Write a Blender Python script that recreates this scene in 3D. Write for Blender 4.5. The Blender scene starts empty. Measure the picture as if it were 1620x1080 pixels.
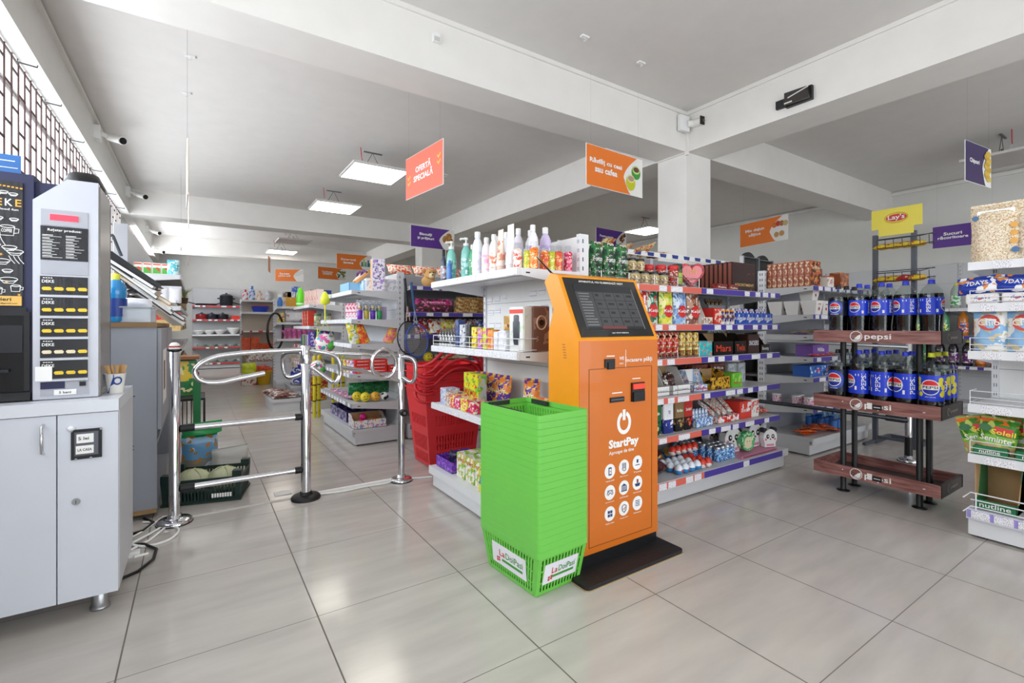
import bpy, bmesh, math, random
from math import sin, cos, pi, radians
from mathutils import Vector, Matrix
random.seed(7)
scene = bpy.context.scene
COL = scene.collection
# ---------------------------------------------------------------- camera
cam_data = bpy.data.cameras.new('camera')
cam = bpy.data.objects.new('camera', cam_data)
COL.objects.link(cam)
cam.location = (0, 0, 1.1)
cam.rotation_euler = (radians(90), 0, radians(-33.4))
cam_data.sensor_width = 36.0
cam_data.lens = 756.0 / 1620.0 * 36.0
cam_data.shift_y = -(540 - 514.5) / 1620.0
cam_data.clip_start = 0.05
scene.camera = cam
# ---------------------------------------------------------------- light
scene.view_settings.view_transform = 'Standard'
scene.view_settings.look = 'None'
scene.view_settings.exposure = -0.06
scene.view_settings.gamma = 1.0
world = bpy.data.worlds.new('sky'); scene.world = world
world.use_nodes = True
wn = world.node_tree.nodes; wn.clear()
bg = wn.new('ShaderNodeBackground'); wo = wn.new('ShaderNodeOutputWorld')
bg.inputs[0].default_value = (0.93, 0.96, 1.0, 1); bg.inputs[1].default_value = 2.6
world.node_tree.links.new(bg.outputs[0], wo.inputs[0])

def area_light(name, loc, rot, sx, sy, power, col=(1, 1, 1)):
    l = bpy.data.lights.new(name, 'AREA'); l.shape = 'RECTANGLE'; l.size = sx; l.size_y = sy
    l.energy = power; l.color = col
    o = bpy.data.objects.new(name, l); COL.objects.link(o); o.location = loc; o.rotation_euler = rot
    return o
# daylight through the strip windows of the left wall and the glazed shop front behind the camera
area_light('daylight_strip_window', (-1.35, 4.5, 1.95), (0, radians(-90), 0), 1.4, 7.6, 205, (0.92, 0.96, 1.0))
area_light('daylight_strip_window', (-1.35, 11.0, 1.95), (0, radians(-90), 0), 1.4, 4.5, 420, (0.95, 0.97, 1.0))
area_light('daylight_shop_front', (2.6, -3.4, 1.5), (radians(90), 0, 0), 7.0, 2.6, 115, (0.90, 0.95, 1.0))

# ---------------------------------------------------------------- materials
def lin(c):
    if isinstance(c, str):
        c = [int(c[i:i + 2], 16) / 255 for i in (0, 2, 4)]
    return tuple([(x / 12.92 if x <= 0.04045 else ((x + 0.055) / 1.055) ** 2.4) for x in c]) + (1,)
_mc = {}
def mat(hexc, rough=0.5, metal=0.0, emit=0.0, trans=0.0, bump=0.0, alpha=1.0, coat=0.0):
    k = (hexc, rough, metal, emit, trans, bump, alpha, coat)
    if k in _mc: return _mc[k]
    m = bpy.data.materials.new('surface'); m.use_nodes = True
    nt = m.node_tree; b = nt.nodes['Principled BSDF']
    b.inputs['Roughness'].default_value = rough
    b.inputs['Metallic'].default_value = metal
    b.inputs['Transmission Weight'].default_value = trans
    b.inputs['Coat Weight'].default_value = coat
    b.inputs['Alpha'].default_value = alpha
    # slight procedural tone variation so that nothing is a dead flat colour
    n = nt.nodes.new('ShaderNodeTexNoise'); n.inputs['Scale'].default_value = 6
    n.inputs['Detail'].default_value = 3
    tc = nt.nodes.new('ShaderNodeTexCoord'); nt.links.new(tc.outputs['Object'], n.inputs['Vector'])
    mx = nt.nodes.new('ShaderNodeMix'); mx.data_type = 'RGBA'
    c = lin(hexc)
    mx.inputs[6].default_value = tuple(x * 0.95 for x in c[:3]) + (1,)
    mx.inputs[7].default_value = tuple(min(1, x * 1.05) for x in c[:3]) + (1,)
    nt.links.new(n.outputs['Fac'], mx.inputs[0]); nt.links.new(mx.outputs[2], b.inputs['Base Color'])
    if emit > 0:
        b.inputs['Emission Color'].default_value = c; b.inputs['Emission Strength'].default_value = emit
    if bump > 0:
        n2 = nt.nodes.new('ShaderNodeTexNoise'); n2.inputs['Scale'].default_value = 40; n2.inputs['Detail'].default_value = 4
        nt.links.new(tc.outputs['Object'], n2.inputs['Vector'])
        bp = nt.nodes.new('ShaderNodeBump'); bp.inputs['Strength'].default_value = bump; bp.inputs['Distance'].default_value = 0.01
        nt.links.new(n2.outputs['Fac'], bp.inputs['Height']); nt.links.new(bp.outputs[0], b.inputs['Normal'])
    _mc[k] = m
    return m

def pack(base, spots, third=None, bands=(), scale=9.0, amount=0.5, rough=0.35, kind='blob', seed=0):
    """printed packaging: colour bands up the pack, printed shapes over them"""
    scale *= 1.7
    k = ('pack', base, spots, third, tuple(bands), scale, amount, rough, kind, seed)
    if k in _mc: return _mc[k]
    m = bpy.data.materials.new('print'); m.use_nodes = True
    nt = m.node_tree; L = nt.links; b = nt.nodes['Principled BSDF']
    b.inputs['Roughness'].default_value = rough
    tc = nt.nodes.new('ShaderNodeTexCoord')
    sep = nt.nodes.new('ShaderNodeSeparateXYZ'); L.new(tc.outputs['Generated'], sep.inputs[0])
    cr = nt.nodes.new('ShaderNodeValToRGB'); cr.color_ramp.interpolation = 'CONSTANT'
    L.new(sep.outputs['Z'], cr.inputs[0])
    el = cr.color_ramp.elements
    el[0].position = 0; el[0].color = lin(base)
    while len(el) > 1 and False: pass
    el.remove(el[1])
    for p, c in bands:
        e = el.new(p); e.color = lin(c)
    mp = nt.nodes.new('ShaderNodeMapping'); mp.inputs['Location'].default_value = (seed * 3.1, seed * 1.7, seed * 2.3)
    L.new(tc.outputs['Object'], mp.inputs[0])
    if kind == 'blob':
        v = nt.nodes.new('ShaderNodeTexNoise'); v.inputs['Scale'].default_value = scale; v.inputs['Detail'].default_value = 4
        L.new(mp.outputs[0], v.inputs['Vector']); fac = v.outputs['Fac']; thr = 0.62 - 0.2 * amount
        v2o = None
    else:
        v = nt.nodes.new('ShaderNodeTexVoronoi'); v.inputs['Scale'].default_value = scale
        L.new(mp.outputs[0], v.inputs['Vector']); fac = v.outputs['Distance']; thr = 0.75 - 0.4 * amount
    g = nt.nodes.new('ShaderNodeMath'); g.operation = 'GREATER_THAN'; g.inputs[1].default_value = thr
    L.new(fac, g.inputs[0])
    mx = nt.nodes.new('ShaderNodeMix'); mx.data_type = 'RGBA'
    L.new(g.outputs[0], mx.inputs[0]); L.new(cr.outputs[0], mx.inputs[6]); mx.inputs[7].default_value = lin(spots)
    out = mx.outputs[2]
    if third:
        w = nt.nodes.new('ShaderNodeTexNoise'); w.inputs['Scale'].default_value = scale * 1.9; w.inputs['Detail'].default_value = 1
        mp2 = nt.nodes.new('ShaderNodeMapping'); mp2.inputs['Location'].default_value = (5 + seed, 2, 9)
        L.new(tc.outputs['Object'], mp2.inputs[0]); L.new(mp2.outputs[0], w.inputs['Vector'])
        g2 = nt.nodes.new('ShaderNodeMath'); g2.operation = 'GREATER_THAN'; g2.inputs[1].default_value = 0.6
        L.new(w.outputs['Fac'], g2.inputs[0])
        m2 = nt.nodes.new('ShaderNodeMix'); m2.data_type = 'RGBA'
        L.new(g2.outputs[0], m2.inputs[0]); L.new(out, m2.inputs[6]); m2.inputs[7].default_value = lin(third)
        out = m2.outputs[2]
    L.new(out, b.inputs['Base Color'])
    _mc[k] = m
    return m

def clear(hexc, rough=0.05, ior=1.3):
    k = ('clear', hexc, rough)
    if k in _mc: return _mc[k]
    m = bpy.data.materials.new('clear_plastic'); m.use_nodes = True
    nt = m.node_tree; nt.nodes.clear()
    o = nt.nodes.new('ShaderNodeOutputMaterial'); t = nt.nodes.new('ShaderNodeBsdfTransparent')
    g = nt.nodes.new('ShaderNodeBsdfGlossy'); g.inputs['Roughness'].default_value = rough
    t.inputs[0].default_value = lin(hexc)
    f = nt.nodes.new('ShaderNodeFresnel'); f.inputs[0].default_value = ior
    mx = nt.nodes.new('ShaderNodeMixShader')
    ad = nt.nodes.new('ShaderNodeMath'); ad.operation = 'ADD'; ad.inputs[1].default_value = 0.025
    # only the outer side of a thin clear sheet reflects
    ge = nt.nodes.new('ShaderNodeNewGeometry'); iv = nt.nodes.new('ShaderNodeMath'); iv.operation = 'SUBTRACT'; iv.inputs[0].default_value = 1.0
    nt.links.new(ge.outputs['Backfacing'], iv.inputs[1])
    ml = nt.nodes.new('ShaderNodeMath'); ml.operation = 'MULTIPLY'
    nt.links.new(f.outputs[0], ad.inputs[0]); nt.links.new(ad.outputs[0], ml.inputs[0]); nt.links.new(iv.outputs[0], ml.inputs[1]); nt.links.new(ml.outputs[0], mx.inputs[0])
    nt.links.new(t.outputs[0], mx.inputs[1]); nt.links.new(g.outputs[0], mx.inputs[2]); nt.links.new(mx.outputs[0], o.inputs[0])
    _mc[k] = m
    return m

WHITE = mat('ECECEA', 0.6)
SHELF = mat('C9C9CB', 0.4, 0.0)
SHELFW = mat('E4E5E8', 0.35)
SHELFD = mat('9A9BA0', 0.45)
DARK = mat('16171A', 0.5)
BLACK = mat('0B0B0D', 0.4)
CHROME = mat('D6D6DA', 0.08, 1.0)
STEEL = mat('A8A9AC', 0.3, 0.9)
PURPLE = mat('4B3A9A', 0.45)
REDS = mat('DD6A58', 0.45)
REDD = mat('C8323C', 0.45)
PAPER = mat('F4F3F0', 0.7)
KRAFT = mat('B79468', 0.8)
GREYPRINT = mat('8A8A8C', 0.7)

# ---------------------------------------------------------------- mesh builder
class MB:
    def __init__(s, m=None):
        s.v = []; s.f = []; s.mi = []; s.mats = []; s.sm = []; s.cur = 0; s.smooth = False
        if m is not None: s.use(m)
    def use(s, m):
        if m not in s.mats: s.mats.append(m)
        s.cur = s.mats.index(m); return s
    def face(s, idx):
        s.f.append(tuple(idx)); s.mi.append(s.cur); s.sm.append(s.smooth)
    def add(s, vs, fs):
        o = len(s.v); s.v += [tuple(p) for p in vs]
        for f in fs: s.face([i + o for i in f])
        return o
    def hexa(s, p):
        s.add(p, [(0, 3, 2, 1), (4, 5, 6, 7), (0, 1, 5, 4), (1, 2, 6, 5), (2, 3, 7, 6), (3, 0, 4, 7)]); return s
    def box(s, x0, x1, y0, y1, z0, z1):
        if x0 > x1: x0, x1 = x1, x0
        if y0 > y1: y0, y1 = y1, y0
        if z0 > z1: z0, z1 = z1, z0
        return s.hexa([(x0, y0, z0), (x1, y0, z0), (x1, y1, z0), (x0, y1, z0), (x0, y0, z1), (x1, y0, z1), (x1, y1, z1), (x0, y1, z1)])
    def rbox(s, x0, x1, y0, y1, z0, z1, r=0.01, n=3):
        """box with rounded vertical edges"""
        pts = []
        for cx, cy, a0 in ((x1 - r, y1 - r, 0), (x0 + r, y1 - r, 90), (x0 + r, y0 + r, 180), (x1 - r, y0 + r, 270)):
            for i in range(n + 1):
                a = radians(a0 + 90 * i / n); pts.append((cx + r * cos(a), cy + r * sin(a)))
        return s.prism(pts, z0, z1)
    def prism(s, pts, z0, z1, axis='z'):
        n = len(pts)
        def P(p, t):
            if axis == 'z': return (p[0], p[1], t)
            if axis == 'y': return (p[0], t, p[1])
            return (t, p[0], p[1])
        vs = [P(p, z0) for p in pts] + [P(p, z1) for p in pts]
        s.add(vs, [tuple(range(n))[::-1], tuple(range(n, 2 * n))] + [(i, (i + 1) % n, n + (i + 1) % n, n + i) for i in range(n)])
        return s
    def poly(s, pts):
        s.add(pts, [tuple(range(len(pts)))]); return s
    def ring(s, loops, cap0=True, cap1=True, closed=True):
        n = len(loops[0]); o = len(s.v)
        for l in loops: s.v += [tuple(p) for p in l]
        for k in range(len(loops) - 1):
            for i in range(n if closed else n - 1):
                j = (i + 1) % n
                s.face([o + k * n + i, o + k * n + j, o + (k + 1) * n + j, o + (k + 1) * n + i])
        sm = s.smooth; s.smooth = False
        if cap0: s.add(loops[0], [tuple(range(n))[::-1]])
        if cap1: s.add(loops[-1], [tuple(range(n))])
        s.smooth = sm
        return s
    def lathe(s, prof, c=(0, 0, 0), n=20, sx=1, sy=1, cap0=True, cap1=True):
        sm = s.smooth; s.smooth = True
        s.ring([[(c[0] + r * sx * cos(2 * pi * i / n), c[1] + r * sy * sin(2 * pi * i / n), c[2] + z) for i in range(n)] for r, z in prof], cap0, cap1)
        s.smooth = sm; return s
    def cyl(s, p, q, r, n=10, r2=None):
        return s.tube([p, q], r, n, r2=r2)
    def tube(s, pts, r, n=8, closed=False, r2=None, caps=True):
        sm = s.smooth; s.smooth = True
        P = [Vector(p) for p in pts]; loops = []
        if len(P) >= 7 and not closed and n >= 5:      # round the bends
            Q = []
            for i in range(len(P) - 1):
                a, b, c, d = P[max(i - 1, 0)], P[i], P[i + 1], P[min(i + 2, len(P) - 1)]
                for k in range(4):
                    f = k / 4; Q.append(0.5 * ((2 * b) + (c - a) * f + (2 * a - 5 * b + 4 * c - d) * f * f + (3 * b - a - 3 * c + d) * f ** 3))
            P = Q + [P[-1]]
        N = len(P); up = None
        for i, p in enumerate(P):
            if closed: d = (P[(i + 1) % N] - P[i - 1])
            else: d = (P[min(i + 1, N - 1)] - P[max(i - 1, 0)])
            d.normalize()
            if up is None:
                up = Vector((0, 0, 1)) if abs(d.z) < 0.9 else Vector((1, 0, 0))
            a = d.cross(up)
            if a.length < 1e-4: a = d.cross(Vector((0, 1, 0.3)))
            a.normalize(); b = a.cross(d).normalized(); up = b
            rr = r if r2 is None else r + (r2 - r) * i / max(1, N - 1)
            loops.append([p + a * rr * cos(2 * pi * k / n) + b * rr * sin(2 * pi * k / n) for k in range(n)])
        if closed:
            loops.append(loops[0]); s.ring(loops, False, False)
        else: s.ring(loops, caps, caps)
        s.smooth = sm; return s
    def sphere(s, c, r, n=12, m=8, sx=1, sy=1, sz=1):
        prof = [(max(1e-4, r * sin(pi * k / m)), -r * cos(pi * k / m) * sz) for k in range(m + 1)]
        return s.lathe(prof, c, n, sx, sy)
    def disc(s, c, r, axis='y', n=20, sx=1, sz=1, a0=0, a1=360):
        pts = []
        full = abs(a1 - a0) >= 360
        for i in range(n if full else n + 1):
            a = radians(a0 + (a1 - a0) * i / n); u, w = r * sx * cos(a), r * sz * sin(a)
            pts.append((c[0] + u, c[1], c[2] + w) if axis == 'y' else ((c[0] + u, c[1] + w, c[2]) if axis == 'z' else (c[0], c[1] + u, c[2] + w)))
        return s.poly(pts)
    def slab(s, pts, y, t=0.0015):
        """outline in x,z standing at y, facing -y, thickness t towards +y"""
        s.prism([(p[0], p[1]) for p in pts], y, y + t, 'y'); return s
    def text(s, txt, x, z, y=0.0, size=0.05, width=None, height=None, align='C', rot=0.0, thick=0.0008, shear=0, bold=0.014):
        """lettering on a plane facing -y, x to the right, z up; width fits it"""
        me = text_mesh(txt, shear, bold)
        if me is None: return s
        vs, fs = me
        xs = [v[0] for v in vs]; zs = [v[1] for v in vs]
        x0, x1, z0, z1 = min(xs), max(xs), min(zs), max(zs)
        k = size
        kx = width / (x1 - x0) if width else k
        kz = (height / (z1 - z0)) if height else (kx if width and not size else (kx if width else k))
        if not width and height: kx = kz
        out = []
        ca, sa = cos(rot), sin(rot)
        for vx, vz in vs:
            u = (vx - ((x0 + x1) / 2 if align == 'C' else x0)) * kx; w = (vz - (z0 + z1) / 2) * kz
            out.append((x + u * ca - w * sa, y - thick, z + u * sa + w * ca))
        s.add(out, fs); return s
    def xform(s, M, i0=0):
        for i in range(i0, len(s.v)):
            s.v[i] = tuple(M @ Vector(s.v[i]))
        return s
    def wrap(s, R, i0=0, cy=0.0):
        """wrap the -y facing plane (vertices from i0) round a vertical cylinder of radius R"""
        for i in range(i0, len(s.v)):
            x, y, z = s.v[i]; a = x / R; rr = R - y
            s.v[i] = (rr * sin(a), cy - rr * cos(a), z)
        return s
    def mesh(s, name='part'):
        me = bpy.data.meshes.new(name); me.from_pydata(s.v, [], s.f)
        for m in s.mats: me.materials.append(m)
        me.polygons.foreach_set('material_index', s.mi)
        me.polygons.foreach_set('use_smooth', s.sm)
        me.update(); me.validate()
        return me

_tc = {}
def text_mesh(txt, shear=0, bold=0.014):
    k = (txt, shear, bold)
    if k in _tc: return _tc[k]
    cu = bpy.data.curves.new('t', 'FONT'); cu.body = txt; cu.resolution_u = 2; cu.size = 1.0; cu.shear = shear; cu.offset = bold
    ob = bpy.data.objects.new('t', cu)
    me = bpy.data.meshes.new_from_object(ob)
    vs = [(v.co.x, v.co.y) for v in me.vertices]; fs = [tuple(p.vertices) for p in me.polygons]
    bpy.data.meshes.remove(me); bpy.data.objects.remove(ob); bpy.data.curves.remove(cu)
    _tc[k] = (vs, fs) if vs else None
    return _tc[k]

def patch(mb, c, rects, t):
    """c: four corners (s0t0, s1t0, s1t1, s0t1); rects in s,t; t thickness inward (left-hand normal)"""
    A, B, Cc, D = [Vector(p) for p in c]
    n = (B - A).cross(D - A).normalized() * -t
    def P(u, w): return A * (1 - u) * (1 - w) + B * u * (1 - w) + Cc * u * w + D * (1 - u) * w
    for u0, u1, w0, w1 in rects:
        q = [P(u0, w0), P(u1, w0), P(u1, w1), P(u0, w1)]
        mb.hexa([tuple(p) for p in q] + [tuple(p + n) for p in q])
def slots(n, t0, t1, fill=0.5, s0=0.06, s1=0.94):
    """rects of a slotted band: bars between slots from t0 to t1, plain sides"""
    out = [(0, s0, t0, t1), (s1, 1, t0, t1)]
    w = (s1 - s0) / n
    for i in range(n + 1):
        c = s0 + i * w
        out.append((max(s0, c - w * (1 - fill) / 2), min(s1, c + w * (1 - fill) / 2), t0, t1))
    return out

# ---------------------------------------------------------------- things
class T:
    """a kind of thing: parts are (name, mesh, parent index, label)"""
    def __init__(s, name, cat): s.name = name; s.cat = cat; s.parts = []
    def part(s, name, mb, parent=None, label=None, loc=(0, 0, 0)):
        s.parts.append((name, mb.mesh(name), parent, label, loc)); return len(s.parts) - 1
    def put(s, loc, rz=0, label='', group=None, sc=None, rot=None):
        if len(s.parts) == 1: r = bpy.data.objects.new(s.name, s.parts[0][1])
        else: r = bpy.data.objects.new(s.name, None); r.empty_display_size = 0.05
        COL.objects.link(r); r.location = loc
        r.rotation_euler = rot if rot else (0, 0, rz)
        if sc: r.scale = sc if isinstance(sc, tuple) else (sc, sc, sc)
        r['label'] = label; r['category'] = s.cat
        if group: r['group'] = group
        if len(s.parts) > 1:
            made = []
            for n, me, par, lb, lc in s.parts:
                o = bpy.data.objects.new(n, me); COL.objects.link(o)
                o.parent = r if par is None else made[par]; o.location = lc
                if lb: o['label'] = lb
                made.append(o)
        return r
def single(name, cat, mb): t = T(name, cat); t.part(name, mb); return t
def struct(name, mb, **kw):
    o = bpy.data.objects.new(name, mb.mesh(name)); COL.objects.link(o); o['kind'] = 'structure'
    return o
ORD = ['first', 'second', 'third', 'fourth', 'fifth', 'sixth', 'seventh', 'eighth', 'ninth', 'tenth', 'eleventh', 'twelfth', 'thirteenth', 'fourteenth', 'fifteenth']
def nth(i, n, end='left'):
    if n == 1: return ''
    if i == 0: return ('leftmost' if end == 'left' else 'nearest' if end == 'near' else 'top')
    if i == n - 1: return ('rightmost' if end == 'left' else 'farthest' if end == 'near' else 'bottom')
    return ORD[i] + ' from ' + ('left' if end == 'left' else 'the front' if end == 'near' else 'top')
def row(t, n, p0, p1, rz, desc, group, jit=0.0, sc=None, rzj=0.05, end='left'):
    """n copies spread evenly from p0 to p1 (leftmost first)"""
    for i in range(n):
        f = i / (n - 1) if n > 1 else 0
        loc = tuple(p0[k] + (p1[k] - p0[k]) * f for k in range(3))
        a = rz + random.uniform(-rzj, rzj)
        w = nth(i, n, end)
        t.put((loc[0] + random.uniform(-jit, jit), loc[1] + random.uniform(-jit, jit), loc[2]), a,
              desc + (', ' + w if w else ''), group if n > 1 else None, sc)
# ================================================================ the setting
def floor_mat():
    m = bpy.data.materials.new('floor_tiles'); m.use_nodes = True
    nt = m.node_tree; L = nt.links; b = nt.nodes['Principled BSDF']
    tc = nt.nodes.new('ShaderNodeTexCoord'); sep = nt.nodes.new('ShaderNodeSeparateXYZ'); L.new(tc.outputs['Object'], sep.inputs[0])
    def M(op, a, bb=None):
        n = nt.nodes.new('ShaderNodeMath'); n.operation = op
        for i, x in enumerate((a, bb)):
            if x is None: continue
            if isinstance(x, (int, float)): n.inputs[i].default_value = x
            else: L.new(x, n.inputs[i])
        return n.outputs[0]
    def line(src, off, pitch, w):
        d = M('DIVIDE', M('ADD', src, -off + 100 * pitch), pitch)
        f = M('FRACT', d); f2 = M('SUBTRACT', 1.0, f)
        return M('LESS_THAN', M('MINIMUM', f, f2), w / pitch), M('FLOOR', M('ADD', d, 0.0))
    lx, ix = line(sep.outputs[0], -0.211, 0.593, 0.0026)
    ly, iy = line(sep.outputs[1], 1.914, 0.604, 0.0016)
    g = M('MAXIMUM', lx, ly)
    n = nt.nodes.new('ShaderNodeTexNoise'); n.inputs['Scale'].default_value = 2.2; n.inputs['Detail'].default_value = 6
    mp = nt.nodes.new('ShaderNodeMapping'); mp.inputs['Scale'].default_value = (1, 5, 1); mp.inputs['Rotation'].default_value = (0, 0, 0.5)
    L.new(tc.outputs['Object'], mp.inputs[0]); L.new(mp.outputs[0], n.inputs['Vector'])
    cr = nt.nodes.new('ShaderNodeValToRGB')
    cr.color_ramp.elements[0].position = 0.3; cr.color_ramp.elements[0].color = lin('BBB5AF')
    cr.color_ramp.elements[1].position = 0.7; cr.color_ramp.elements[1].color = lin('CAC4BD')
    L.new(n.outputs['Fac'], cr.inputs[0])
    mx = nt.nodes.new('ShaderNodeMix'); mx.data_type = 'RGBA'
    L.new(g, mx.inputs[0]); L.new(cr.outputs[0], mx.inputs[6]); mx.inputs[7].default_value = lin('6E6760')
    L.new(mx.outputs[2], b.inputs['Base Color'])
    b.inputs['Roughness'].default_value = 0.16
    r = M('ADD', M('MULTIPLY', g, 0.5), 0.15); L.new(r, b.inputs['Roughness'])
    b.inputs['IOR'].default_value = 1.5
    return m
CEIL = mat('DEDBD7', 0.8); WALL = mat('DAD9D4', 0.8); BEAM = mat('E6E3DE', 0.75); WALLB = mat('E2E1DD', 0.8)
ZC, ZB = 3.0, 2.65
struct('floor', MB(floor_mat()).box(-1.2, 8.4, -3.2, 15.2, -0.05, 0))
struct('ceiling', MB(CEIL).box(-1.2, 8.4, -3.2, 15.2, ZC, ZC + 0.1))
struct('wall_back', MB(WALLB).box(-1.2, 8.4, 14.9, 15.1, 0, ZC))
struct('wall_right', MB(WALL).box(8.3, 8.5, -3.2, 15.2, 0, ZC))
w = MB(WALL); w.box(-1.15, -0.9, -3.2, 15.0, 0, 1.22); w.box(-1.15, -0.88, 8.45, 9.5, 1.22, ZB); w.box(-1.15, -0.88, 13.2, 15.0, 1.22, ZB)
w.box(-1.15, -0.88, -3.2, -2.6, 1.22, ZB); w.box(-1.15, -0.78, -3.2, 15, ZB, ZC)
struct('wall_left', w)
w = MB(WALL); w.box(-1.2, -0.8, -3.2, -3.0, 0, ZC); w.box(6.2, 8.4, -3.2, -3.0, 0, ZC); w.box(-0.8, 6.2, -3.2, -3.0, 2.7, ZC)
struct('wall_front', w)
# ceiling beams and pillars
struct('trim_1', MB(BEAM).box(-0.78, 8.3, 2.71, 3.03, ZB, ZC))
struct('trim_2', MB(BEAM).box(-0.78, 8.3, 8.45, 8.8, ZB, ZC))
struct('trim_3', MB(BEAM).box(-0.78, 8.3, 12.4, 12.7, ZB, ZC))
b = MB(BEAM); b.box(3.66, 4.02, -3.0, 2.71, ZB, ZC); b.box(3.66, 4.02, 3.03, 8.45, ZB, ZC); b.box(3.66, 4.02, 8.8, 12.4, ZB, ZC)
struct('trim_4', b)
struct('trim_5', MB(BEAM).box(3.66, 4.01, 2.71, 3.03, 0, ZB))
struct('trim_6', MB(BEAM).box(3.55, 4.05, 8.47, 8.8, 0, ZB))
# coving and conduit along the beams
c = MB(BEAM)
for y0, y1 in ((-3, 2.71), (3.03, 8.45), (8.8, 12.4)): c.box(-0.78, -0.755, y0, y1, ZC - 0.045, ZC - 0.02)
struct('trim_7', c)
c = MB(BEAM); c.box(-0.78, 3.645, 2.695, 2.71, ZC - 0.03, ZC); c.box(3.645, 3.66, -3, 2.695, ZC - 0.03, ZC)
c.box(3.64, 3.665, 2.69, 2.715, 2.62, 2.9); c.box(3.645, 3.66, 2.71, 3.04, 2.64, 2.655)
struct('trim_8', c)
struct('trim_9', MB(BEAM).box(8.27, 8.3, -3, 15, ZC - 0.06, ZC - 0.02))
bb = MB(mat('8F8C88', 0.5)); bb.box(8.285, 8.3, -3, 14.9, 0, 0.08); struct('baseboard_right', bb)
# strip windows with their outer steel grilles
FRAME = mat('D9D6DC', 0.4); RUST = mat('4A2C2A', 0.6); GLASS = clear('F6F7F8', 0.02, 1.04)
def strip_window(name, y0, y1, lab):
    fr = MB(FRAME); fr.box(-1.06, -1.02, y0, y1, 1.22, 1.26); fr.box(-1.06, -1.02, y0, y1, 2.62, 2.65)
    y = y0
    while y < y1 + 0.01: fr.box(-1.06, -1.02, y - 0.015, y + 0.015, 1.27, 2.62); y += 1.24
    o = struct(name, fr)
    g = bpy.data.objects.new('window_pane', MB(GLASS).box(-1.035, -1.03, y0, y1, 1.27, 2.6).mesh('window_pane')); COL.objects.link(g); g.parent = o
    br = MB(RUST); y = y0 + 0.06; k = 0
    while y < y1:
        br.box(-0.883, -0.877, y - 0.0065, y + 0.0065, 1.22, 2.65)
        z = 1.36 + (k % 2) * 0.11
        while z < 2.62:
            br.box(-0.882, -0.878, y, y + 0.125, z - 0.008, z + 0.008); z += 0.22
        y += 0.125; k += 1
    br.box(-0.884, -0.876, y0, y1, 2.63, 2.64)
    g = bpy.data.objects.new('window_grille', br.mesh('window_grille')); COL.objects.link(g); g.parent = o
    g['label'] = 'rust brown steel grille with staggered rungs'
strip_window('window_1', -2.6, 8.45, '')
strip_window('window_2', 9.5, 13.2, '')
fr = MB(mat('B9BCC0', 0.35, 0.5))
for x in (-0.8, 0.6, 2.0, 3.4, 4.8, 6.12): fr.box(x, x + 0.08, -3.16, -3.08, 0, 2.7)
fr.box(-0.8, 6.2, -3.16, -3.08, 2.62, 2.7); fr.box(-0.8, 6.2, -3.16, -3.08, 0, 0.08)
o = struct('window_3', fr)
g = bpy.data.objects.new('window_pane', MB(GLASS).box(-0.75, 6.15, -3.13, -3.12, 0.08, 2.62).mesh('window_pane')); COL.objects.link(g); g.parent = o
# hooks in the window soffit
for i, y in enumerate((2.1, 3.9, 4.5, 5.3, 6.2, 7.2, 8.0)):
    h = MB(DARK); h.tube([(-0.87, y, 2.648), (-0.87, y, 2.63), (-0.79, y + 0.02, 2.63), (-0.79, y + 0.02, 2.642)], 0.004, 5)
    t = single('ceiling_hook', 'hook', h)
    t.put((0, 0, 0), 0, 'dark wire hook in the bright soffit over the barred window, ' + nth(i, 7, 'near'), 'hooks over the barred window')

# ================================================================ hanging things
LEDW = mat('FFF7EA', 0.5, emit=9.0); LEDOFF = mat('B9B2AE', 0.4); WIRE = mat('6A6262', 0.5)
def led(lit, rz=0):
    t = T('ceiling_light_panel', 'ceiling light')
    f = MB(mat('CFCBC8', 0.4))
    f.box(-0.3, 0.3, -0.3, -0.285, 0, 0.025); f.box(-0.3, 0.3, 0.285, 0.3, 0, 0.025); f.box(-0.3, -0.285, -0.285, 0.285, 0, 0.025); f.box(0.285, 0.3, -0.285, 0.285, 0, 0.025)
    f.box(-0.285, 0.285, -0.285, 0.285, 0.012, 0.025)
    t.part('frame', f)
    t.part('diffuser', MB(LEDW if lit else LEDOFF).box(-0.285, 0.285, -0.285, 0.285, 0.002, 0.012))
    w = MB(WIRE); w.tube([(-0.12, 0.05, 0.025), (0.0, 0.05, 0.25)], 0.0035, 5); w.tube([(0.12, 0.05, 0.025), (0.0, 0.05, 0.25)], 0.0035, 5)
    w.tube([(0.0, 0.05, 0.025), (0.03, 0.05, 0.08), (0.0, 0.05, 0.11), (0, 0.05, 0.12)], 0.008, 6)
    w.box(-0.1, 0.1, 0.03, 0.05, 0.24, 0.25)
    t.part('hanger', w)
    r = MB(mat('C04048', 0.5)); r.tube([(-0.16, -0.05, 0.25), (-0.15, -0.05, 0.14), (-0.14, -0.05, 0.11)], 0.005, 5)
    t.part('cable', r)
    w = MB(PAPER); w.tube([(-0.14, -0.05, 0.12), (-0.1, -0.02, 0.05), (0.0, 0.0, 0.09), (0.06, 0.02, 0.026)], 0.004, 5)
    t.part('power_cord', w)
    return t
L1 = led(True); L0 = led(False)
L1.put((1.62, 5.2, 2.75), 0, 'lit square light panel hanging on wires, nearest the camera', 'lit light panels')
L1.put((1.62, 7.0, 2.75), 0, 'lit square light panel hanging on wires, second from the camera', 'lit light panels')
L1.put((1.60, 11.9, 2.75), 0, 'lit square light panel hanging on wires, smallest and farthest back', 'lit light panels')
L1.put((6.6, 5.7, 2.75), 0, 'lit light panel in the right hand bay, partly hidden by the pillar', 'lit light panels')
L1.put((5.9, -0.7, 2.75), 0, 'lit fill panel added out of view right of the camera', 'lit light panels')  # added fill lamp, brightens the front of the right bay
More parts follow.
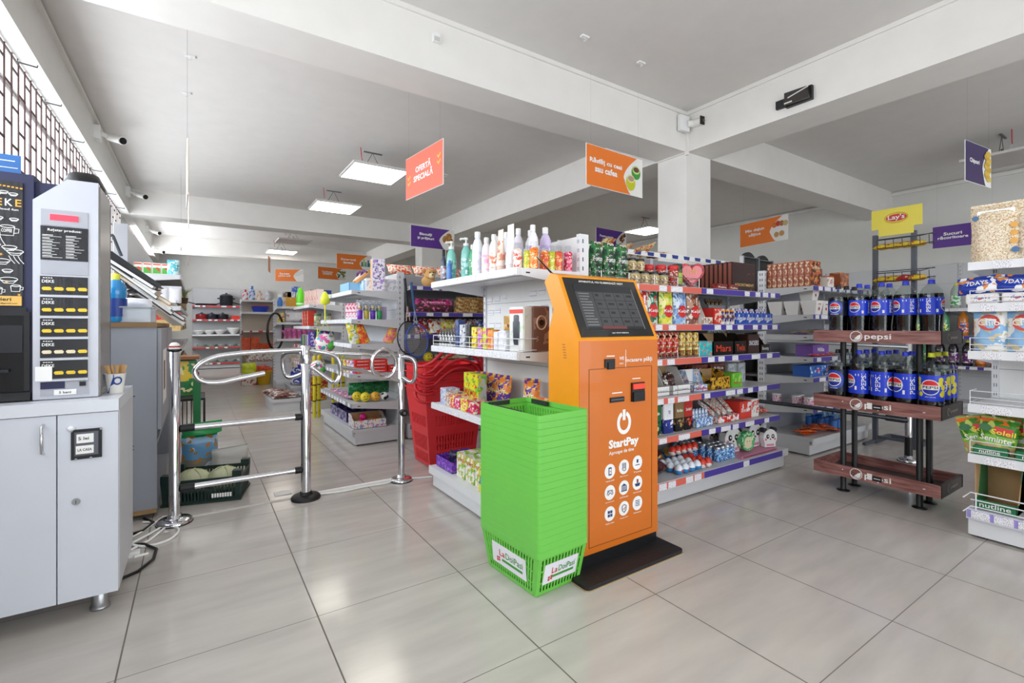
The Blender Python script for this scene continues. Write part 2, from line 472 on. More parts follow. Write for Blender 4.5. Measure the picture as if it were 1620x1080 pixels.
L1.put((1.5, -1.2, 2.75), 0, 'lit fill panel added out of view behind the camera', 'lit light panels')  # unseen lamp added to brighten the near bay
L1.put((6.6, 10.4, 2.75), 0, 'lit fill panel added in the far right bay behind the shelving', 'lit light panels')  # extra lamp added as fill for the dim far bay
L0.put((1.60, 10.3, 2.75), 0, 'unlit grey square light panel hanging before the far wall')
L0.put((6.75, 1.25, 2.75), 0, 'unlit grey light panel hanging at the right edge of the picture')

ORANGE = mat('EC7A22', 0.45); SPUR = mat('5A2E8C', 0.45); CORAL = mat('F2735C', 0.45); SIGNW = mat('EDEBE6', 0.45); GOLD = mat('E8C04A', 0.5)
def hang_sign(loc, ang, w, h, col, lines, tsz, pic, label, zt=ZC, tilt=0):
    t = T('hanging_sign', 'sign')
    b = MB(SIGNW).box(-w / 2, w / 2, 0, 0.005, -h / 2, h / 2); t.part('board', b)
    if col is CORAL:
        t.part('printed_field', MB(col).slab([(-w / 2 + .004, -h / 2 + .004), (w / 2 - .004, -h / 2 + .004), (w / 2 - .004, h / 2 - .004), (-w / 2 + .004, h / 2 - .004)], -0.002, 0.002), label='coral red field')
    else:
        xr = w * 0.14
        pts = [(-w / 2 + .004, -h / 2 + .004), (w * 0.27, -h / 2 + .004)]
        for i in range(1, 9):
            a = i / 8; z = -h / 2 + h * 0.42 * a; pts.append((w * 0.27 - (w * 0.27 - xr) * (a ** 0.7), z))
        for i in range(1, 9):
            a = i / 8; z = -h * 0.08 + (h * 0.58 - .004) * a; pts.append((xr + (w * 0.25) * (a ** 1.6), z))
        pts.append((-w / 2 + .004, h / 2 - .004))
        t.part('printed_field', MB(col).slab(pts, -0.002, 0.002))
    tx = MB(PAPER); cx = -w * 0.17 if col is not CORAL else 0.0
    for i, (s, ww) in enumerate(lines):
        tx.text(s, cx, (len(lines) - 1) * tsz * 0.62 - i * tsz * 1.24 + 0.01, -0.003, width=ww, height=tsz * 1.1, bold=.032)
    if tx.f: t.part('lettering', tx)
    p = MB(); pic(p, w, h)
    if p.f: t.part('picture', p)
    for sx in (-1, 1):
        t.part('thread', MB(clear('DDDDDD', 0.3)).tube([(sx * w * 0.42, 0.002, h / 2), (sx * w * 0.42, 0.002, zt - loc[2])], 0.0004, 4))
    t.put(loc, radians(ang), label)
def px(w): return w * 0.34
def pic_cups(p, w, h):
    p.use(mat('3E9A3A', .4)).disc((px(w) + .02, -.003, .035), .055, sz=1); p.use(mat('CFE38A', .4)).disc((px(w) + .02, -.004, .055), .045, sz=.7)
    p.use(mat('6B4236', .4)).disc((px(w) + .02, -.005, .058), .036, sz=.6)
    p.use(mat('C7C81E', .4)).disc((px(w) - .045, -.004, -.055), .055, sz=1.15); p.use(mat('E8E29A', .4)).disc((px(w) - .045, -.005, -.025), .045, sz=.7)
    p.use(mat('B99A84', .4)).disc((px(w) - .045, -.006, -.024), .036, sz=.6)
def pic_cookies(p, w, h):
    for i, (x, z, r) in enumerate(((-.03, .0, .06), (.04, -.02, .055), (.02, .05, .05))):
        p.use(mat('C08A4A', .6)).disc((px(w) + x, -.003 - i * .001, z), r)
        for k in range(6):
            p.use(mat('4A2A18', .6)).disc((px(w) + x + .03 * cos(k * 1.1), -.0045 - i * .001, z + .03 * sin(k * 1.7)), .008, n=6)
def pic_choc(p, w, h):
    random.seed(3)
    for k in range(14):
        c = random.choice(('5A2E1C', '7A4326', '3E1E12', '96603A'))
        p.use(mat(c, .5)).disc((px(w) + random.uniform(-.07, .08), -.003 - k * .0003, random.uniform(-.11, .1)), random.uniform(.02, .035), n=8)
def pic_snack(p, w, h):
    for i, (x, z, c) in enumerate(((-.07, .05, 'D8702A'), (-.02, .06, 'C83A28'), (.03, .055, 'B06A3A'), (.08, .05, 'C9B07A'), (-.04, -.07, 'C99A5A'), (.03, -.065, 'C99A5A'))):
        p.use(mat(c, .5)).disc((px(w) + x, -.003 - i * .0004, z), .034, n=10)
def pic_chips(p, w, h):
    for k in range(9): p.use(mat(('D8B64A', 'C9A238')[k % 2], .5)).disc((px(w) + .02 * cos(k * 2.2), -.003 - k * .0004, -.09 + k * .024), .05, n=10, sz=.5)
def pic_clean(p, w, h):
    for i, (x, c, hh) in enumerate(((-.09, '1E6A8A', .1), (-.05, 'A9C83A', .16), (-.01, '3A9A8A', .1), (.04, '2A4A8A', .14), (.07, '4AA04A', .08))):
        p.use(mat(c, .5)).slab([(px(w) + x - .018, -.08), (px(w) + x + .018, -.08), (px(w) + x + .012, -.08 + hh), (px(w) + x - .012, -.08 + hh)], -.003, .001)
def pic_grain(p, w, h):
    random.seed(5)
    for k in range(16): p.use(mat(random.choice(('4A5A2A', '7A8A4A', 'A89A6A', '6A4A2A')), .6)).disc((px(w) + random.uniform(-.1, .09), -.003 - k * .0003, random.uniform(-.07, .07)), .025, n=7)
def pic_bath(p, w, h):
    p.use(mat('C9C9C4', .5))
    for k in range(3): p.slab([(px(w) - .09, -.02 + k * .03), (px(w) + .1, .04 + k * .03), (px(w) + .1, .052 + k * .03), (px(w) - .09, -.008 + k * .03)], -.003, .001)
def pic_none(p, w, h): pass
def pic_ticks(p, w, h):
    p.use(GOLD)
    for x, z in ((-w * .4, -.01), (-w * .4, -.055), (w * .4, .05), (w * .4, .005)):
        p.slab([(x - .022, z + .012), (x - .004, z - .012), (x + .03, z + .018), (x + .022, z + .026), (x - .002, z + .004), (x - .014, z + .02)], -.003, .001)
hang_sign((1.441, 3.413, 2.274), -84.2, .58, .33, CORAL, [('OFERTĂ', .24), ('SPECIALĂ', .3)], .055, pic_ticks, 'red coral hanging sign reading OFERTĂ SPECIALĂ beside the lit panels')
hang_sign((2.733, 2.672, 2.3), 3.1, .65, .31, ORANGE, [('Răsfăț cu ceai', .36), ('sau cafea', .25)], .045, pic_cups, 'orange hanging sign about tea and coffee with two cups, left of the pillar')
hang_sign((2.917, 6.543, 2.389), 4, .72, .31, SPUR, [('Biscuiți', .2), ('și prăjituri', .27)], .045, pic_cookies, 'purple hanging sign reading Biscuiți și prăjituri with cookies')
hang_sign((5.214, 5.181, 2.384), 4, .68, .31, SPUR, [('Pentru pauza', .3), ('de dulce', .19)], .042, pic_choc, 'purple hanging sign reading Pentru pauza de dulce with chocolates')
hang_sign((5.868, 3.091 + .15, 2.263), -101.4, .69, .30, ORANGE, [('Mic dejun', .28), ('sățios', .18)], .045, pic_snack, 'orange hanging sign reading Mic dejun sățios right of the pillar')
hang_sign((7.582, 1.78, 2.176), -90.2, .58, .27, SPUR, [('Sucuri', .17), ('răcoritoare', .28)], .036, pic_none, 'purple hanging sign reading Sucuri răcoritoare behind the oat bag')
hang_sign((5.092, 1.109, 2.354), -5.9, .46, .31, mat('3A2A5C', .45), [('Chipsuri', .17)], .04, pic_chips, 'dark purple hanging sign reading Chipsuri near the right edge')
hang_sign((2.71, 10.0, 2.401), 2, .72, .31, ORANGE, [('Detergenți', .3), ('lavete', .2)], .045, pic_clean, 'orange hanging sign with cleaning bottles picture, highest of the far signs')
hang_sign((2.664, 11.75, 2.321), 12, .68, .28, ORANGE, [('Condimente', .26), ('conserve', .22)], .04, pic_grain, 'orange hanging sign with grain picture, between two other far signs')
hang_sign((1.718, 11.6, 2.212), -25, .6, .27, ORANGE, [('De toate', .2), ('pentru casă', .25)], .04, pic_bath, 'orange hanging sign with a pale picture, lowest of the far signs')
hang_sign((-0.045, 3.37, 1.973), 91.3, .4, .31, GOLD, [], .05, pic_none, 'thin pale sign hanging edge on near the left beam')
hang_sign((-0.07, 5.9, 2.26), 91.2, .4, .31, CORAL, [], .05, pic_none, 'red edged sign hanging edge on before the far left aisle')
hang_sign((-0.16, 7.15, 2.18), 91.6, .4, .29, ORANGE, [], .05, pic_none, 'pink edged sign hanging edge on, middle of three in the left aisle')
hang_sign((-0.13, 10.3, 2.33), 90.8, .4, .27, ORANGE, [], .05, pic_none, 'smallest sign hanging edge on at the end of the left aisle')
hang_sign((1.25, 11.0, 2.36), 78, .45, .31, ORANGE, [], .05, pic_none, 'narrow orange sign hanging edge on below the far lit panel')

# ---------------------------------------------------------------- cameras
def bullet(loc, rz, label, grp=None, s=1.0):
    t = T('security_camera', 'camera')
    t.part('junction_box', MB(WHITE).box(0, .045, -.06, .06, -.06, .06))
    b = MB(mat('E8E6E2', .35)); b.tube([(.045, 0, 0), (.09, 0, -.01)], .02, 10); b.tube([(.09, 0, -.01), (.11, -.01, -.03)], .012, 8)
    t.part('bracket', b)
    h = MB(mat('E8E6E2', .35)); h.tube([(.10, .03, -.01), (.20, -.10, -.06)], .033, 14); h.tube([(.20, -.10, -.06), (.212, -.116, -.066)], .038, 14)
    t.part('housing', h)
    t.part('lens', MB(BLACK).tube([(.210, -.113, -.065), (.215, -.120, -.0675)], .03, 14))
    t.put(loc, rz, label, grp, s)
bullet((-.78, 5.75, 2.86), 0, 'white bullet camera on the left beam, nearest of four', 'bullet cameras on the left beam')
bullet((-.78, 8.05, 2.86), 0, 'white bullet camera on the left beam, second along', 'bullet cameras on the left beam')
bullet((-.78, 10.9, 2.84), 0, 'white bullet camera on the left beam, third along', 'bullet cameras on the left beam')
bullet((-.78, 12.2, 2.66), 0, 'white bullet camera on the left beam, farthest and lowest', 'bullet cameras on the left beam')
t = T('security_camera', 'camera')
t.part('junction_box', MB(WHITE).rbox(-.06, .06, -.03, 0, -.075, .075, .008) if False else MB(WHITE).box(-.055, .055, -.035, 0, -.075, .06))
h = MB(mat('E8E6E2', .35)); h.tube([(.03, -.035, -.01), (.10, -.08, -.01)], .03, 14); h.tube([(.08, -.05, -.005), (.085, -.15, -.015)], .035, 14)
t.part('housing', h)
t.part('lens', MB(BLACK).box(.05, .12, -.158, -.149, -.048, .022))
l = MB(mat('6A4A3A', .3)); l.tube([(.085, -.158, -.013), (.085, -.162, -.013)], .014, 12); t.part('lens_ring', l)
t.put((3.575, 2.695, 2.88), radians(-5), 'white camera with black face in the beam corner above the pillar')
t = T('wall_display_holder', 'bracket')
b = MB(BLACK); b.box(-.03, 0, -.09, .09, -.06, .04); t.part('body', b)
b = MB(mat('3A3634', .25)); b.prism([(-.085, -.055), (.085, -.05), (.085, .038), (-.07, .03)], -.06, -.032, 'x'); t.part('open_cover', b)
b = MB(mat('D8D4CE', .3)); b.box(-.062, -.06, .03, .085, -.045, -.035); b.hexa([(-.062, -.08, .02), (-.062, .06, -.01), (-.058, .06, -.01), (-.058, -.08, .02), (-.062, -.08, .028), (-.062, .06, -.002), (-.058, .06, -.002), (-.058, -.08, .028)])
t.part('edge_strip', b)
b = MB(DARK); b.box(-.025, 0, .10, .165, -.045, .015); t.part('mount_plate', b)
t.put((3.66, 1.745, 2.765), 0, 'small black open plastic holder fixed to the white beam face')
for i, p in enumerate(((2.13, 2.36), (2.68, 2.37), (-.07, 4.72), (-.04, 4.06), (2.61, 5.48))):
    h = MB(WHITE); h.box(-.03, .03, -.015, .015, 2.99, 3.0); h.tube([(0, 0, 2.99), (.01, 0, 2.975), (-.01, 0, 2.965)], .003, 4)
    single('ceiling_clip', 'clip', h).put((p[0], p[1], 0), 0, 'tiny white hanging clip on the ceiling, ' + ('right of the long front beam' if i < 2 else 'in the left bay') + ', ' + nth(i % 2 if i < 2 else i - 2, 2 if i < 2 else 3, 'left'), 'ceiling clips')

m = MB(WHITE); m.box(1.20, 1.245, 2.685, 2.71, 2.83, 2.885); m.use(mat('C8C4BE', .5)).box(1.205, 1.24, 2.682, 2.685, 2.835, 2.86)
single('beam_socket_box', 'socket', m).put((0, 0, 0), 0, 'small white box fixed on the long front beam')
# ================================================================ shelving units
def tagmat():
    k = 'tag'
    if k in _mc: return _mc[k]
    m = bpy.data.materials.new('price_paper'); m.use_nodes = True
    nt = m.node_tree; L = nt.links; b = nt.nodes['Principled BSDF']; b.inputs['Roughness'].default_value = .6
    tc = nt.nodes.new('ShaderNodeTexCoord'); mp = nt.nodes.new('ShaderNodeMapping'); mp.inputs['Scale'].default_value = (330, 1, 120)
    L.new(tc.outputs['Object'], mp.inputs[0])
    n = nt.nodes.new('ShaderNodeTexNoise'); n.inputs['Scale'].default_value = 1; n.inputs['Detail'].default_value = 0; L.new(mp.outputs[0], n.inputs['Vector'])
    g = nt.nodes.new('ShaderNodeMath'); g.operation = 'GREATER_THAN'; g.inputs[1].default_value = .57; L.new(n.outputs['Fac'], g.inputs[0])
    mx = nt.nodes.new('ShaderNodeMix'); mx.data_type = 'RGBA'; L.new(g.outputs[0], mx.inputs[0])
    mx.inputs[6].default_value = lin('F2F1F4'); mx.inputs[7].default_value = lin('C2C2CE'); L.new(mx.outputs[2], b.inputs['Base Color'])
    _mc[k] = m; return m
TAG = tagmat()
def gondola(name, loc, rz, W, D, shelves, ztop, joints, rails, label, body=SHELF, base=True, Db=None, fences=(), panel=None, upright=None, tags=0.45, ends=(True, True), back=True, seed=1, rail_h=0.036, hide_base=False, group=None, bx=0):
    """shelves: heights; rails: per shelf a list of rail materials per module (None = plain lip)"""
    rng = random.Random(seed)
    t = T(name, 'shelving unit'); panel = panel or SHELFW; upright = upright or body
    Db = Db or D
    js = [0] + list(joints) + [W]
    if back:
        t.part('back_panel', MB(panel).box(0.003, W - 0.003, D, D + 0.03, 0.05, ztop))
        seams = MB(SHELFD)
        for z in (0.45, 0.85, 1.25, 1.65):
            if z < ztop - .05: seams.box(0.01, W - .01, D - 0.0015, D, z, z + .003)
        t.part('panel_seam', seams)
    for x in js:
        x0 = min(max(x - 0.015, 0), W - 0.03)
        if back or x in (0, W):
            m = MB(upright); m.box(x0, x0 + .03, D - 0.012, D + 0.05, 0.0, ztop + .01)
            m.use(mat('55565C', .5))
            z = 0.2
            while z < ztop - .03:
                m.box(x0 + .009, x0 + .012, D - .0125, D - .0115, z, z + .02); m.box(x0 + .019, x0 + .022, D - .0125, D - .0115, z, z + .02)
                if x == 0: m.box(x0 - .0015, x0, D + .005, D + .012, z, z + .022); m.box(x0 - .0015, x0, D + .025, D + .032, z, z + .022)
                if x == W: m.box(x0 + .03, x0 + .0315, D + .005, D + .012, z, z + .022)
                z += .05
            t.part('upright', m)
    if base:
        m = MB(body); y0 = D - Db
        m.box(0.001, W + bx - .001, y0 + .001, D, 0.125, 0.15); m.box(0, W + bx, y0, y0 + .012, 0.10, 0.152)
        m.box(0.005, W + bx - .005, y0 + .03, y0 + .045, 0.012, 0.1245)
        m.box(0.001, .02, y0 + .031, D - .001, 0.013, 0.1245); m.box(W + bx - .02, W + bx - .006, y0 + .031, D - .001, 0.013, .1245)
        bi = t.part('base_deck', m)
        f = MB(DARK)
        for x in (0.03, W + bx - .05): f.box(x, x + .03, y0 + .05, y0 + .08, 0, .014)
        t.part('foot', f, bi)
        if rails and rails[-1]:
            for k in range(len(js) - 1):
                if rails[-1][min(k, len(rails[-1]) - 1)] is None: continue
                rm = rails[-1][min(k, len(rails[-1]) - 1)]
                r = MB(rm); r.box(js[k] + .004, js[k + 1] - .004, y0 - .004, y0, .108, .148); t.part('price_rail', r, bi)
                x = js[k] + .02
                while x < js[k + 1] - .1:
                    if rng.random() < tags:
                        t.part('price_tag', MB(TAG).box(x, x + .07, y0 - .006, y0 - .004, .109, .147), bi)
                    x += .085
    for si, z in enumerate(shelves):
        for k in range(len(js) - 1):
            a, b = js[k] + .003, js[k + 1] - .003
            m = MB(body); m.box(a + .001, b - .001, .001, D - .001, z - .006, z); m.box(a, b, 0, .012, z - .038, z + .003); m.box(a + .004, b - .004, D * .35, D * .4, z - .02, z - .006)
            for x in (a, b - .003):
                m.prism([(0.013, z - .036), (D - .001, z - .085), (D - .001, z - .0065), (.013, z - .0065)], x, x + .003, 'x')
            m.use(DARK); m.box(a - .001, a, .05, .075, z - .026, z - .019); m.box(b, b + .001, .05, .075, z - .026, z - .019)
            sh = t.part('shelf', m)
            rm = rails[si][min(k, len(rails[si]) - 1)] if rails and rails[si] else None
            if rm:
                t.part('price_rail', MB(rm).box(a, b, -.005, -.001, z - rail_h, z), sh)
                x = a + .02 + rng.uniform(0, .05)
                while x < b - .08:
                    if rng.random() < tags:
                        w = rng.choice((.06, .07, .07, .11)); w = min(w, b - x)
                        t.part('price_tag', MB(TAG).box(x, x + w, -.007, -.005, z - rail_h + .001, z - .002), sh)
                        x += w
                    x += rng.uniform(.02, .06)
            if (si, k) in fences:
                f = MB(CHROME if body is not SHELFW else SHELFW); h = fences[(si, k)]
                for zz in (z + .012, z + h * .5, z + h): f.tube([(a + .005, .01, zz), (b - .005, .01, zz)], .0022, 5)
                for zz in (z + .012, z + h):
                    for xx in (a + .005, b - .005): f.tube([(xx, .01, zz), (xx, .12, zz)], .0022, 5)
                n = max(2, int((b - a) / .22))
                for i in range(n + 1): xx = a + .005 + (b - a - .01) * i / n; f.tube([(xx, .01, z), (xx, .01, z + h)], .0022, 5)
                t.part('wire_fence', f, sh)
    t.put(loc, rz, label, group)
R90 = -pi / 2
P_, R_ = PURPLE, REDS
# long run facing the camera, right of the kiosk
gondola('shelving_unit', (1.86, 1.925, 0), 0, 1.86, .42, [1.343, 1.105, .892, .655, .415], 1.575, [.89], [[R_, P_]] * 5 + [[R_, P_]],
        'grey shelving unit with coral and purple price rails right of the orange kiosk', fences={(0, 0): .06, (2, 0): .07, (3, 0): .07}, Db=.44, bx=.09, upright=SHELF, panel=SHELFD, seed=3)
# white run facing the gate, behind the kiosk
gondola('shelving_unit', (1.335, 3.02, 0), R90, 1.05, .42, [1.39, .962, .575], 1.59, [], [[SHELFW], [SHELFW], [SHELFW], None],
        'white shelving unit with cosmetics on top, behind the green basket stack', body=SHELFW, fences={(1, 0): .07}, Db=.44, panel=WHITE, tags=.8, seed=4)
# unit with toys beyond the gate
gondola('shelving_unit', (1.17, 5.7, 0), R90, 1.3, .44, [1.42, 1.155, .93, .655, .385], 1.60, [], [[SHELFW]] * 3 + [[SHELFD]] * 2 + [None],
        'grey end unit with toys and bubble tubes beyond the chrome gate', tags=.7, seed=5)
gondola('shelving_unit', (1.17, 7.5, 0), R90, 1.15, .4, [1.36, 1.09, .83, .6], 1.5, [], [[SHELFW]] * 2 + [[REDD]] * 2 + [None],
        'grey unit with boxed goods and colourful books in the middle of the back aisle', tags=.6, seed=6)
gondola('shelving_unit', (1.7, 4.35, 0), 0, 1.15, .42, [1.48, 1.225, 1.012, .73], 1.62, [.98], [[P_]] * 4 + [[P_]],
        'grey unit with purple price rails and biscuits behind the badminton rackets', panel=SHELFD, tags=.3, seed=7)
# unit seen from its left end, beyond the long run
gondola('shelving_unit', (4.28, 1.94, 0), 0, 1.16, .42, [1.43, 1.19, 1.02, .83, .66, .405], 1.585, [], [[P_]] * 6 + [None],
        'grey open ended shelving unit between the long run and the cola rack', panel=SHELFD, upright=SHELFW, tags=.5, seed=8)
# wall unit on the right wall with soft drinks
gondola('shelving_unit', (7.82, 3.9, 0), R90, 4.3, .44, [1.31, .97, .60], 1.9, [1.0, 1.93, 3.05], [[SHELFW], [P_], [P_], None],
        'tall grey wall shelving with soft drinks along the right wall', panel=SHELF, tags=.6, seed=9)
# near right white unit
gondola('shelving_unit', (3.36, .775, 0), R90, .95, .46, [1.425, 1.21, .965, .69, .43], 1.55, [], [[SHELFW]] * 5 + [[mat('9C90D6', .5)]],
        'white shelving unit with snacks and wafers at the right edge', body=SHELFW, fences={(1, 0): .07, (2, 0): .07, (3, 0): .07, (4, 0): .07}, panel=WHITE, tags=.8, seed=10, Db=.48, rail_h=.04)
f = MB(SHELFW)
for zz in (.165, .20, .235): f.tube([(-.12 if zz != .2 else 0, 0, zz), (0, 0, zz), (0, -.93, zz)] if zz != .2 else [(0, 0, zz), (0, -.93, zz)], .0035, 6)
for k in range(6): f.tube([(0, -.02 - k * .18, .15), (0, -.02 - k * .18, .235)], .0035, 6)
single('wire_fence', 'wire fence', f).put((3.35, .76, 0), 0, 'white wire fence along the bottom deck of the right edge unit')
# left wall run beyond the grey cabinet
def left_run():
    t = T('shelving_unit', 'shelving unit')
    t.part('back_panel', MB(SHELF).box(-.70, -.66, 6.95, 12.3, 0, 2.24)); t.part('end_panel', MB(SHELFD).box(-.78, -.655, 6.92, 6.95, 0, 2.25))
    m = MB(SHELF); m.box(-.66, -.16, 6.95, 12.3, .12, .15); m.box(-.18, -.17, 6.96, 12.29, 0, .119); t.part('base_deck', m)
    for z in (1.70, 1.33, .83, .45):
        m = MB(SHELF); m.box(-.66, -.176, 6.951, 12.3, z - .01, z); m.box(-.175, -.16, 6.95, 12.3, z - .05, z + .003)
        m.prism([(-.66, z - .1), (-.17, z - .05), (-.17, z), (-.66, z)], 6.945, 6.95, 'y')
        sh = t.part('shelf', m)
        for k in range(5): t.part('price_tag', MB(TAG).box(-.16, -.157, 7.2 + k * .9, 7.5 + k * .9, z - .045, z), sh)
    t.put((0, 0, 0), 0, 'long grey wall shelving with sacks and packets beneath the left windows')
left_run()
# far wall run with pots and dishes
gondola('shelving_unit', (-.1, 14.3, 0), 0, 1.75, .4, [1.60, 1.25, .87, .55], 2.05, [1.08], [[REDD], [REDD], [SHELFW, REDD], [REDD], [REDD]],
        'grey shelving with red price rails against the far wall, holding pots', panel=SHELF, tags=.35, seed=12)
# pet food end
gondola('shelving_unit', (1.12, 8.9, 0), 0, .9, .4, [1.42, 1.15, .87], 1.55, [], [[SHELFW]] * 3 + [None],
        'light shelving unit with tissue packs and pink boxes behind the gate post', body=SHELFW, tags=.4, seed=13)
gondola('shelving_unit', (.72, 10.6, 0), 0, .62, .36, [1.6, 1.36, 1.0, .62], 1.62, [], [[SHELFW], [SHELFW], [REDD], [REDD], None],
        'narrow white unit with a blue basin in the far aisle', body=SHELFW, tags=.3, seed=14, panel=mat('CDBFAE', .6))
# top banner strip of the long run
b = MB(PAPER); b.box(0, 1.86, -.002, 0, 0, .035); t = T('shelf_banner', 'banner'); t.part('strip', b)
b = MB(mat('2E3C8C', .5))
for i in range(14):
    x = .01 + i * .135; b.slab([(x, .006), (x + .06, .004), (x + .066, .03), (x - .006, .031)], -.004, .001)
t.part('blue_marks', b); t.put((1.86, 2.31, 1.592), 0, 'white and blue paper banner strip along the top of the long run')

# ================================================================ counter and coffee machine
CAB = mat('D3D6DF', .35); CABT = mat('DADDE4', .3)
t = T('counter_cabinet', 'cabinet')
c = MB(mat('CBCBD0', .4)); c.box(-.86, -.25, 2.38, 2.84, .085, .775); ci = t.part('carcass', c)
t.part('worktop', MB(CABT).box(-.86, -.25, 2.355, 2.84, .775, .82))
d = MB(CAB); d.box(-.423, -.252, 2.36, 2.379, .085, .772); di = t.part('door', d)
k = MB(STEEL); k.tube([(-.372, 2.362, .45), (-.372, 2.352, .45)], .012, 14); k.use(DARK).box(-.373, -.371, 2.351, 2.352, .444, .456); t.part('lock', k, di)
s = MB(DARK); s.box(-.386, -.299, 2.354, 2.36, .605, .715); s.use(mat('5C5E66', .4)).box(-.376, -.309, 2.352, 2.354, .618, .705)
s.use(PAPER).box(-.370, -.322, 2.350, 2.352, .665, .698); s.box(-.372, -.322, 2.350, 2.352, .625, .655)
s.use(DARK).text('5 lei', -.35, .682, 2.35, width=.03, height=.012).text('LA CASA', -.347, .64, 2.35, width=.04, height=.01)
s.use(STEEL)
for x, z in ((-.384, .712), (-.301, .712), (-.372, .607), (-.33, .607)): s.tube([(x, 2.354, z), (x, 2.35, z)], .004, 8)
t.part('coin_plate', s, di, label='black framed plate with handwritten paper notes')
n = MB(mat('EDEFF3', .3)); n.sphere((-.385, 2.354, .722), .012, sz=.8); t.part('white_cap', n, di)
d = MB(CAB); d.box(-.86, -.427, 2.36, 2.379, .085, .772); di = t.part('door', d)
h = MB(CHROME); h.tube([(-.46, 2.36, .742), (-.46, 2.335, .735), (-.46, 2.328, .69), (-.46, 2.335, .645), (-.46, 2.36, .638)], .0055, 8)
t.part('handle', h, di)
for x in (-.315, -.8):
    f = MB(STEEL); f.lathe([(.028, 0), (.032, .002), (.032, .012), (.026, .014), (.026, .085)], (x, 2.44, 0), 18, cap1=True); t.part('leg', f)
t.put((0, 0, 0), 0, 'white two door counter cabinet with a coffee machine on top')

t = T('coffee_vending_machine', 'coffee machine')
NAVY = mat('23264A', .4); BLK = mat('15161C', .25, coat=.5); ALU = mat('C6C8D0', .35, .3); GREYP = mat('A9ABB3', .45)
b = MB(NAVY); b.box(-.86, -.508, 2.47, 2.80, .823, 1.66); b.box(-.508, -.325, 2.49, 2.80, .823, 1.64); t.part('housing', b)
b = MB(mat('8B8782', .25, .2)); b.box(-.325, -.318, 2.47, 2.72, .823, 1.645); t.part('side_panel', b, label='grey printed side panel')
t.part('front_column', MB(ALU).prism([(-.507, .823), (-.322, .823), (-.322, 1.655), (-.412, 1.655), (-.507, 1.565)], 2.45, 2.49, 'y'), label='silver column with angled top corner')
d = MB(GREYP); d.box(-.484, -.352, 2.446, 2.45, 1.475, 1.535); di = t.part('display_frame', d)
t.part('display', MB(mat('FF3A4C', .3, emit=1.2)).box(-.459, -.380, 2.443, 2.447, 1.495, 1.517), di, label='glowing red display')
m = MB(BLK); m.box(-.485, -.351, 2.445, 2.45, 1.345, 1.472); mi = t.part('menu_board', m)
m = MB(PAPER); m.text('Rețetar produse:', -.418, 1.457, 2.445, width=.095, height=.012)
rng = random.Random(2)
for c, x in enumerate((-.48, -.415)):
    for k in range(8):
        z = 1.437 - k * .0112; m.box(x, x + rng.uniform(.02, .03), 2.4435, 2.445, z, z + .0022); m.box(x, x + rng.uniform(.03, .055), 2.4435, 2.445, z - .0042, z - .003)
t.part('menu_lettering', m, mi)
m = MB(GREYP); m.box(-.485, -.351, 2.446, 2.45, 1.292, 1.342); t.part('blank_plate', m)
for k in range(5):
    z1 = 1.284 - k * .079
    s = MB(BLK); s.box(-.486, -.352, 2.444, 2.45, z1 - .068, z1); si = t.part('selection_panel', s)
    l = MB(ALU); l.box(-.486, -.350, 2.438, 2.45, z1 - .078, z1 - .070); t.part('ledge', l, si)
    s = MB(PAPER); s.text('DEKE', -.464, z1 - .019, 2.444, width=.034, height=.011)
    for q in range(4): s.box(-.478 + q * .007, -.473 + q * .007, 2.4435, 2.444, z1 - .008, z1 - .005)
    t.part('logo', s, si)
    for q in range(4):
        x = -.468 + q * .0335
        s = MB(mat('E9C634', .4)); s.rbox(x - .0135, x + .0135, -.005, .005, 0, .004, .0045); s.xform(Matrix.Translation((0, 2.444, z1 - .048)) @ Matrix.Rotation(pi / 2, 4, 'X'), 0)
        s2 = MB(mat('E9C634', .4) if not (k == 3 and q < 3) else mat('E8D9B8', .5))
        s2.prism([(x - .0135, z1 - .046), (x - .009, z1 - .053), (x + .012, z1 - .053), (x + .0145, z1 - .046), (x + .010, z1 - .040), (x - .010, z1 - .0405)], 2.440, 2.444, 'y')
        if not (k == 4 and q == 0): t.part('button', s2, si)
m = MB(PAPER); m.box(-.498, -.452, 2.437, 2.44, .893, .947); t.part('paper_note', m, label='blank white note over the lowest panel')
m = MB(GREYP); m.box(-.486, -.351, 2.446, 2.45, .835, .888); pi_ = t.part('cash_plate', m)
m = MB(NAVY); m.box(-.485, -.418, 2.444, 2.447, .862, .888); t.part('small_window', m, pi_)
m = MB(PAPER); m.box(-.448, -.385, 2.443, 2.446, .8375, .857); m.use(DARK).text('5 bani', -.417, .847, 2.443, width=.034, height=.009); t.part('price_note', m, pi_)
m = MB(DARK); m.box(-.376, -.358, 2.442, 2.447, .868, .884); m.text('Deketopping', -.385, .889, 2.446, width=.05, height=.004); t.part('coin_slot', m, pi_)
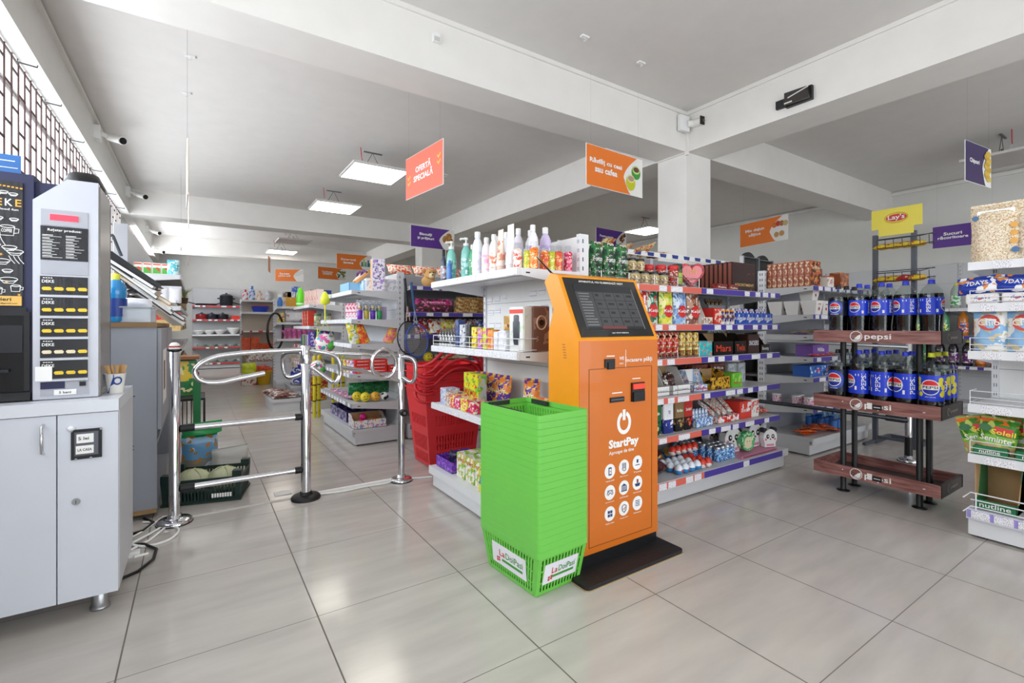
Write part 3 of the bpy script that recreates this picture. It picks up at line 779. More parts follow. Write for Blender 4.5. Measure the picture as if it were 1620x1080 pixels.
# left half: doodle poster and cup niche
m = MB(mat('17181D', .3, coat=.4)); m.box(-.86, -.536, 2.462, 2.47, 1.17, 1.625); po = t.part('poster', m)
def doodle(m, cx, cz, s, kind):
    y = 2.461
    if kind == 'mug':
        m.tube([(cx - s, y, cz + s * .7), (cx - s * .85, y, cz - s * .8), (cx + s * .7, y, cz - s * .8), (cx + s * .85, y, cz + s * .7)], .0014, 4)
        m.tube([(cx + s * .85 * cos(a), y, cz + s * .7 + s * .22 * sin(a)) for a in [i * pi / 6 for i in range(12)]], .0014, 4, True)
        m.tube([(cx + s * .8, y, cz + s * .4), (cx + s * 1.35, y, cz + s * .35), (cx + s * 1.3, y, cz - s * .3), (cx + s * .72, y, cz - s * .4)], .0014, 4)
    elif kind == 'cup':
        m.tube([(cx + s * cos(a), y, cz + s * .3 * sin(a)) for a in [i * pi / 6 for i in range(12)]], .0014, 4, True)
        m.tube([(cx - s, y, cz), (cx - s * .5, y, cz - s * .6), (cx + s * .5, y, cz - s * .6), (cx + s, y, cz)], .0014, 4)
    elif kind == 'star':
        m.poly([(cx + (s if i % 2 else s * .42) * sin(i * pi / 5), y, cz + (s if i % 2 else s * .42) * cos(i * pi / 5)) for i in range(10)][::-1])
    elif kind == 'lines':
        for q in range(3): m.tube([(cx + q * .012, y, cz + s), (cx + q * .012 + .006, y, cz), (cx + q * .012 + .016, y, cz - s)], .0012, 4)
m = MB(PAPER)
for a in ((-.575, 1.445, .022, 'mug'), (-.558, 1.488, .012, 'cup'), (-.60, 1.49, .014, 'cup'), (-.57, 1.385, .02, 'cup'), (-.555, 1.37, .022, 'cup'), (-.59, 1.335, .022, 'cup'), (-.575, 1.30, .014, 'cup'),
          (-.572, 1.268, .024, 'cup'), (-.553, 1.235, .014, 'mug'), (-.60, 1.225, .014, 'mug'), (-.572, 1.34, .014, 'lines'), (-.62, 1.41, .02, 'lines'), (-.56, 1.58, .012, 'cup'), (-.585, 1.585, .012, 'cup'), (-.60, 1.58, .01, 'cup')): doodle(m, *a)
t.part('doodle', m, po, label='white chalk style cup drawings')
m = MB(PAPER); m.text('K', -.572, 1.548, 2.462, width=.02, height=.026); m.text('food fun', -.572, 1.523, 2.462, width=.05, height=.007); m.text('COFFEE', -.577, 1.445, 2.4605, width=.028, height=.012); t.part('poster_lettering', m, po, label='white letters')
m = MB(mat('E3A63A', .4)); m.text('E', -.597, 1.548, 2.462, width=.016, height=.026); m.text('E', -.547, 1.548, 2.462, width=.016, height=.026)
for a in ((-.592, 1.358, .006, 'star'), (-.578, 1.258, .006, 'star'), (-.545, 1.212, .006, 'star')): doodle(m, *a)
for q in range(8): m.box(-.62 + q * .011, -.613 + q * .011, 2.46, 2.462, 1.603 - .001 * (q - 4), 1.608 - .001 * (q - 4))
t.part('gold_lettering', m, po, label='gold letters and stars')
m = MB(mat('E0B25A', .4)); m.box(-.86, -.538, 2.459, 2.462, 1.172, 1.207); m.use(DARK).text('rieri', -.583, 1.195, 2.459, width=.036, height=.013).text('nce@gmail.com', -.577, 1.18, 2.459, width=.056, height=.006)
t.part('contact_strip', m, po, label='yellow strip with black lettering')
m = MB(BLK); m.box(-.86, -.525, 2.455, 2.47, 1.135, 1.165); m.box(-.53, -.515, 2.45, 2.47, .86, 1.15); m.box(-.86, -.512, 2.44, 2.47, .825, .855)
m.use(mat('0C0D12', .2)).box(-.86, -.53, 2.465, 2.472, .856, 1.135); ni = t.part('cup_niche', m)
m = MB(mat('22242C', .3)); m.box(-.60, -.535, 2.455, 2.466, 1.0, 1.1); m.box(-.60, -.57, 2.44, 2.455, .93, .94); t.part('spout', m, ni)
t.put((0, 0, 0), 0, 'dark blue and silver coffee vending machine on the counter')
m = MB(BLACK)
for k in range(7): m.tube([(.085 * (1 - k * .07) * cos(a), .075 * (1 - k * .07) * sin(a), .006 + k * .010) for a in [i * pi / 9 for i in range(18)]], .006, 5, True)
m.lathe([(.08, 0), (.09, .02), (.06, .068), (.02, .072)], n=18)
single('coiled_hat', 'coil', m).put((-.392, 2.64, 1.648), 0, 'black coiled round bundle lying on top of the coffee machine', sc=(.8, .8, 1.1))
m = MB(mat('2E6CB0', .4)).box(-.06, .06, 0, .004, 0, .15); t = T('info_card', 'poster'); t.part('card', m)
m = MB(PAPER); m.box(-.05, .05, -.001, 0, .09, .093); m.box(-.04, .04, -.001, 0, .12, .124); m.use(mat('7A3A1E', .5)).disc((0.01, -.001, .035), .03); t.part('print', m)
t.put((-.655, 2.75, 1.66), 0, 'small blue info card standing on the coffee machine', sc=(.85, 1, .9))
# stirrer cup
t = T('paper_cup', 'cup'); m = MB(mat('EFEDE8', .5)); m.lathe([(.026, 0), (.036, .08), (.037, .081), (.0345, .08), (.025, .003)], n=24, cap0=True, cap1=False); ci = t.part('cup', m)
m = MB(mat('2B4A9A', .5)); i0 = len(m.v); m.poly([(-.05, 0, .078), (-.05, 0, .002), (-.035, 0, .002), (-.028, 0, .03), (-.012, 0, .04), (-.012, 0, .078)]); m.tube([(.0 + .014 * cos(a), 0, .052 + .014 * sin(a)) for a in [i * pi / 8 for i in range(16)]], .0035, 5, True)
for i in range(len(m.v)):
    x, y, z = m.v[i]; R = .0265 + .01 * z / .08; a = x / .034; m.v[i] = (R * sin(a), -R * cos(a) + y - .0012, z)
t.part('printed_handle', m, ci, label='blue printed mug shape')
for k in range(16):
    a = k * 2.4; r = .022 * ((k % 4 + 1) / 4); w = MB(mat('C99C62', .7)); dx, dy = random.uniform(-.035, .035), random.uniform(-.012, .012)
    w.hexa([(r * cos(a) - .003, r * sin(a), .01), (r * cos(a) + .003, r * sin(a), .01), (r * cos(a) + .003, r * sin(a) + .0015, .01), (r * cos(a) - .003, r * sin(a) + .0015, .01)] +
           [(r * cos(a) * 1.3 - .003 + dx, r * sin(a) * 1.3 + dy, .113), (r * cos(a) * 1.3 + .003 + dx, r * sin(a) * 1.3 + dy, .113), (r * cos(a) * 1.3 + .003 + dx, r * sin(a) * 1.3 + .0015 + dy, .113), (r * cos(a) * 1.3 - .003 + dx, r * sin(a) * 1.3 + .0015 + dy, .113)])
    single('wooden_stirrer', 'stirrer', w).put((-.283, 2.56, .822), .1, 'pale wooden stirring stick standing in the paper cup on the counter', 'wooden stirrers in the paper cup')
t.put((-.283, 2.56, .8205), .35, 'white paper cup with blue mug print holding stirrers on the counter')

# grey cabinet behind it
GC = mat('93969D', .5)
t = T('grey_cabinet', 'cabinet')
c = MB(GC); c.box(-.78, -.192, 3.42, 3.44, .03, 1.09); c.box(-.78, -.19, 4.84, 4.86, .03, 1.09); c.box(-.78, -.76, 3.44, 4.84, .03, 1.09); c.box(-.76, -.19, 3.44, 4.84, .03, .05); c.box(-.76, -.19, 3.44, 4.84, .42, .44)
c.box(-.76, -.19, 3.44, 4.84, .72, .73); t.part('carcass', c)
t.part('top_board', MB(mat('8A6B48', .8, bump=.3)).box(-.78, -.19, 3.41, 4.86, 1.09, 1.115), label='raw brown chipboard edge')
t.part('door', MB(mat('9DA0A7', .45)).box(-.19, -.172, 3.43, 4.1, .50, 1.085))
t.part('door', MB(mat('9DA0A7', .45)).box(-.19, -.172, 4.12, 4.84, .50, 1.085))
m = MB(PAPER); m.box(-.172, -.171, 3.6, 3.95, .62, .95); m.use(mat('7A5A4A', .6)).box(-.171, -.1705, 3.65, 3.8, .7, .88); t.part('stuck_poster', m, 2)
c = MB(mat('9A7A52', .8)); c.box(-.78, -.192, 3.40, 3.44, .03, .05); t.part('bottom_edge', c)
f = MB(DARK)
for x, z in ((-.30, .42), (-.30, .40), (-.295, .9 - .2)): f.tube([(x, 3.42, z), (x, 3.419, z)], .004, 8)
t.part('hinge_hole', f)
t.put((0, 0, 0), 0, 'grey chipboard cabinet standing behind the counter')
t = T('storage_tray', 'tray'); CL = mat('C9D0D6', .2, alpha=.55)
m = MB(CL); m.box(-.28, .25, -.2, -.196, 0, .085); m.box(-.28, .25, .196, .2, 0, .085); m.box(-.28, -.276, -.2, .2, 0, .085); m.box(.246, .25, -.2, .2, 0, .085); m.box(-.28, .25, -.2, .2, 0, .004); t.part('body', m)
m = MB(CL); m.tube([(-.285, -.205, .086), (.255, -.205, .086), (.255, .205, .086), (-.285, .205, .086)], .006, 6, True); t.part('rim', m)
t.put((-.47, 3.66, 1.117), 0, 'clear plastic tray of small things on the grey cabinet')
rng = random.Random(11)
for k in range(12):
    m = MB(mat(rng.choice(('8A8D92', '3C3F46', 'D9DADC', 'B9A98A')), .5)); m.tube([(0, 0, .008), (rng.uniform(.05, .09), 0, .01)], .007, 6); m.box(-.01, .012, -.008, .008, 0, .018)
    single('small_tool', 'tool', m).put((-.62 + k * .028, 3.6 + rng.uniform(-.08, .08), 1.123), rng.uniform(0, 3), 'small grey tool lying in the clear tray', 'small tools in the clear tray')
# ================================================================ chrome gate
RUB = mat('141416', .5)
def post(x, y, h, label, dark=False, r=.027, br=.085):
    t = T('chrome_post', 'post')
    b = MB(RUB if dark else CHROME); b.lathe([(br, 0), (br, .012), (br * .9, .022), (br * .55, .026), (r + .006, .03), (r + .006, .045), (r, .046)], n=28); t.part('base_flange', b)
    if not dark: t.part('base_pad', MB(RUB).lathe([(br + .003, 0), (br + .003, .006)], n=28))
    c = MB(CHROME); c.lathe([(r, .02), (r, h - .006), (r - .006, h)], n=22); t.part('tube', c)
    return t
t = post(0, 0, .965, '')
t.part('top_cap', MB(RUB).lathe([(.034, .958), (.034, .968)], n=20))
m = MB(PAPER); m.lathe([(.026, .968), (.028, .98), (.02, 1.0), (.008, 1.005)], n=16); m.use(mat('C03A30', .4)).lathe([(.0285, .978), (.0285, .986)], n=16); t.part('small_lid', m, label='white and red knob on the top')
t.put((-.104, 3.26, 0), 0, 'chrome gate post beside the grey cabinet, left of three')
t = post(0, 0, .90, '', True, .029, .088)
m = MB(CHROME); m.lathe([(.034, .86), (.034, .90), (.031, .91), (.031, .965), (.026, .972)], n=22); t.part('rotor_head', m)
m = MB(CHROME)   # arm reaching left
m.tube([(-.02, 0, .946), (-.28, -.01, .94), (-.42, -.02, .93), (-.50, -.02, .915), (-.56, -.03, .885), (-.59, -.03, .845), (-.575, -.03, .80), (-.53, -.03, .775), (-.46, -.03, .772), (-.40, -.02, .782), (-.235, 0, .81)], .0145, 12)
t.part('turnstile_arm', m)
m = MB(CHROME)   # arm reaching back
m.tube([(-.02, .03, .925), (-.06, .2, .92), (-.085, .30, .90), (-.09, .33, .85), (-.08, .32, .78), (-.05, .29, .745), (.02, .24, .77), (.10, .17, .83)], .0145, 12)
t.part('turnstile_arm', m)
m = MB(CHROME)   # arm reaching right, towards the camera
m.tube([(.02, -.01, .935), (.10, -.06, .925), (.155, -.09, .905), (.18, -.10, .87), (.19, -.10, .80), (.175, -.10, .75), (.155, -.09, .735), (.13, -.07, .75), (.04, -.01, .83)], .0145, 12)
t.part('turnstile_arm', m)
t.put((.579, 3.26, 0), 0, 'chrome turnstile post with looped arms, middle of three, black foot')
for z, s in ((.522, 'upper'), (.187, 'lower')):
    t = T('gate_rail', 'rail'); m = MB(CHROME); m.tube([(-.01, 3.26, z), (.525, 3.26, z)], .0165, 14); t.part('tube', m)
    for x0, x1 in ((-.078, -.01), (.515, .552)): t.part('rubber_end', MB(RUB).tube([(x0, 3.26, z), (x1, 3.26, z)], .021, 14))
    t.put((0, 0, 0), 0, s + ' horizontal chrome rail between the two left gate posts')
t = post(0, 0, .90, '', False, .022, .075)
m = MB(CHROME)
m.tube([(.0, 0, .70), (-.10, -.01, .742), (-.17, -.01, .765), (-.30, -.02, .80), (-.42, -.03, .825)], .0145, 12); t.part('turnstile_arm', m)
m = MB(CHROME)
m.tube([(-.135 + .085 * cos(a), -.03, .835 + .10 * sin(a)) for a in [radians(-110 + 330 * i / 22) for i in range(23)]] , .0125, 10); t.part('turnstile_arm', m)
m = MB(CHROME); m.tube([(.0, -.01, .875), (.04, -.05, .872), (.065, -.08, .85), (.07, -.09, .80), (.066, -.085, .73), (.045, -.06, .70), (.0, -.02, .735)], .0145, 12); t.part('turnstile_arm', m)
m = MB(CHROME); m.tube([(-.02, 0, .885), (-.30, 0, .905), (-.60, 0, .925)], .011, 8); t.part('cross_bar', m)
m = MB(RUB); m.tube([(.0, -.02, .487), (.0, -.062, .487)], .024, 14); m.use(STEEL).tube([(0, -.062, .487), (0, -.065, .487)], .01, 10); t.part('clamp_knob', m)
t.put((1.21, 3.26, 0), 0, 'thin chrome gate post with curled arm beside the red trolley baskets')
# right hand pole before the soft drinks
t = post(0, 0, 1.02, '', False, .024, .07)
t.part('rubber_sleeve', MB(BLACK).lathe([(.027, .05), (.027, .2)], n=18))
m = MB(mat('3A3C42', .3, .7)); m.tube([(-.03, 0, .335), (-.55, .52, .42), (-.95, .94, .475)], .016, 10); t.part('lower_rail', m)
t.part('rail_clamp', MB(RUB).tube([(-.03, .02, .335), (-.12, .11, .35)], .024, 12))
m = MB(STEEL); m.tube([(-.03, 0, .925), (-.50, .46, .955), (-.75, .74, .965)], .013, 10); t.part('upper_rail', m)
t.put((4.80, 1.46, 0), 0, 'chrome pole with two slanting rails behind the cola rack')
# threshold strip and cable duct
m = MB(mat('DAD6D0', .3)); m.box(-.02, .5, 3.30, 3.318, 0, .006); single('threshold_strip', 'floor strip', m).put((0, 0, 0), 0, 'thin pale metal floor strip between the two left gate posts')
m = MB(PAPER); m.box(.64, 1.16, 3.27, 3.30, 0, .018); m.tube([(.66, 3.26, .012), (.8, 3.24, .008), (.95, 3.25, .008), (1.1, 3.235, .01), (1.16, 3.27, .012), (1.28, 3.25, .006), (1.42, 3.20, .006)], .006, 6)
single('cable_duct', 'cable duct', m).put((0, 0, 0), 0, 'white cable duct on the floor between chrome gate posts')
m = MB(mat('F2F1ED', .4)); m.box(-.05, .05, -.04, .04, 0, .004); single('floor_patch', 'floor plate', m).put((.47, 3.44, .001), 0, 'pale square patch on the tiles beside the turnstile foot')  # thin whitish square lying on the tiles
# cables by the cabinet
m = MB(PAPER)
m.tube([(-.30, 3.05, .02), (-.22, 2.98, .006), (-.12, 3.0, .006), (-.08, 3.12, .006), (-.14, 3.22, .006), (-.2, 3.15, .006), (-.28, 3.0, .02), (-.34, 2.95, .006)], .006, 6)
m.tube([(-.25, 3.35, .006), (-.18, 3.3, .006), (-.14, 3.2, .006), (-.2, 3.05, .006), (-.3, 2.93, .006)], .006, 6)
m.tube([(-.10, 3.36, .006), (-.16, 3.38, .006), (-.24, 3.2, .006), (-.32, 3.08, .006)], .005, 6)
m.box(-.262, -.222, 2.80, 2.83, .03, .055); m.tube([(-.24, 2.78, .04), (-.19, 2.8, .035)], .006, 6)
single('white_cable', 'cable', m).put((0, 0, 0), 0, 'white looping power cables on the floor behind the counter')
m = MB(BLACK); m.tube([(-.32, 3.05, .012), (-.22, 3.0, .01), (-.165, 2.9, .01), (-.17, 2.78, .01), (-.22, 2.68, .01), (-.3, 2.62, .012)], .007, 6)
m.tube([(-.32, 3.15, .012), (-.24, 3.2, .01), (-.2, 3.3, .01), (-.25, 3.4, .01)], .007, 6)
single('black_cable', 'cable', m).put((0, 0, 0), 0, 'black power cable curving on the floor beside the counter')

# ================================================================ payment kiosk
KO = mat('F39A12', .35, coat=.3); KS = mat('F29A14', .35); KP = mat('D46F10', .35, coat=.3)  # KP: same paint as KS, deepened to carry the front's shade
t = T('payment_kiosk', 'payment terminal')
X0, X1 = 1.405, 1.93
prof = [(1.60, .07), (1.60, 1.035), (1.745, 1.335), (1.80, 1.35), (1.845, 1.31), (1.775, 1.175), (1.812, 1.07), (1.812, .07)]
hd = MB(KS); hd.prism(prof, X0, X1, 'x'); t.part('body', hd)
t.part('plinth', MB(BLACK).box(X0 + .004, X1 - .004, 1.605, 1.81, 0, .07))
m = MB(mat('1A1A1C', .6, bump=.2)); m.rbox(1.34, 1.965, 1.47, 1.68, .004, .02, .02); mi = t.part('foot_mat', m)
m = MB(mat('B59B78', .8)); m.rbox(1.335, 1.97, 1.465, 1.675, 0, .004, .02); t.part('mat_edge', m, mi, label='worn brown rubber edge')
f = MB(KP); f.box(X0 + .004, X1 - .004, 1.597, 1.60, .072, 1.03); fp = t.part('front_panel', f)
f = MB(mat('8A4A10', .5)); xa, xb, za, zb = X0 + .06, X1 - .05, .10, .90
f.box(xa, xb, 1.5955, 1.597, zb, zb + .003); f.box(xa, xa + .003, 1.5955, 1.597, za, zb); f.box(xb, xb + .003, 1.5955, 1.597, za, zb); f.box(xa, xb, 1.5955, 1.597, za, za + .003)
t.part('door_seam', f, fp)
# screen on the sloping head
sl = Vector((0, .145, .30)); sl.normalize(); nrm = Vector((0, -sl.z, sl.y))
def slope(u, s, off=0.0):  # u across, s up the slope from the front edge
    p = Vector((0, 1.60, 1.035)) + sl * s + nrm * off; return (X0 + u, p.y, p.z)
W_ = X1 - X0; Ls = math.hypot(.145, .30)
def slab_s(mb, u0, u1, s0, s1, o0, o1):
    mb.hexa([slope(u0, s0, o0), slope(u1, s0, o0), slope(u1, s1, o0), slope(u0, s1, o0), slope(u0, s0, o1), slope(u1, s0, o1), slope(u1, s1, o1), slope(u0, s1, o1)])
m = MB(mat('121214', .12, coat=.6)); slab_s(m, .022, W_ - .022, .012, Ls - .012, 0, .003); bz = t.part('screen_bezel', m)
m = MB(mat('4A4B4C', .15)); slab_s(m, .07, W_ - .07, .05, Ls - .045, .003, .0045); sc_ = t.part('screen', m, bz)
m = MB(mat('2A2B2D', .2)); slab_s(m, .07, W_ - .07, Ls - .085, Ls - .045, .0045, .005); slab_s(m, .075, W_ - .075, .05, .062, .0045, .005)
for q in range(5): slab_s(m, .175 + q * .07, .178 + q * .07, .063, Ls - .088, .0045, .005)
for q in range(4): slab_s(m, .175, W_ - .075, .063 + q * .047, .0655 + q * .047, .0045, .005)
rng = random.Random(4)
for q in range(4):
    for r_ in range(4): a, b = .19 + q * .07, .075 + r_ * .047; slab_s(m, a, a + rng.uniform(.02, .04), b + .01, b + .022, .0045, .005)
t.part('screen_tiles', m, bz)
m = MB(mat('7C7D80', .3))
for q in range(12): slab_s(m, .085, .085 + rng.uniform(.05, .075), .07 + q * .015, .075 + q * .015, .0045, .005)
slab_s(m, W_ - .073, W_ - .069, .05, Ls - .06, .0045, .0055)
t.part('screen_list', m, bz)
m = MB(mat('7A3A3E', .3)); slab_s(m, .17, .33, .052, .066, .005, .0055); t.part('red_bar', m, bz)
def text_slope(mb, s, u, v, width, height):
    i0 = len(mb.v); mb.text(s, 0, 0, 0, width=width, height=height)
    for i in range(i0, len(mb.v)): x, y, z = mb.v[i]; mb.v[i] = slope(u + x, v + z, .0052)
m = MB(PAPER); text_slope(m, 'APARATUL NU ELIBEREAZĂ REST', W_ / 2, Ls - .028, .30, .014); text_slope(m, 'QIWI  WE PAY TERMINALS', W_ / 2 + .01, .03, .11, .007); t.part('screen_notice', m, bz)
m = MB(PAPER); m.text('Încasare plăți', 1.79, .935, 1.597, width=.19, height=.03); m.text('WE', 1.672, .945, 1.597, width=.03, height=.016); m.text('PAY', 1.672, .92, 1.597, width=.026, height=.008); m.box(1.698, 1.7, 1.5955, 1.597, .90, .985)
m.box(1.575, 1.625, 1.5955, 1.597, .955, .96); m.box(1.655, 1.73, 1.5955, 1.597, .853 - .03, .858 - .03) if False else None
# power ring
cx, cz = 1.688, .64
pts_o = [(cx + .047 * cos(a), cz + .055 * sin(a)) for a in [radians(112 + 316 * i / 28) for i in range(29)]]
pts_i = [(cx + .029 * cos(a), cz + .036 * sin(a)) for a in [radians(428 - 316 * i / 28) for i in range(29)]]
for i in range(28):
    o1, o2 = pts_o[i], pts_o[i + 1]; i1, i2 = pts_i[28 - i], pts_i[27 - i]
    m.add([(o1[0], 1.596, o1[1]), (i1[0], 1.596, i1[1]), (i2[0], 1.596, i2[1]), (o2[0], 1.596, o2[1])], [(0, 1, 2, 3)])
m.box(cx - .009, cx + .009, 1.5955, 1.597, cz + .012, cz + .062)
m.text('StartPay', 1.688, .5425, 1.597, width=.20, height=.052, bold=.045)
m.text('Aproape de tine', 1.672, .505, 1.597, width=.165, height=.022)
t.part('lettering', m, fp, label='white printed logo and words')
names = ['Telefonie mobilă', 'Plăți facturi', 'Taxe', 'Servicii jocuri', 'Servicii financiare', 'Rovinietă', 'Altele online', 'Asigurări', 'Abonamente']
for r_ in range(3):
    for c_ in range(3):
        x, z = 1.595 + c_ * .092, .425 - r_ * .098 + c_ * .006
        m = MB(PAPER); m.disc((x, 1.596, z), .034, n=28); k = r_ * 3 + c_
        m.text(names[k], x, z - .044, 1.597, width=.055, height=.007)
        if c_ == 0 and r_ == 0: pass
        ii = t.part('icon_badge', m, fp)
        g = MB(mat('2A3A6A', .4)); y0, y1 = 1.594, 1.596
        if k == 0: g.box(x - .009, x + .009, y0, y1, z - .018, z + .018); g.use(PAPER).box(x - .006, x + .006, y0 - .0005, y0, z - .012, z + .012); g.use(mat('D8742A', .4)).box(x - .003, x + .003, y0 - .001, y0, z - .003, z + .003)
        elif k == 1: g.tube([(x - .01, y0, z + .018), (x + .01, y0, z + .018), (x + .01, y0, z - .016), (x, y0, z - .018), (x - .01, y0, z - .012)], .0014, 4, True); [g.box(x - .006, x + .006, y0, y1, z + q * .006 - .006, z + q * .006 - .004) for q in range(4)]
        elif k == 2: g.box(x - .005, x + .005, y0, y1, z + .0, z + .016); g.box(x - .014, x + .014, y0, y1, z - .012, z - .009)
        elif k == 3: g.tube([(x - .018, y0, z - .008), (x - .014, y0, z + .01), (x + .014, y0, z + .01), (x + .018, y0, z - .008), (x + .01, y0, z - .01), (x + .006, y0, z - .002), (x - .006, y0, z - .002), (x - .01, y0, z - .01)], .0016, 4, True); g.box(x - .01, x - .006, y0, y1, z + .003, z + .006); g.box(x + .006, x + .01, y0, y1, z + .003, z + .006)
        elif k == 4: g.prism([(x - .018, z + .008), (x + .018, z + .008), (x, z + .019)], y0, y1, 'y'); [g.box(x - .015 + q * .0095, x - .0115 + q * .0095, y0, y1, z - .012, z + .006) for q in range(4)]; g.box(x - .018, x + .018, y0, y1, z - .017, z - .013)
        elif k == 5: g.prism([(x - .018, z - .002), (x + .018, z - .002), (x + .012, z - .016), (x - .012, z - .016)], y0, y1, 'y'); g.use(mat('8A3A2A', .4)).box(x - .005, x + .005, y0, y1, z, z + .018)
        elif k == 6: [g.box(x - .014 + (q % 2) * .016, x - .002 + (q % 2) * .016, y0, y1, z - .014 + (q // 2) * .016, z - .002 + (q // 2) * .016) for q in range(4)]
        elif k == 7: g.tube([(x - .014, y0, z + .012), (x, y0, z + .018), (x + .014, y0, z + .012), (x + .012, y0, z - .008), (x, y0, z - .019), (x - .012, y0, z - .008)], .0016, 4, True); g.use(mat('D8742A', .4)).tube([(x - .006, y0, z), (x - .001, y0, z - .006), (x + .007, y0, z + .006)], .0014, 4)
        else: [g.box(x - .014, x + .014, y0, y1, z - .012 + q * .008, z - .0095 + q * .008) for q in range(4)]
        t.part('icon', g, fp, label='dark blue pictogram')
m = MB(BLACK); m.box(1.56, 1.625, 1.592, 1.598, .905, .945); m.box(1.578, 1.62, 1.588, 1.598, .897, .93); t.part('scanner_slot', m, fp)
m = MB(BLACK); m.box(1.595, 1.685, 1.591, 1.598, .742, .765); m.use(mat('6A6A6A', .4)).box(1.60, 1.68, 1.590, 1.592, .752, .756); t.part('card_slot', m, fp)
m = MB(BLACK); m.box(1.735, 1.822, 1.588, 1.598, .735, .825); m.box(1.74, 1.818, 1.582, 1.59, .735, .78); m.use(mat('FF3020', .4, emit=1.5)).box(1.742, 1.816, 1.584, 1.589, .795, .818); t.part('note_acceptor', m, fp, label='black slot with glowing red lip')
m = MB(PAPER); m.box(1.61, 1.675, 1.5955, 1.597, .782, .787); m.box(1.745, 1.80, 1.5955, 1.597, .842, .846); t.part('slot_caption', m, fp)
m = MB(mat('A8690E', .5))
for q in range(6): m.box(X0 - .001, X0, 1.68 + q * .002, 1.70 + q * .002, .95 + q * .012, .954 + q * .012)
t.part('side_vent', m)
m = MB(BLACK); m.tube([(X0 + .02, 1.80, 1.34), (X0 - .045, 1.85, 1.43)], .006, 6, r2=.002); t.part('antenna', m)
t.put((0, 0, 0), 0, 'orange self service payment kiosk with sloping black touch screen')

# ================================================================ green shopping baskets
GR = mat('6FC84C', .35); GRD = mat('70C850', .3)
def green_basket(first):
    t = T('shopping_basket', 'basket')
    w, d = .28, .425                      # rim
    bw, bd = .245, .335; ox, oy = .022, .045
    H1 = .172
    def c(z):
        f = z / H1; g = 1 - f
        x0, x1 = ox * g + .006 * f, ox * g + .006 * f + bw * g + (w - .012) * f
        y0, y1 = oy * g + .006 * f, oy * g + .006 * f + bd * g + (d - .012) * f
        return x0, x1, y0, y1
    m = MB(GR); x0, x1, y0, y1 = c(0)
    m.box(x0, x1, y0, y1, 0, .004)
    a0, a1 = c(0), c(H1)
    sides = [((a0[0], a0[2]), (a0[1], a0[2]), (a1[1], a1[2]), (a1[0], a1[2]), 13), ((a0[0], a0[3]), (a0[0], a0[2]), (a1[0], a1[2]), (a1[0], a1[3]), 19),
             ((a0[1], a0[2]), (a0[1], a0[3]), (a1[1], a1[3]), (a1[1], a1[2]), 19), ((a0[1], a0[3]), (a0[0], a0[3]), (a1[0], a1[3]), (a1[1], a1[3]), 13)]
    for p, q, r, s_, n in sides:
        cc = [(p[0], p[1], 0), (q[0], q[1], 0), (r[0], r[1], H1), (s_[0], s_[1], H1)]
        R = [(0, 1, 0, .09)] + slots(n, .09, .30) + [(0, 1, .30, .34)] + slots(n, .34, .60) + [(0, 1, .60, .64)] + slots(n, .64, .92) + [(0, 1, .92, 1)]
        patch(m, cc, R, .002)
    t.part('body', m)
    m = MB(GRD); r = .012
    def loop(z, g, rr): return [(w / 2 + (w / 2 - g - rr) * sx + rr * cos(a), d / 2 + (d / 2 - g - rr) * sy + rr * sin(a), z) for sx, sy, aa in ((1, 1, 0), (-1, 1, 90), (-1, -1, 180), (1, -1, 270)) for a in [radians(aa + 90 * i / 4) for i in range(5)]]
    m.ring([loop(H1 - .002, .004, .012), loop(H1 - .002, 0, .014), loop(H1 + .0235, 0, .014), loop(H1 + .0245, .001, .013), loop(H1 + .0245, .005, .010), loop(H1 + .002, .006, .009)], False, False); t.part('rim', m)
    if first == 'bottom':
        for s in ('front', 'side'):
            n = MB(mat('ECEAF2', .4))
            if s == 'front': z0, z1, u0, u1 = .045, .135, .05, .235; 
            else: z0, z1, u0, u1 = .045, .135, .09, .33
            L = u1 - u0
            n.box(-L / 2, L / 2, 0, .002, -.045, .045); i0 = 0
            n.use(mat('4A9A3A', .5)).text('DoiPasi', L * .17, .010, 0, width=L * .50, height=.028); n.hexa([(-.05, -.0008, -.024), (L * .40, -.0008, -.024), (L * .40, 0, -.024), (-.05, 0, -.024), (-.046, -.0008, -.013), (L * .40, -.0008, -.013), (L * .40, 0, -.013), (-.046, 0, -.013)])
            n.use(mat('C8402E', .5)).text('La', -L * .19, .010, 0, width=L * .17, height=.028)
            for q in range(4):
                a, b = -L * .36 + (q % 2) * .013, -.018 - (q // 2) * .011 + (q % 2) * .003; n.box(a, a + .010, -.0008, 0, b - .0045, b + .0045)
            tilt = math.atan2(.04 if s == 'front' else .017, H1)
            if s == 'front': M_ = Matrix.Translation((w / 2, .0235, .088)) @ Matrix.Rotation(tilt, 4, 'X')
            else: M_ = Matrix.Translation((.0115, .215, .088)) @ Matrix.Rotation(-pi / 2, 4, 'Z') @ Matrix.Rotation(tilt * .9, 4, 'X')
            n.xform(M_); t.part('name_card', n, label='white card with red and green shop lettering')
    if first == 'top':
        m = MB(mat('1E2A22', .5))
        m.rbox(-.008, .008, -.10, .10, 0, .018, .006); m.xform(Matrix.Translation((.016, d / 2 + .02, H1 + .006)))
        i0 = len(m.v); m.rbox(-.06, .06, -.007, .007, 0, .018, .006); m.xform(Matrix.Translation((.10, d - .018, H1 + .006)), i0)
        i0 = len(m.v); m.rbox(-.007, .007, -.06, .06, 0, .018, .006); m.xform(Matrix.Translation((w - .016, d - .12, H1 + .006)), i0)
        t.part('handle_grip', m, label='dark green handle grips')
    return t
bloc = (1.122, 1.512); ba = radians(3.5)
gb = green_basket(None)
NB = 21
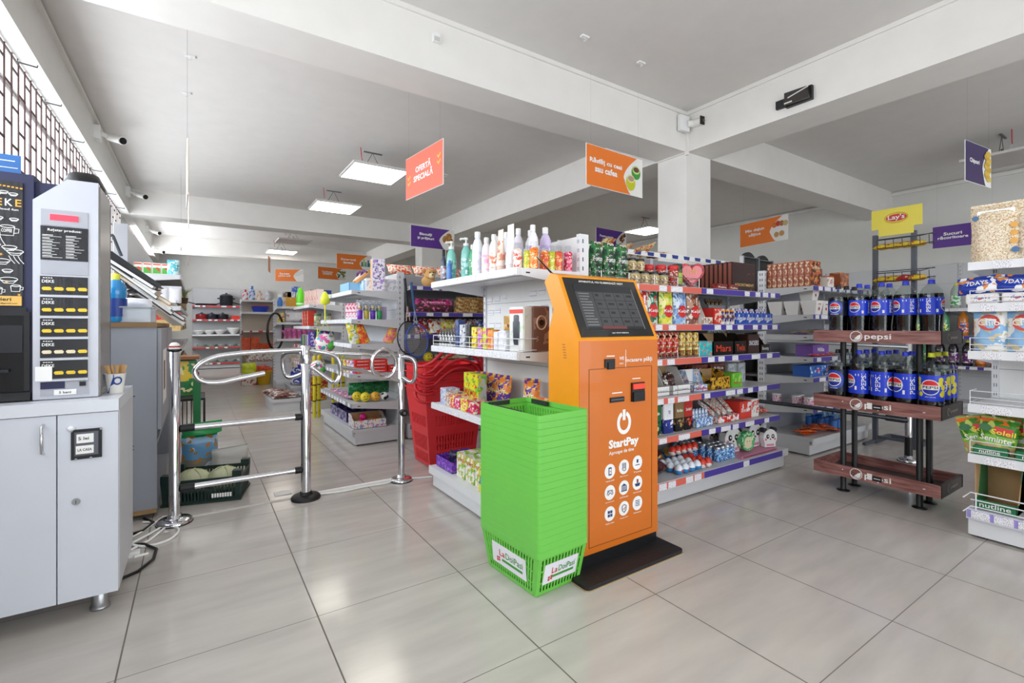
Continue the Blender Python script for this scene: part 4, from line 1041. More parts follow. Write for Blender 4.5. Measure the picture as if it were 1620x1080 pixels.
for k in range(NB):
    z = k * .0272 + .002
    if k == 0: green_basket('bottom').put((bloc[0], bloc[1], z), ba, 'green shopping basket with shop name cards, bottom of the tall stack', 'stacked green shopping baskets')
    elif k == NB - 1: green_basket('top').put((bloc[0], bloc[1], z), ba, 'green shopping basket with dark handle grips, top of the tall stack', 'stacked green shopping baskets')
    else: gb.put((bloc[0], bloc[1], z), ba, 'bright green shopping basket nested in the tall stack, ' + (('%s above the lowest' % ORD[k - 1]) if k < 11 else ('%s below the topmost' % ORD[NB - 2 - k])), 'stacked green shopping baskets')

# ================================================================ red trolley baskets
RD = mat('E02C34', .35); RDD = mat('C8222C', .4)
def red_basket(k, last):
    t = T('trolley_basket', 'basket'); w, d, h = .50, .40, .64
    a0 = (.06, w - .05, .05, d - .05); a1 = (0, w, 0, d)
    m = MB(RD); m.box(a0[0], a0[1], a0[2], a0[3], 0, .01)
    for p, q, r, s_, n in [((a0[0], a0[2]), (a0[1], a0[2]), (a1[1], a1[2]), (a1[0], a1[2]), 14), ((a0[0], a0[3]), (a0[0], a0[2]), (a1[0], a1[2]), (a1[0], a1[3]), 9),
                        ((a0[1], a0[2]), (a0[1], a0[3]), (a1[1], a1[3]), (a1[1], a1[2]), 9), ((a0[1], a0[3]), (a0[0], a0[3]), (a1[0], a1[3]), (a1[1], a1[3]), 14)]:
        cc = [(p[0], p[1], 0), (q[0], q[1], 0), (r[0], r[1], h), (s_[0], s_[1], h)]
        R = [(0, 1, 0, .04)] + slots(n, .04, .17, .45, .14, .92) + [(0, 1, .17, .21)] + slots(n, .21, .40, .45, .14, .92) + [(0, 1, .40, .52)] + slots(n, .52, .66, .45, .14, .92) + [(0, 1, .66, 1)]
        patch(m, cc, R, .004)
    t.part('body', m)
    m = MB(RD); m.tube([(-.01, -.01, h), (w + .01, -.01, h), (w + .01, d + .01, h), (-.01, d + .01, h)], .007, 6, True); t.part('rim', m)
    m = MB(RDD)
    m.tube([(.06, -.018, h - .085), (.0, -.025, h - .09), (-.05, -.01, h - .075), (-.065, .03, h - .04), (-.05, .06, h - .01), (-.01, .03, h + .0), (.05, -.005, h + .03), (.11, -.02, h + .09), (.19, -.022, h + .15), (.28, -.022, h + .175), (.37, -.02, h + .155), (.44, -.015, h + .10), (.485, -.01, h + .03), (.50, -.01, h - .03)], .0125, 8)
    t.part('pull_handle', m)
    return t
rb = red_basket(0, False)
for k in range(4):
    rb.put((1.435 , 3.36 , .01 + k * .062), 0, 'red pull along trolley basket with curved handle, ' + nth(3 - k, 4, 'top') + ' of the nested stack', 'nested red trolley baskets', sc=(1, 1, .93))

# ================================================================ cola rack
WOOD = bpy.data.materials.new('dark_red_wood'); WOOD.use_nodes = True
nt = WOOD.node_tree; bs = nt.nodes['Principled BSDF']; bs.inputs['Roughness'].default_value = .45
tc = nt.nodes.new('ShaderNodeTexCoord'); mp = nt.nodes.new('ShaderNodeMapping'); mp.inputs['Scale'].default_value = (30, 3, 30)
nz = nt.nodes.new('ShaderNodeTexNoise'); nz.inputs['Scale'].default_value = 2; nz.inputs['Detail'].default_value = 5
cr = nt.nodes.new('ShaderNodeValToRGB'); cr.color_ramp.elements[0].color = lin('75453F'); cr.color_ramp.elements[1].color = lin('AC7A73'); cr.color_ramp.elements[0].position = .35; cr.color_ramp.elements[1].position = .7
nt.links.new(tc.outputs['Object'], mp.inputs[0]); nt.links.new(mp.outputs[0], nz.inputs[0]); nt.links.new(nz.outputs['Fac'], cr.inputs[0]); nt.links.new(cr.outputs[0], bs.inputs['Base Color'])
WOODD = mat('2E2422', .4)
t = T('drinks_display_rack', 'rack')
x0, x1, y0, y1 = 3.55, 3.945, .93, 1.605
def globe_outline(m, cy, cz, r, x):
    pts = [(x, cy - r * cos(a), cz + r * sin(a)) for a in [2 * pi * i / 28 for i in range(28)]]
    m.tube(pts, r * .075, 5, True)
    n = 12; P = []
    for i in range(n + 1): s = -1 + 2 * i / n; P.append((x - .001, cy - s * r * .8 * 1.0, cz + r * (.38 * s - .12 + .18 * sin(s * 2.4))))
    Q = [(x - .001, cy + r * .82 * cos(a) * -1, cz + r * .82 * sin(a)) for a in [radians(-5 - 155 * i / 12) for i in range(13)]]
    m.poly((P + Q)[::-1])
def text_x(m, s, cy, cz, x, width, height):
    i0 = len(m.v); m.text(s, 0, 0, 0, width=width, height=height)
    for i in range(i0, len(m.v)): a, b, c_ = m.v[i]; m.v[i] = (x + b, cy - a, cz + c_)
for ti, (zb, zt) in enumerate(((.99, 1.067), (.552, .632), (.105, .180))):
    m = MB(WOOD); m.box(x0, x0 + .015, y0, y1, zb, zt); m.box(x1 - .015, x1, y0, y1, zb, zt); m.box(x0 + .015, x1 - .015, y1 - .015, y1, zb, zt)
    m.use(WOODD).box(x0 + .001, x1, y0 - .0, y0 + .015, zb, zt)
    m.use(mat('3E3A3A', .3)).box(x0 + .015, x1 - .015, y0 + .015, y1 - .015, zb + .004, zb + .012)
    ti_ = t.part('tray', m, label='dark red wooden tray')
    m = MB(PAPER); cz = (zb + zt) / 2
    cy0 = 1.352
    globe_outline(m, cy0, cz, .033, x0 - .001)
    text_x(m, 'pepsi', cy0 - .117, cz - .004, x0, .14, .044)
    t.part('logo', m, ti_)
    m = MB(mat('B9AEA8', .5)); i0 = len(m.v); m.text('pepsi', x0 + .23, cz - .002, y0, width=.12, height=.02); 
    m.tube([(x0 + .13 + .018 * cos(a), y0 - .001, cz + .022 * sin(a)) for a in [i * pi / 8 for i in range(14)]], .0015, 4)
    t.part('side_lettering', m, ti_)
    if ti:
        m = MB(PAPER); m.box(x0 - .002, x0, 1.264, 1.291, zb + .02, zb + .058); m.use(DARK).box(x0 - .003, x0, 1.212, 1.263, zb + .018, zb + .05); m.use(PAPER).box(x0 - .0035, x0 - .003, 1.22, 1.255, zb + .032, zb + .036); m.disc((x0 - .0025, 1.278, zb + .042), .008, axis='x'); m.use(PAPER).box(x0 - .002, x0, 1.0, 1.012, zb + .036, zb + .04); m.box(x0 - .002, x0, 1.425, 1.432, zb + .045, zb + .05)
        t.part('sticker', m, ti_, label='small white and black promo sticker')
for fx, fy in ((3.605, 1.447), (3.64, 1.053), (3.784, 1.45), (3.793, 1.05)):
    m = MB(BLACK); m.lathe([(.038, 0), (.038, .006), (.018, .010), (.017, .012), (.017, 1.0)], (fx, fy, 0), 16); t.part('leg', m)
t.put((0, 0, 0), 0, 'three tier cola display rack with dark red wooden trays and black legs')

# cola bottles
LB = mat('1E3FD0', .3); BLK2 = mat('0D0E12', .3)
def wraptext(m, s, ang, z, R, width, height, rot=0):
    i0 = len(m.v); m.text(s, 0, 0, 0, width=width, height=height, rot=0)
    for i in range(i0, len(m.v)):
        x, y, zz = m.v[i]
        if rot: x, zz = x * cos(rot) - zz * sin(rot), x * sin(rot) + zz * cos(rot)
        a = ang + x / R; rr = R + .0008; m.v[i] = (rr * sin(a), -rr * cos(a), z + zz)
def wrappoly(m, pts, ang, z, R, off=.0006):
    out = []
    for x, zz in pts: a = ang + x / R; rr = R + off; out.append((rr * sin(a), -rr * cos(a), z + zz))
    m.add(out, [tuple(range(len(out)))])
def wrapdisc(m, ang, z, R, r, off, f=1.0, a0=0, a1=360, n=24):
    # fan strips so the disc follows the cylinder
    for i in range(n):
        t0 = -1 + 2 * i / n; t1 = -1 + 2 * (i + 1) / n
        h0, h1 = r * math.sqrt(max(0, 1 - t0 * t0)), r * math.sqrt(max(0, 1 - t1 * t1))
        lo, hi = a0, a1
        def clampv(v): return v
        b0, b1 = (-h0, -h1) if lo == 0 else (max(-h0, lo), max(-h1, lo)); c0, c1 = (h0, h1) if hi == 360 else (min(h0, hi), min(h1, hi))
        if c0 <= b0 and c1 <= b1: continue
        c0 = max(c0, b0); c1 = max(c1, b1)
        wrappoly(m, [(t0 * r, b0), (t1 * r, b1), (t1 * r, c1), (t0 * r, c0)], ang, z, R, off)
def cola(kind, big=False):
    t = T('cola_bottle', 'bottle'); R = .058
    if big: body = [(.030, 0), (.046, .003), (.054, .012), (.0565, .03), (.0575, .06), (.0575, .10), (.0575, .262), (.056, .28), (.050, .305), (.038, .328), (.024, .342), (.0165, .349), (.0145, .355)]; z0, z1, gr, lq = .095, .245, .045, .262
    else: body = [(.030, 0), (.046, .003), (.054, .012), (.056, .03), (.0545, .05), (.053, .09), (.0555, .13), (.0575, .155), (.0575, .265), (.0565, .285), (.050, .303), (.037, .322), (.024, .336), (.0165, .344), (.0145, .350)]; z0, z1, gr, lq = .162, .262, .034, .287
    zc = (z0 + z1) / 2 + .004; top = body[-1][1]
    t.part('bottle_body', MB(clear('EDF1F0', .04)).lathe(body, n=24, cap1=False))
    liq = [(r - .0008, z + .001) for r, z in body if z <= lq]
    t.part('cola', MB(mat('0A0607', .12)).lathe(liq, n=24), label='almost black cola inside')
    cap = {'blue': mat('2238C8', .35), 'black': mat('15151A', .35), 'yellow': mat('D8DC2A', .4)}[kind]
    m = MB(cap); m.lathe([(.0165, top - .006), (.0165, top + .016), (.0145, top + .019)], n=18); m.lathe([(.019, top - .006), (.019, top - .002)], n=16); t.part('cap', m)
    lb = MB(LB if kind != 'black' else mat('101830', .3)); lb.lathe([(.0583, z0), (.0583, z1)], n=28, cap0=False, cap1=False); li = t.part('label', lb)
    w = MB(PAPER); A = (0, pi)
    if kind == 'black': w.use(mat('2348B8', .3)); [wrapdisc(w, a, zc, R, gr * 1.4, .0004) for a in A]
    if kind == 'yellow':
        w.use(mat('E8DA20', .4))
        for a in A:
            for q in range(5): wrapdisc(w, a + 1.0 + .18 * cos(q * 1.9), zc + .045 * sin(q * 1.3), R, .016, .0005); wrapdisc(w, a - .98 + .14 * cos(q * 2.1), zc + .045 * sin(q * 1.7), R, .014, .0005)
    for a in A:
        w.use(PAPER); wrapdisc(w, a, zc, R, gr, .0007)
        w.use(mat('E2262C', .3)); wrapdisc(w, a, zc, R, gr * .9, .0010, a0=gr * .27)
        w.use(mat('1E2F9C', .3)); wrapdisc(w, a, zc, R, gr * .9, .0010, a0=-.09, a1=-gr * .3)
        w.use(mat('10131C', .3)); wraptext(w, 'PEPSI', a, zc, R + .001, gr * 1.6, gr * .36)
    w.use(PAPER); k = gr / .033
    if kind == 'blue':
        for a in (pi * .5, -pi * .5): wraptext(w, 'PEPSI', a, zc, R, .075 * k, .02 * k, pi / 2)
        for a in (.95, -1.0, 2.4): wrappoly(w, [(-.010, .026 * k), (.010, .026 * k), (.010, .036 * k), (-.010, .036 * k)], a, zc, R); wrappoly(w, [(-.006, -.040 * k), (.005, -.040 * k), (.005, -.022 * k), (-.006, -.022 * k)], a - .12, zc, R)
    else:
        for a in A: wraptext(w, 'ZERO ZAHAR', a, zc - gr * 1.25, R, .05, .006)
    t.part('label_print', w, li)
    return t
CBb, CKb, CYb = cola('blue', True), cola('black', True), cola('yellow', True)
CB, CK, CY = cola('blue'), cola('black'), cola('yellow')
ys = [.992, 1.115, 1.238, 1.361, 1.484]
zt_ = 1.002
g = 'cola bottles on the top tray'
angs = [pi * .5 + .1, .55, .42, .25, 0]       # quarter turns of the bottles
for i in range(5):
    y = ys[i]; n = nth(4 - i, 5)
    (CB if i < 4 else CK).put((3.622, y, zt_), R90 + [1.55, .75, .35, .15, .0][i] * -1, ('cola bottle with blue label' if i < 4 else 'sugar free cola bottle with black cap') + ' on the front row of the top tray, ' + n, g)
for i in (2, 3, 4): (CB if i < 4 else CK).put((3.745, ys[i], zt_), R90 - .4 * i, ('blue capped' if i < 4 else 'black capped') + ' cola bottle in the second row of the top tray, ' + nth(4 - i, 3), g)
for i in (3, 4): CK.put((3.868, ys[i], zt_), R90, 'black capped cola bottle in the back row of the top tray, ' + nth(4 - i, 2), g)
zm = .564; g = 'cola bottles on the middle tray'
for r_, xx in enumerate((3.622, 3.745, 3.868)):
    for i in range(5):
        k = CYb if i == 0 else (CKb if i == 4 else CBb); nm = {id(CYb): 'yellow capped cola bottle with lemon print', id(CBb): 'blue labelled cola bottle', id(CKb): 'black labelled sugar free cola bottle'}[id(k)]
        k.put((xx, ys[i] if r_ == 0 else ys[i] + .004, zm), R90 - [(-.15, .7, 1.6, .8, .1), (-.3, .3, 1.2, .2, .3), (0, .3, .6, 1, 2)][r_][i], nm + ' in the ' + ('front', 'second', 'back')[r_] + ' row of the middle tray, ' + nth(4 - i, 5), g)

# ================================================================ crisps stand
t = T('crisps_display_stand', 'display stand'); ST = mat('4B4F58', .45)
X = 5.31; ya, yb = 1.575, 1.865
for y in (ya, yb): t.part('upright', MB(ST).box(X - .02, X + .02, y - .017, y + .017, 0, 1.94))
m = MB(ST)
for z in (1.83, .34, .06): m.box(X - .01, X + .01, ya, yb, z - .012, z + .012)
m.box(X, X + .35, ya - .015, ya + .015, 0, .04); m.box(X, X + .35, yb - .015, yb + .015, 0, .04); m.box(X + .33, X + .36, ya, yb, 0, .04); m.box(X - .25, X, yb - .012, yb + .012, .01, .035)
t.part('crossbar', m)
for z in (1.90, 1.60, 1.30):
    m = MB(mat('3A3C44', .4))
    A = [(X - .02, yb - .03, z), (X - .14, yb - .06, z - .03), (X - .14, ya - .09, z - .03), (X - .02, ya - .14, z), (X + .02, ya - .14, z), (X + .02, yb, z)]
    B = [(p[0], p[1], p[2] - .075) for p in A]
    m.tube(A, .004, 5, True); m.tube([(p[0] + .01, p[1], p[2]) for p in B], .004, 5, True)
    for k in range(7): y = yb - .06 - k * .062; m.tube([(X - .14, y, z - .03), (X - .13, y, z - .105), (X + .01, y, z - .09)], .0028, 4)
    t.part('wire_basket', m)
Y_ = mat('EEDC4A', .4)
m = MB(Y_); m.prism([(1.51, 1.985), (1.57, 1.985), (1.57, 1.92), (1.83, 1.92), (1.83, 1.985), (1.885, 1.985), (1.885, 2.165), (1.51, 2.165)], X - .03, X - .022, 'x'); hb = t.part('header_board', m, label='yellow board')
m = MB(mat('E8B63A', .4)); m.tube([(X - .031, 1.695 + .085 * cos(a), 2.075 + .045 * sin(a)) for a in [i * pi / 12 for i in range(24)]], .004, 4, True)
for q in range(14): a = q / 13 * 2 - 1
m.use(mat('C8302A', .4)).disc((X - .032, 1.695, 2.075), .078, axis='x', sz=.42, sx=1)
t.part('brand_mark', m, hb, label='red oval badge')
m = MB(PAPER); text_x(m, "Lay's", 1.695, 2.075, X - .0325, .125, .055); t.part('lettering', m, hb)
for y in (1.59, 1.85): pass
t.put((0, 0, 0), 0, 'tall grey crisps stand with yellow header board behind the cola rack')
CRISP = True

# ================================================================ doritos stands
t = T('snack_stand', 'display stand')
m = MB(mat('1B1B1E', .35)); m.prism([(-.13, 0), (.13, 0), (.13, 1.74)] + [(.13 * cos(a), 1.74 + .11 * sin(a)) for a in [i * pi / 12 for i in range(1, 12)]] + [(-.13, 1.74)], 0, .02, 'y'); t.part('back_board', m)
m = MB(STEEL); [m.box(sx * .14 - .008, sx * .14 + .008, -.03, .01, 0, 1.80) for sx in (-1, 1)]; m.box(-.13, .13, -.2, 0, 1.2, 1.22); m.box(-.13, .13, -.2, 0, .6, .62); m.tube([(-.14, -.02, 1.79), (.14, -.02, 1.79)], .006, 6); t.part('side_frame', m)
m = MB(PAPER); m.text('DORITOS', 0, 1.66, -.001, width=.22, height=.05); t.part('lettering', m)
row(t, 2, (4.72, 2.75, 0), (5.08, 2.8, 0), 0, 'black arched snack stand with silver sides behind the grey unit', 'black snack stands', rzj=.02)
# ================================================================ kinds of goods
_n = [0]
def carton(name, cat, w, d, h, m, front=None, words=None, wcol=PAPER, wz=.5, wh=None, ww=.7, lid=None, rim=None, side=None):
    t = T(name, cat); e = min(.004, w * .08)
    b = MB(m)
    b.hexa([(-w / 2 + e, 0, 0), (w / 2 - e, 0, 0), (w / 2 - e, d, 0), (-w / 2 + e, d, 0)] + [(-w / 2 + e, 0, 0)] * 0 + [(-w / 2 + e, 0, h), (w / 2 - e, 0, h), (w / 2 - e, d, h), (-w / 2 + e, d, h)])
    b.box(-w / 2, w / 2, e, d - e, e, h - e)
    if side: b.use(side); b.box(-w / 2 - .0008, -w / 2, e * 1.5, d - e * 1.5, e * 2, h - e * 2); b.box(w / 2, w / 2 + .0008, e * 1.5, d - e * 1.5, e * 2, h - e * 2)
    bi = t.part('carton', b)
    if front: t.part('front_print', MB(front).box(-w / 2 + e * 1.6, w / 2 - e * 1.6, -.0012, .0005, e * 2, h - e * 2), bi)
    f = MB(lid or m); f.box(-w / 2 + e, w / 2 - e, e, d - e, h - .0005, h + .0012); f.box(-w / 2 + e, w / 2 - e, d / 2 - .002, d / 2 + .002, h + .001, h + .002); t.part('top_flap', f, bi)
    if words:
        x = MB(wcol); hh = wh or h * .2
        for i, s in enumerate(words if isinstance(words, list) else [words]): x.text(s, 0, h * wz - i * hh * 1.3, -.0012, width=w * ww, height=hh)
        t.part('lettering', x, bi)
    return t
def tray(name, cat, w, d, h, m, inside=KRAFT, words=None, wcol=PAPER, back_h=None, front=None, wh=None):
    """open display carton: low front, taller back"""
    t = T(name, cat); bh = back_h or h * 1.6; k = .0025
    b = MB(m); b.box(-w / 2, w / 2, 0, d, 0, k); b.box(-w / 2, w / 2, 0, k, 0, h); b.box(-w / 2, w / 2, d - k, d, 0, bh)
    b.prism([(0, 0), (d, 0), (d, bh), (d * .55, bh), (d * .25, h), (0, h)], -w / 2, -w / 2 + k, 'x'); b.prism([(0, 0), (d, 0), (d, bh), (d * .55, bh), (d * .25, h), (0, h)], w / 2 - k, w / 2, 'x')
    bi = t.part('tray', b)
    i_ = MB(inside); i_.box(-w / 2 + k, w / 2 - k, d - k * 1.6, d - k, k, bh - .001); i_.box(-w / 2 + k, w / 2 - k, k, d - k, k, k * 1.4); t.part('inner_board', i_, bi)
    if front: t.part('front_print', MB(front).box(-w / 2 + .004, w / 2 - .004, -.0012, 0, .004, h - .004), bi)
    if words: t.part('lettering', MB(wcol).text(words, 0, h / 2, -.0012, width=w * .75, height=wh or h * .45), bi)
    return t
def pouch(name, cat, w, h, d, m, words=None, wcol=PAPER, wz=.55, wh=None, ww=.6, gusset=True, crimp=None, patchm=None, slump=0):
    t = T(name, cat); nx, nz = 8, 10; b = MB(m); b.smooth = True
    rng = random.Random(hash(name) % 99 + int(w * 1000))
    def depth(u, v):
        e = (max(0, 1 - abs(2 * u - 1) ** 3)) ** .6
        top = min(1, (1 - v) / .22); bot = 1 if gusset else min(1, v / .15)
        return d / 2 * e * (top ** .6) * (bot ** .6)
    for s in (-1, 1):
        vs = []
        for j in range(nz + 1):
            v = j / nz
            for i in range(nx + 1):
                u = i / nx; wob = 1 + .02 * sin(v * 9 + u * 3)
                if gusset and v < .001: dd = d / 2 * (max(0, 1 - abs(2 * u - 1) ** 4))
                else: dd = depth(u, v)
                vs.append(((u - .5) * w * wob, s * dd + .006 * sin(v * 12 + u * 7) * (dd / d), v * h))
        fs = []
        for j in range(nz):
            for i in range(nx):
                a = j * (nx + 1) + i; q = (a, a + 1, a + nx + 2, a + nx + 1); fs.append(q if s == -1 else q[::-1])
        b.add(vs, fs)
    b.smooth = False
    bi = t.part('pouch', b)
    c = MB(crimp or m)
    n = 14
    for k in range(n): x0 = -w / 2 + w * k / n; c.box(x0, x0 + w / n * .7, -.0015, .0015, h - .001, h + .009)
    c.box(-w / 2, w / 2, -.0008, .0008, h - .004, h + .009)
    t.part('crimped_seal', c, bi)
    if patchm or words:
        x = MB(patchm or wcol); i0 = len(x.v)
        if patchm:
            N = 16; pts = [(cos(2 * pi * i / N) * w * .33, sin(2 * pi * i / N) * h * .2 + h * wz) for i in range(N)]
            x.poly([(p[0], 0, p[1]) for p in pts])
        if words: x.use(wcol); x.text(words, 0, h * wz, -.001, width=w * ww, height=wh or h * .1)
        for i in range(i0, len(x.v)):
            X, Y, Z = x.v[i]; x.v[i] = (X, -depth(min(1, max(0, X / w + .5)), min(1, max(0, Z / h))) * 1.02 - .003 + Y, Z)
        t.part('label_print', x, bi)
    return t
def jar(name, cat, r, h, glass, lid, label=None, lr=1.04, words=None, sq=False):
    t = T(name, cat)
    t.part('body', MB(glass).lathe([(r * .85, 0), (r, .006), (r, h * .72), (r * .88, h * .8), (r * .88, h * .84)], n=16 if not sq else 8))
    t.part('lid', MB(lid).lathe([(r * lr * .93, h * .82), (r * lr * .95, h * .83), (r * lr * .95, h * .97), (r * lr * .85, h)], n=16))
    if label:
        i = t.part('label', MB(label).lathe([(r + .0008, h * .18), (r + .0008, h * .64)], n=20, cap0=False, cap1=False))
        if words:
            x = MB(PAPER); wraptext(x, words, 0, h * .42, r + .001, r * 1.3, h * .12); t.part('label_print', x, i)
    return t
def flask(name, cat, r, h, m, cap, label=None, prof=None, caph=.12, pump=False, flat=.7, words=None, cr=.4, printm=None):
    t = T(name, cat); s = flat
    prof = prof or [(r * .9, 0), (r, .01), (r, h * .55), (r * .92, h * .66), (r * .6, h * .76), (r * .38, h * .8)]
    hb = prof[-1][1]
    t.part('bottle_body', MB(m).lathe(prof, n=18, sy=s))
    c = MB(cap)
    if pump:
        c.lathe([(r * .42, hb), (r * .42, hb + h * .06)], n=12); c.tube([(0, 0, hb + h * .05), (0, 0, h * .96)], r * .14, 8); c.tube([(0, 0, h * .97), (0, -r * .9, h * .96), (0, -r * 1.0, h * .93)], r * .17, 8); c.lathe([(r * .3, h * .95), (r * .3, h)], n=10)
    else: c.lathe([(r * cr, hb), (r * cr, hb + h * caph), (r * cr * .9, hb + h * caph + .003)], n=14)
    t.part('pump' if pump else 'cap', c)
    if label:
        i = t.part('label', MB(label).lathe([(r + .001, h * .12), (r + .001, h * .5)], n=22, sy=s, cap0=False, cap1=False))
    return t
def tubep(name, cat, w, h, m, cap, label=None):
    t = T(name, cat); b = MB(m); b.smooth = True
    L = []
    for k in range(6):
        f = k / 5; L.append([(w / 2 * cos(a), (w / 2 * (1 - f) + .002 * f) * sin(a), h * .14 + f * h * .86) for a in [2 * pi * i / 16 for i in range(16)]])
    b.ring(L); t.part('tube', b)
    t.part('cap', MB(cap).lathe([(w * .42, 0), (w * .44, h * .14)], n=16))
    if label: t.part('label', MB(label).ring([[(w / 2 * 1.02 * cos(a), (w / 2 * 1.02 * (1 - f) + .002 * f) * sin(a) - .0005, h * .14 + f * h * .86) for a in [2 * pi * i / 16 for i in range(16)]] for f in (.15, .35, .55, .7)], False, False))
    return t
def ball(name, cat, r, m, m2=None, face=False):
    t = T(name, cat); t.part('ball', MB(m).sphere((0, 0, r), r, 18, 12))
    if face:
        x = MB(BLACK)
        for sx in (-1, 1): x.sphere((sx * r * .3, -r * .88, r * 1.25), r * .12, 8, 6)
        x.tube([(r * .5 * sin(a), -r * (.93 - .12 * abs(sin(a))), r * (.75 - .25 * cos(a) + .15)) for a in [radians(-60 + 20 * i) for i in range(7)]], r * .05, 5)
        t.part('face_print', x)
    elif m2: 
        x = MB(m2)
        for k in range(6): a = k * 2.4; b = .9 * sin(k * 1.9); x.sphere((r * .5 * cos(a) * cos(b), r * .5 * sin(a) * cos(b) - r * .2, r + r * .5 * sin(b)), r * .52, 10, 8)
        t.part('patches', x)
    return t
def book(name, w, h, d, m, words=None):
    t = T(name, 'book' if 'book' in name else 'box')
    t.part('cover', MB(m).box(-w / 2, w / 2, 0, d, 0, h)); t.part('pages', MB(PAPER).box(-w / 2 + .002, w / 2 - .002, .003, d + .002, .003, h + .001))
    if words: t.part('lettering', MB(PAPER).box(-w * .2, w * .2, -.001, 0, h * .3, h * .8))
    return t
def sticker_egg(m1, m2, name='chocolate_egg'):
    t = T(name, 'chocolate egg')
    t.part('egg', MB(m1).lathe([(.004, 0), (.018, .004), (.027, .016), (.0285, .026), (.0275, .030)], n=14)); t.part('upper_foil', MB(m2).lathe([(.0278, .030), (.025, .044), (.017, .057), (.007, .064), (.002, .065)], n=14))
    x = MB(mat('C43A2A', .4)); x.disc((0, -.0285, .028), .009); t.part('print', x)
    return t
# ================================================================ long run, right of the kiosk
S = [1.343, 1.105, .892, .655, .415, .15]
GRN = pack('12402A', '2E7A42', 'D8D2B8', scale=16, amount=.6)
row(pouch('coffee_bag', 'coffee bag', .085, .235, .06, GRN, 'Fortuna', wz=.6, wh=.03, ww=.8, patchm=mat('0E2A1A', .4)), 3, (1.93, 2.05, S[0]), (2.14, 2.05, S[0]), 0,
    'dark green coffee bag in the front row behind the kiosk', 'green coffee bags')
row(pouch('coffee_bag', 'coffee bag', .085, .235, .06, GRN, 'Fortuna', wz=.6, wh=.03, ww=.8), 3, (1.95, 2.2, S[0]), (2.2, 2.2, S[0]), 0,
    'dark green coffee bag in the back row behind the kiosk', 'green coffee bags')
cj = jar('coffee_tin', 'tin', .034, .088, mat('D7C48A', .35), BLK, pack('D9C68E', '8A5A30', 'F0E8C8', scale=40), words='Amigo')
row(cj, 4, (2.2, 2.0, S[0]), (2.46, 2.0, S[0]), 0, 'small gold coffee tin with black lid on the top shelf, front row', 'small gold coffee tins')
row(cj, 3, (2.24, 2.09, S[0]), (2.42, 2.09, S[0]), 0, 'small gold coffee tin with black lid in the row behind', 'small gold coffee tins')
row(cj, 2, (2.27, 2.09, S[0] + .089), (2.345, 2.09, S[0] + .089), 0, 'gold coffee tin stacked on the other tins', 'stacked gold tins')
rj = jar('coffee_jar', 'jar', .034, .155, pack('8A2A1E', 'C83A30', 'F0D8C8', scale=30), mat('D62A2E', .35), None, 1.1)
row(rj, 4, (2.36, 2.13, S[0]), (2.60, 2.03, S[0]), 0, 'coffee jar with a bright red lid on the top shelf', 'red lidded jars', sc=(1, 1, .95))
row(jar('coffee_jar', 'jar', .034, .16, pack('3A2A1A', '1E6A3A', '8A6A3A', scale=30), mat('123E2A', .35), mat('A9C24A', .4), 1.05), 1, (2.655, 2.04, S[0]), (2.655, 2.04, S[0]), 0, 'coffee jar with dark green lid beside the red heart box', None)
t = T('heart_gift_box', 'gift box'); pts = []
for i in range(28):
    a = 2 * pi * i / 28; pts.append((.0058 * 16 * sin(a) ** 3, .006 * (13 * cos(a) - 5 * cos(2 * a) - 2 * cos(3 * a) - cos(4 * a)) + .105))
t.part('heart', MB(pack('B01E28', 'D8383E', '7A1018', scale=14)).prism(pts, -.02, .03, 'y')); t.part('clear_window', MB(mat('D64A50', .15, coat=.6)).prism([(x * .78, (z - .1) * .78 + .1) for x, z in pts], -.026, -.02, 'y'))
t.part('gold_print', MB(mat('D8B05A', .4)).text('LOVE', 0, .12, -.027, width=.07, height=.03)); t.put((2.78, 2.03, S[0]), -.5, 'red heart shaped gift box on the top shelf of the long run', sc=.98)
lat = MB(mat('B9BBC0', .35)); [lat.box(i * .035, i * .035 + .006, 0, .004, 0, .19) for i in range(12)]; lat.box(0, .39, 0, .004, .185, .195); lat.box(0, .39, .001, .003, 0, .01); lat.use(mat('D5D6D8', .4)).box(0, .39, .004, .006, 0, .19)
single('display_grid', 'grid', lat).put((2.85, 2.29, S[0]), 0, 'pale ribbed plastic divider at the back of the top shelf')
CH = pack('3A1C18', '5A2E22', 'B98A5A', scale=28, amount=.2); asb = carton('chocolate_box', 'chocolate box', .31, .034, .215, mat('4A241C', .4), pack('33191A', '7A4A34', scale=11, amount=-.15), ['ASSORTMENT'], mat('D9B36A', .4), .25, .02, .8, side=mat('8A4A3A', .4))
for k in range(8): asb.put((3.37, 2.0 + k * .037, S[0]), 0, 'upright brown assorted chocolate box at the right end, ' + nth(k, 8, 'near'), 'brown assorted chocolate boxes')
row(carton('chocolate_box', 'chocolate box', .12, .05, .045, pack('8A2E26', 'B04A3A', '5A1E1A', scale=25), words='Praline', wh=.012), 2, (3.05, 1.97, S[0]), (3.19, 1.97, S[0]), 0, 'low red chocolate box in front of the assorted boxes', 'low red chocolate boxes')
sp = pouch('snack_packet', 'snack packet', .10, .13, .03, pack('C98A5A', 'E8D8A0', 'B04030', scale=20))
for i, (x, a) in enumerate(((2.25, 1.2), (2.40, 1.35), (2.55, 1.25), (2.66, .9), (2.78, 1.4))): sp.put((x, 2.36, 1.60), 0, 'small snack packet lying on top of the panel, ' + nth(i, 5), 'packets on top of the long run', rot=(a * .9, 0, .4 * i))
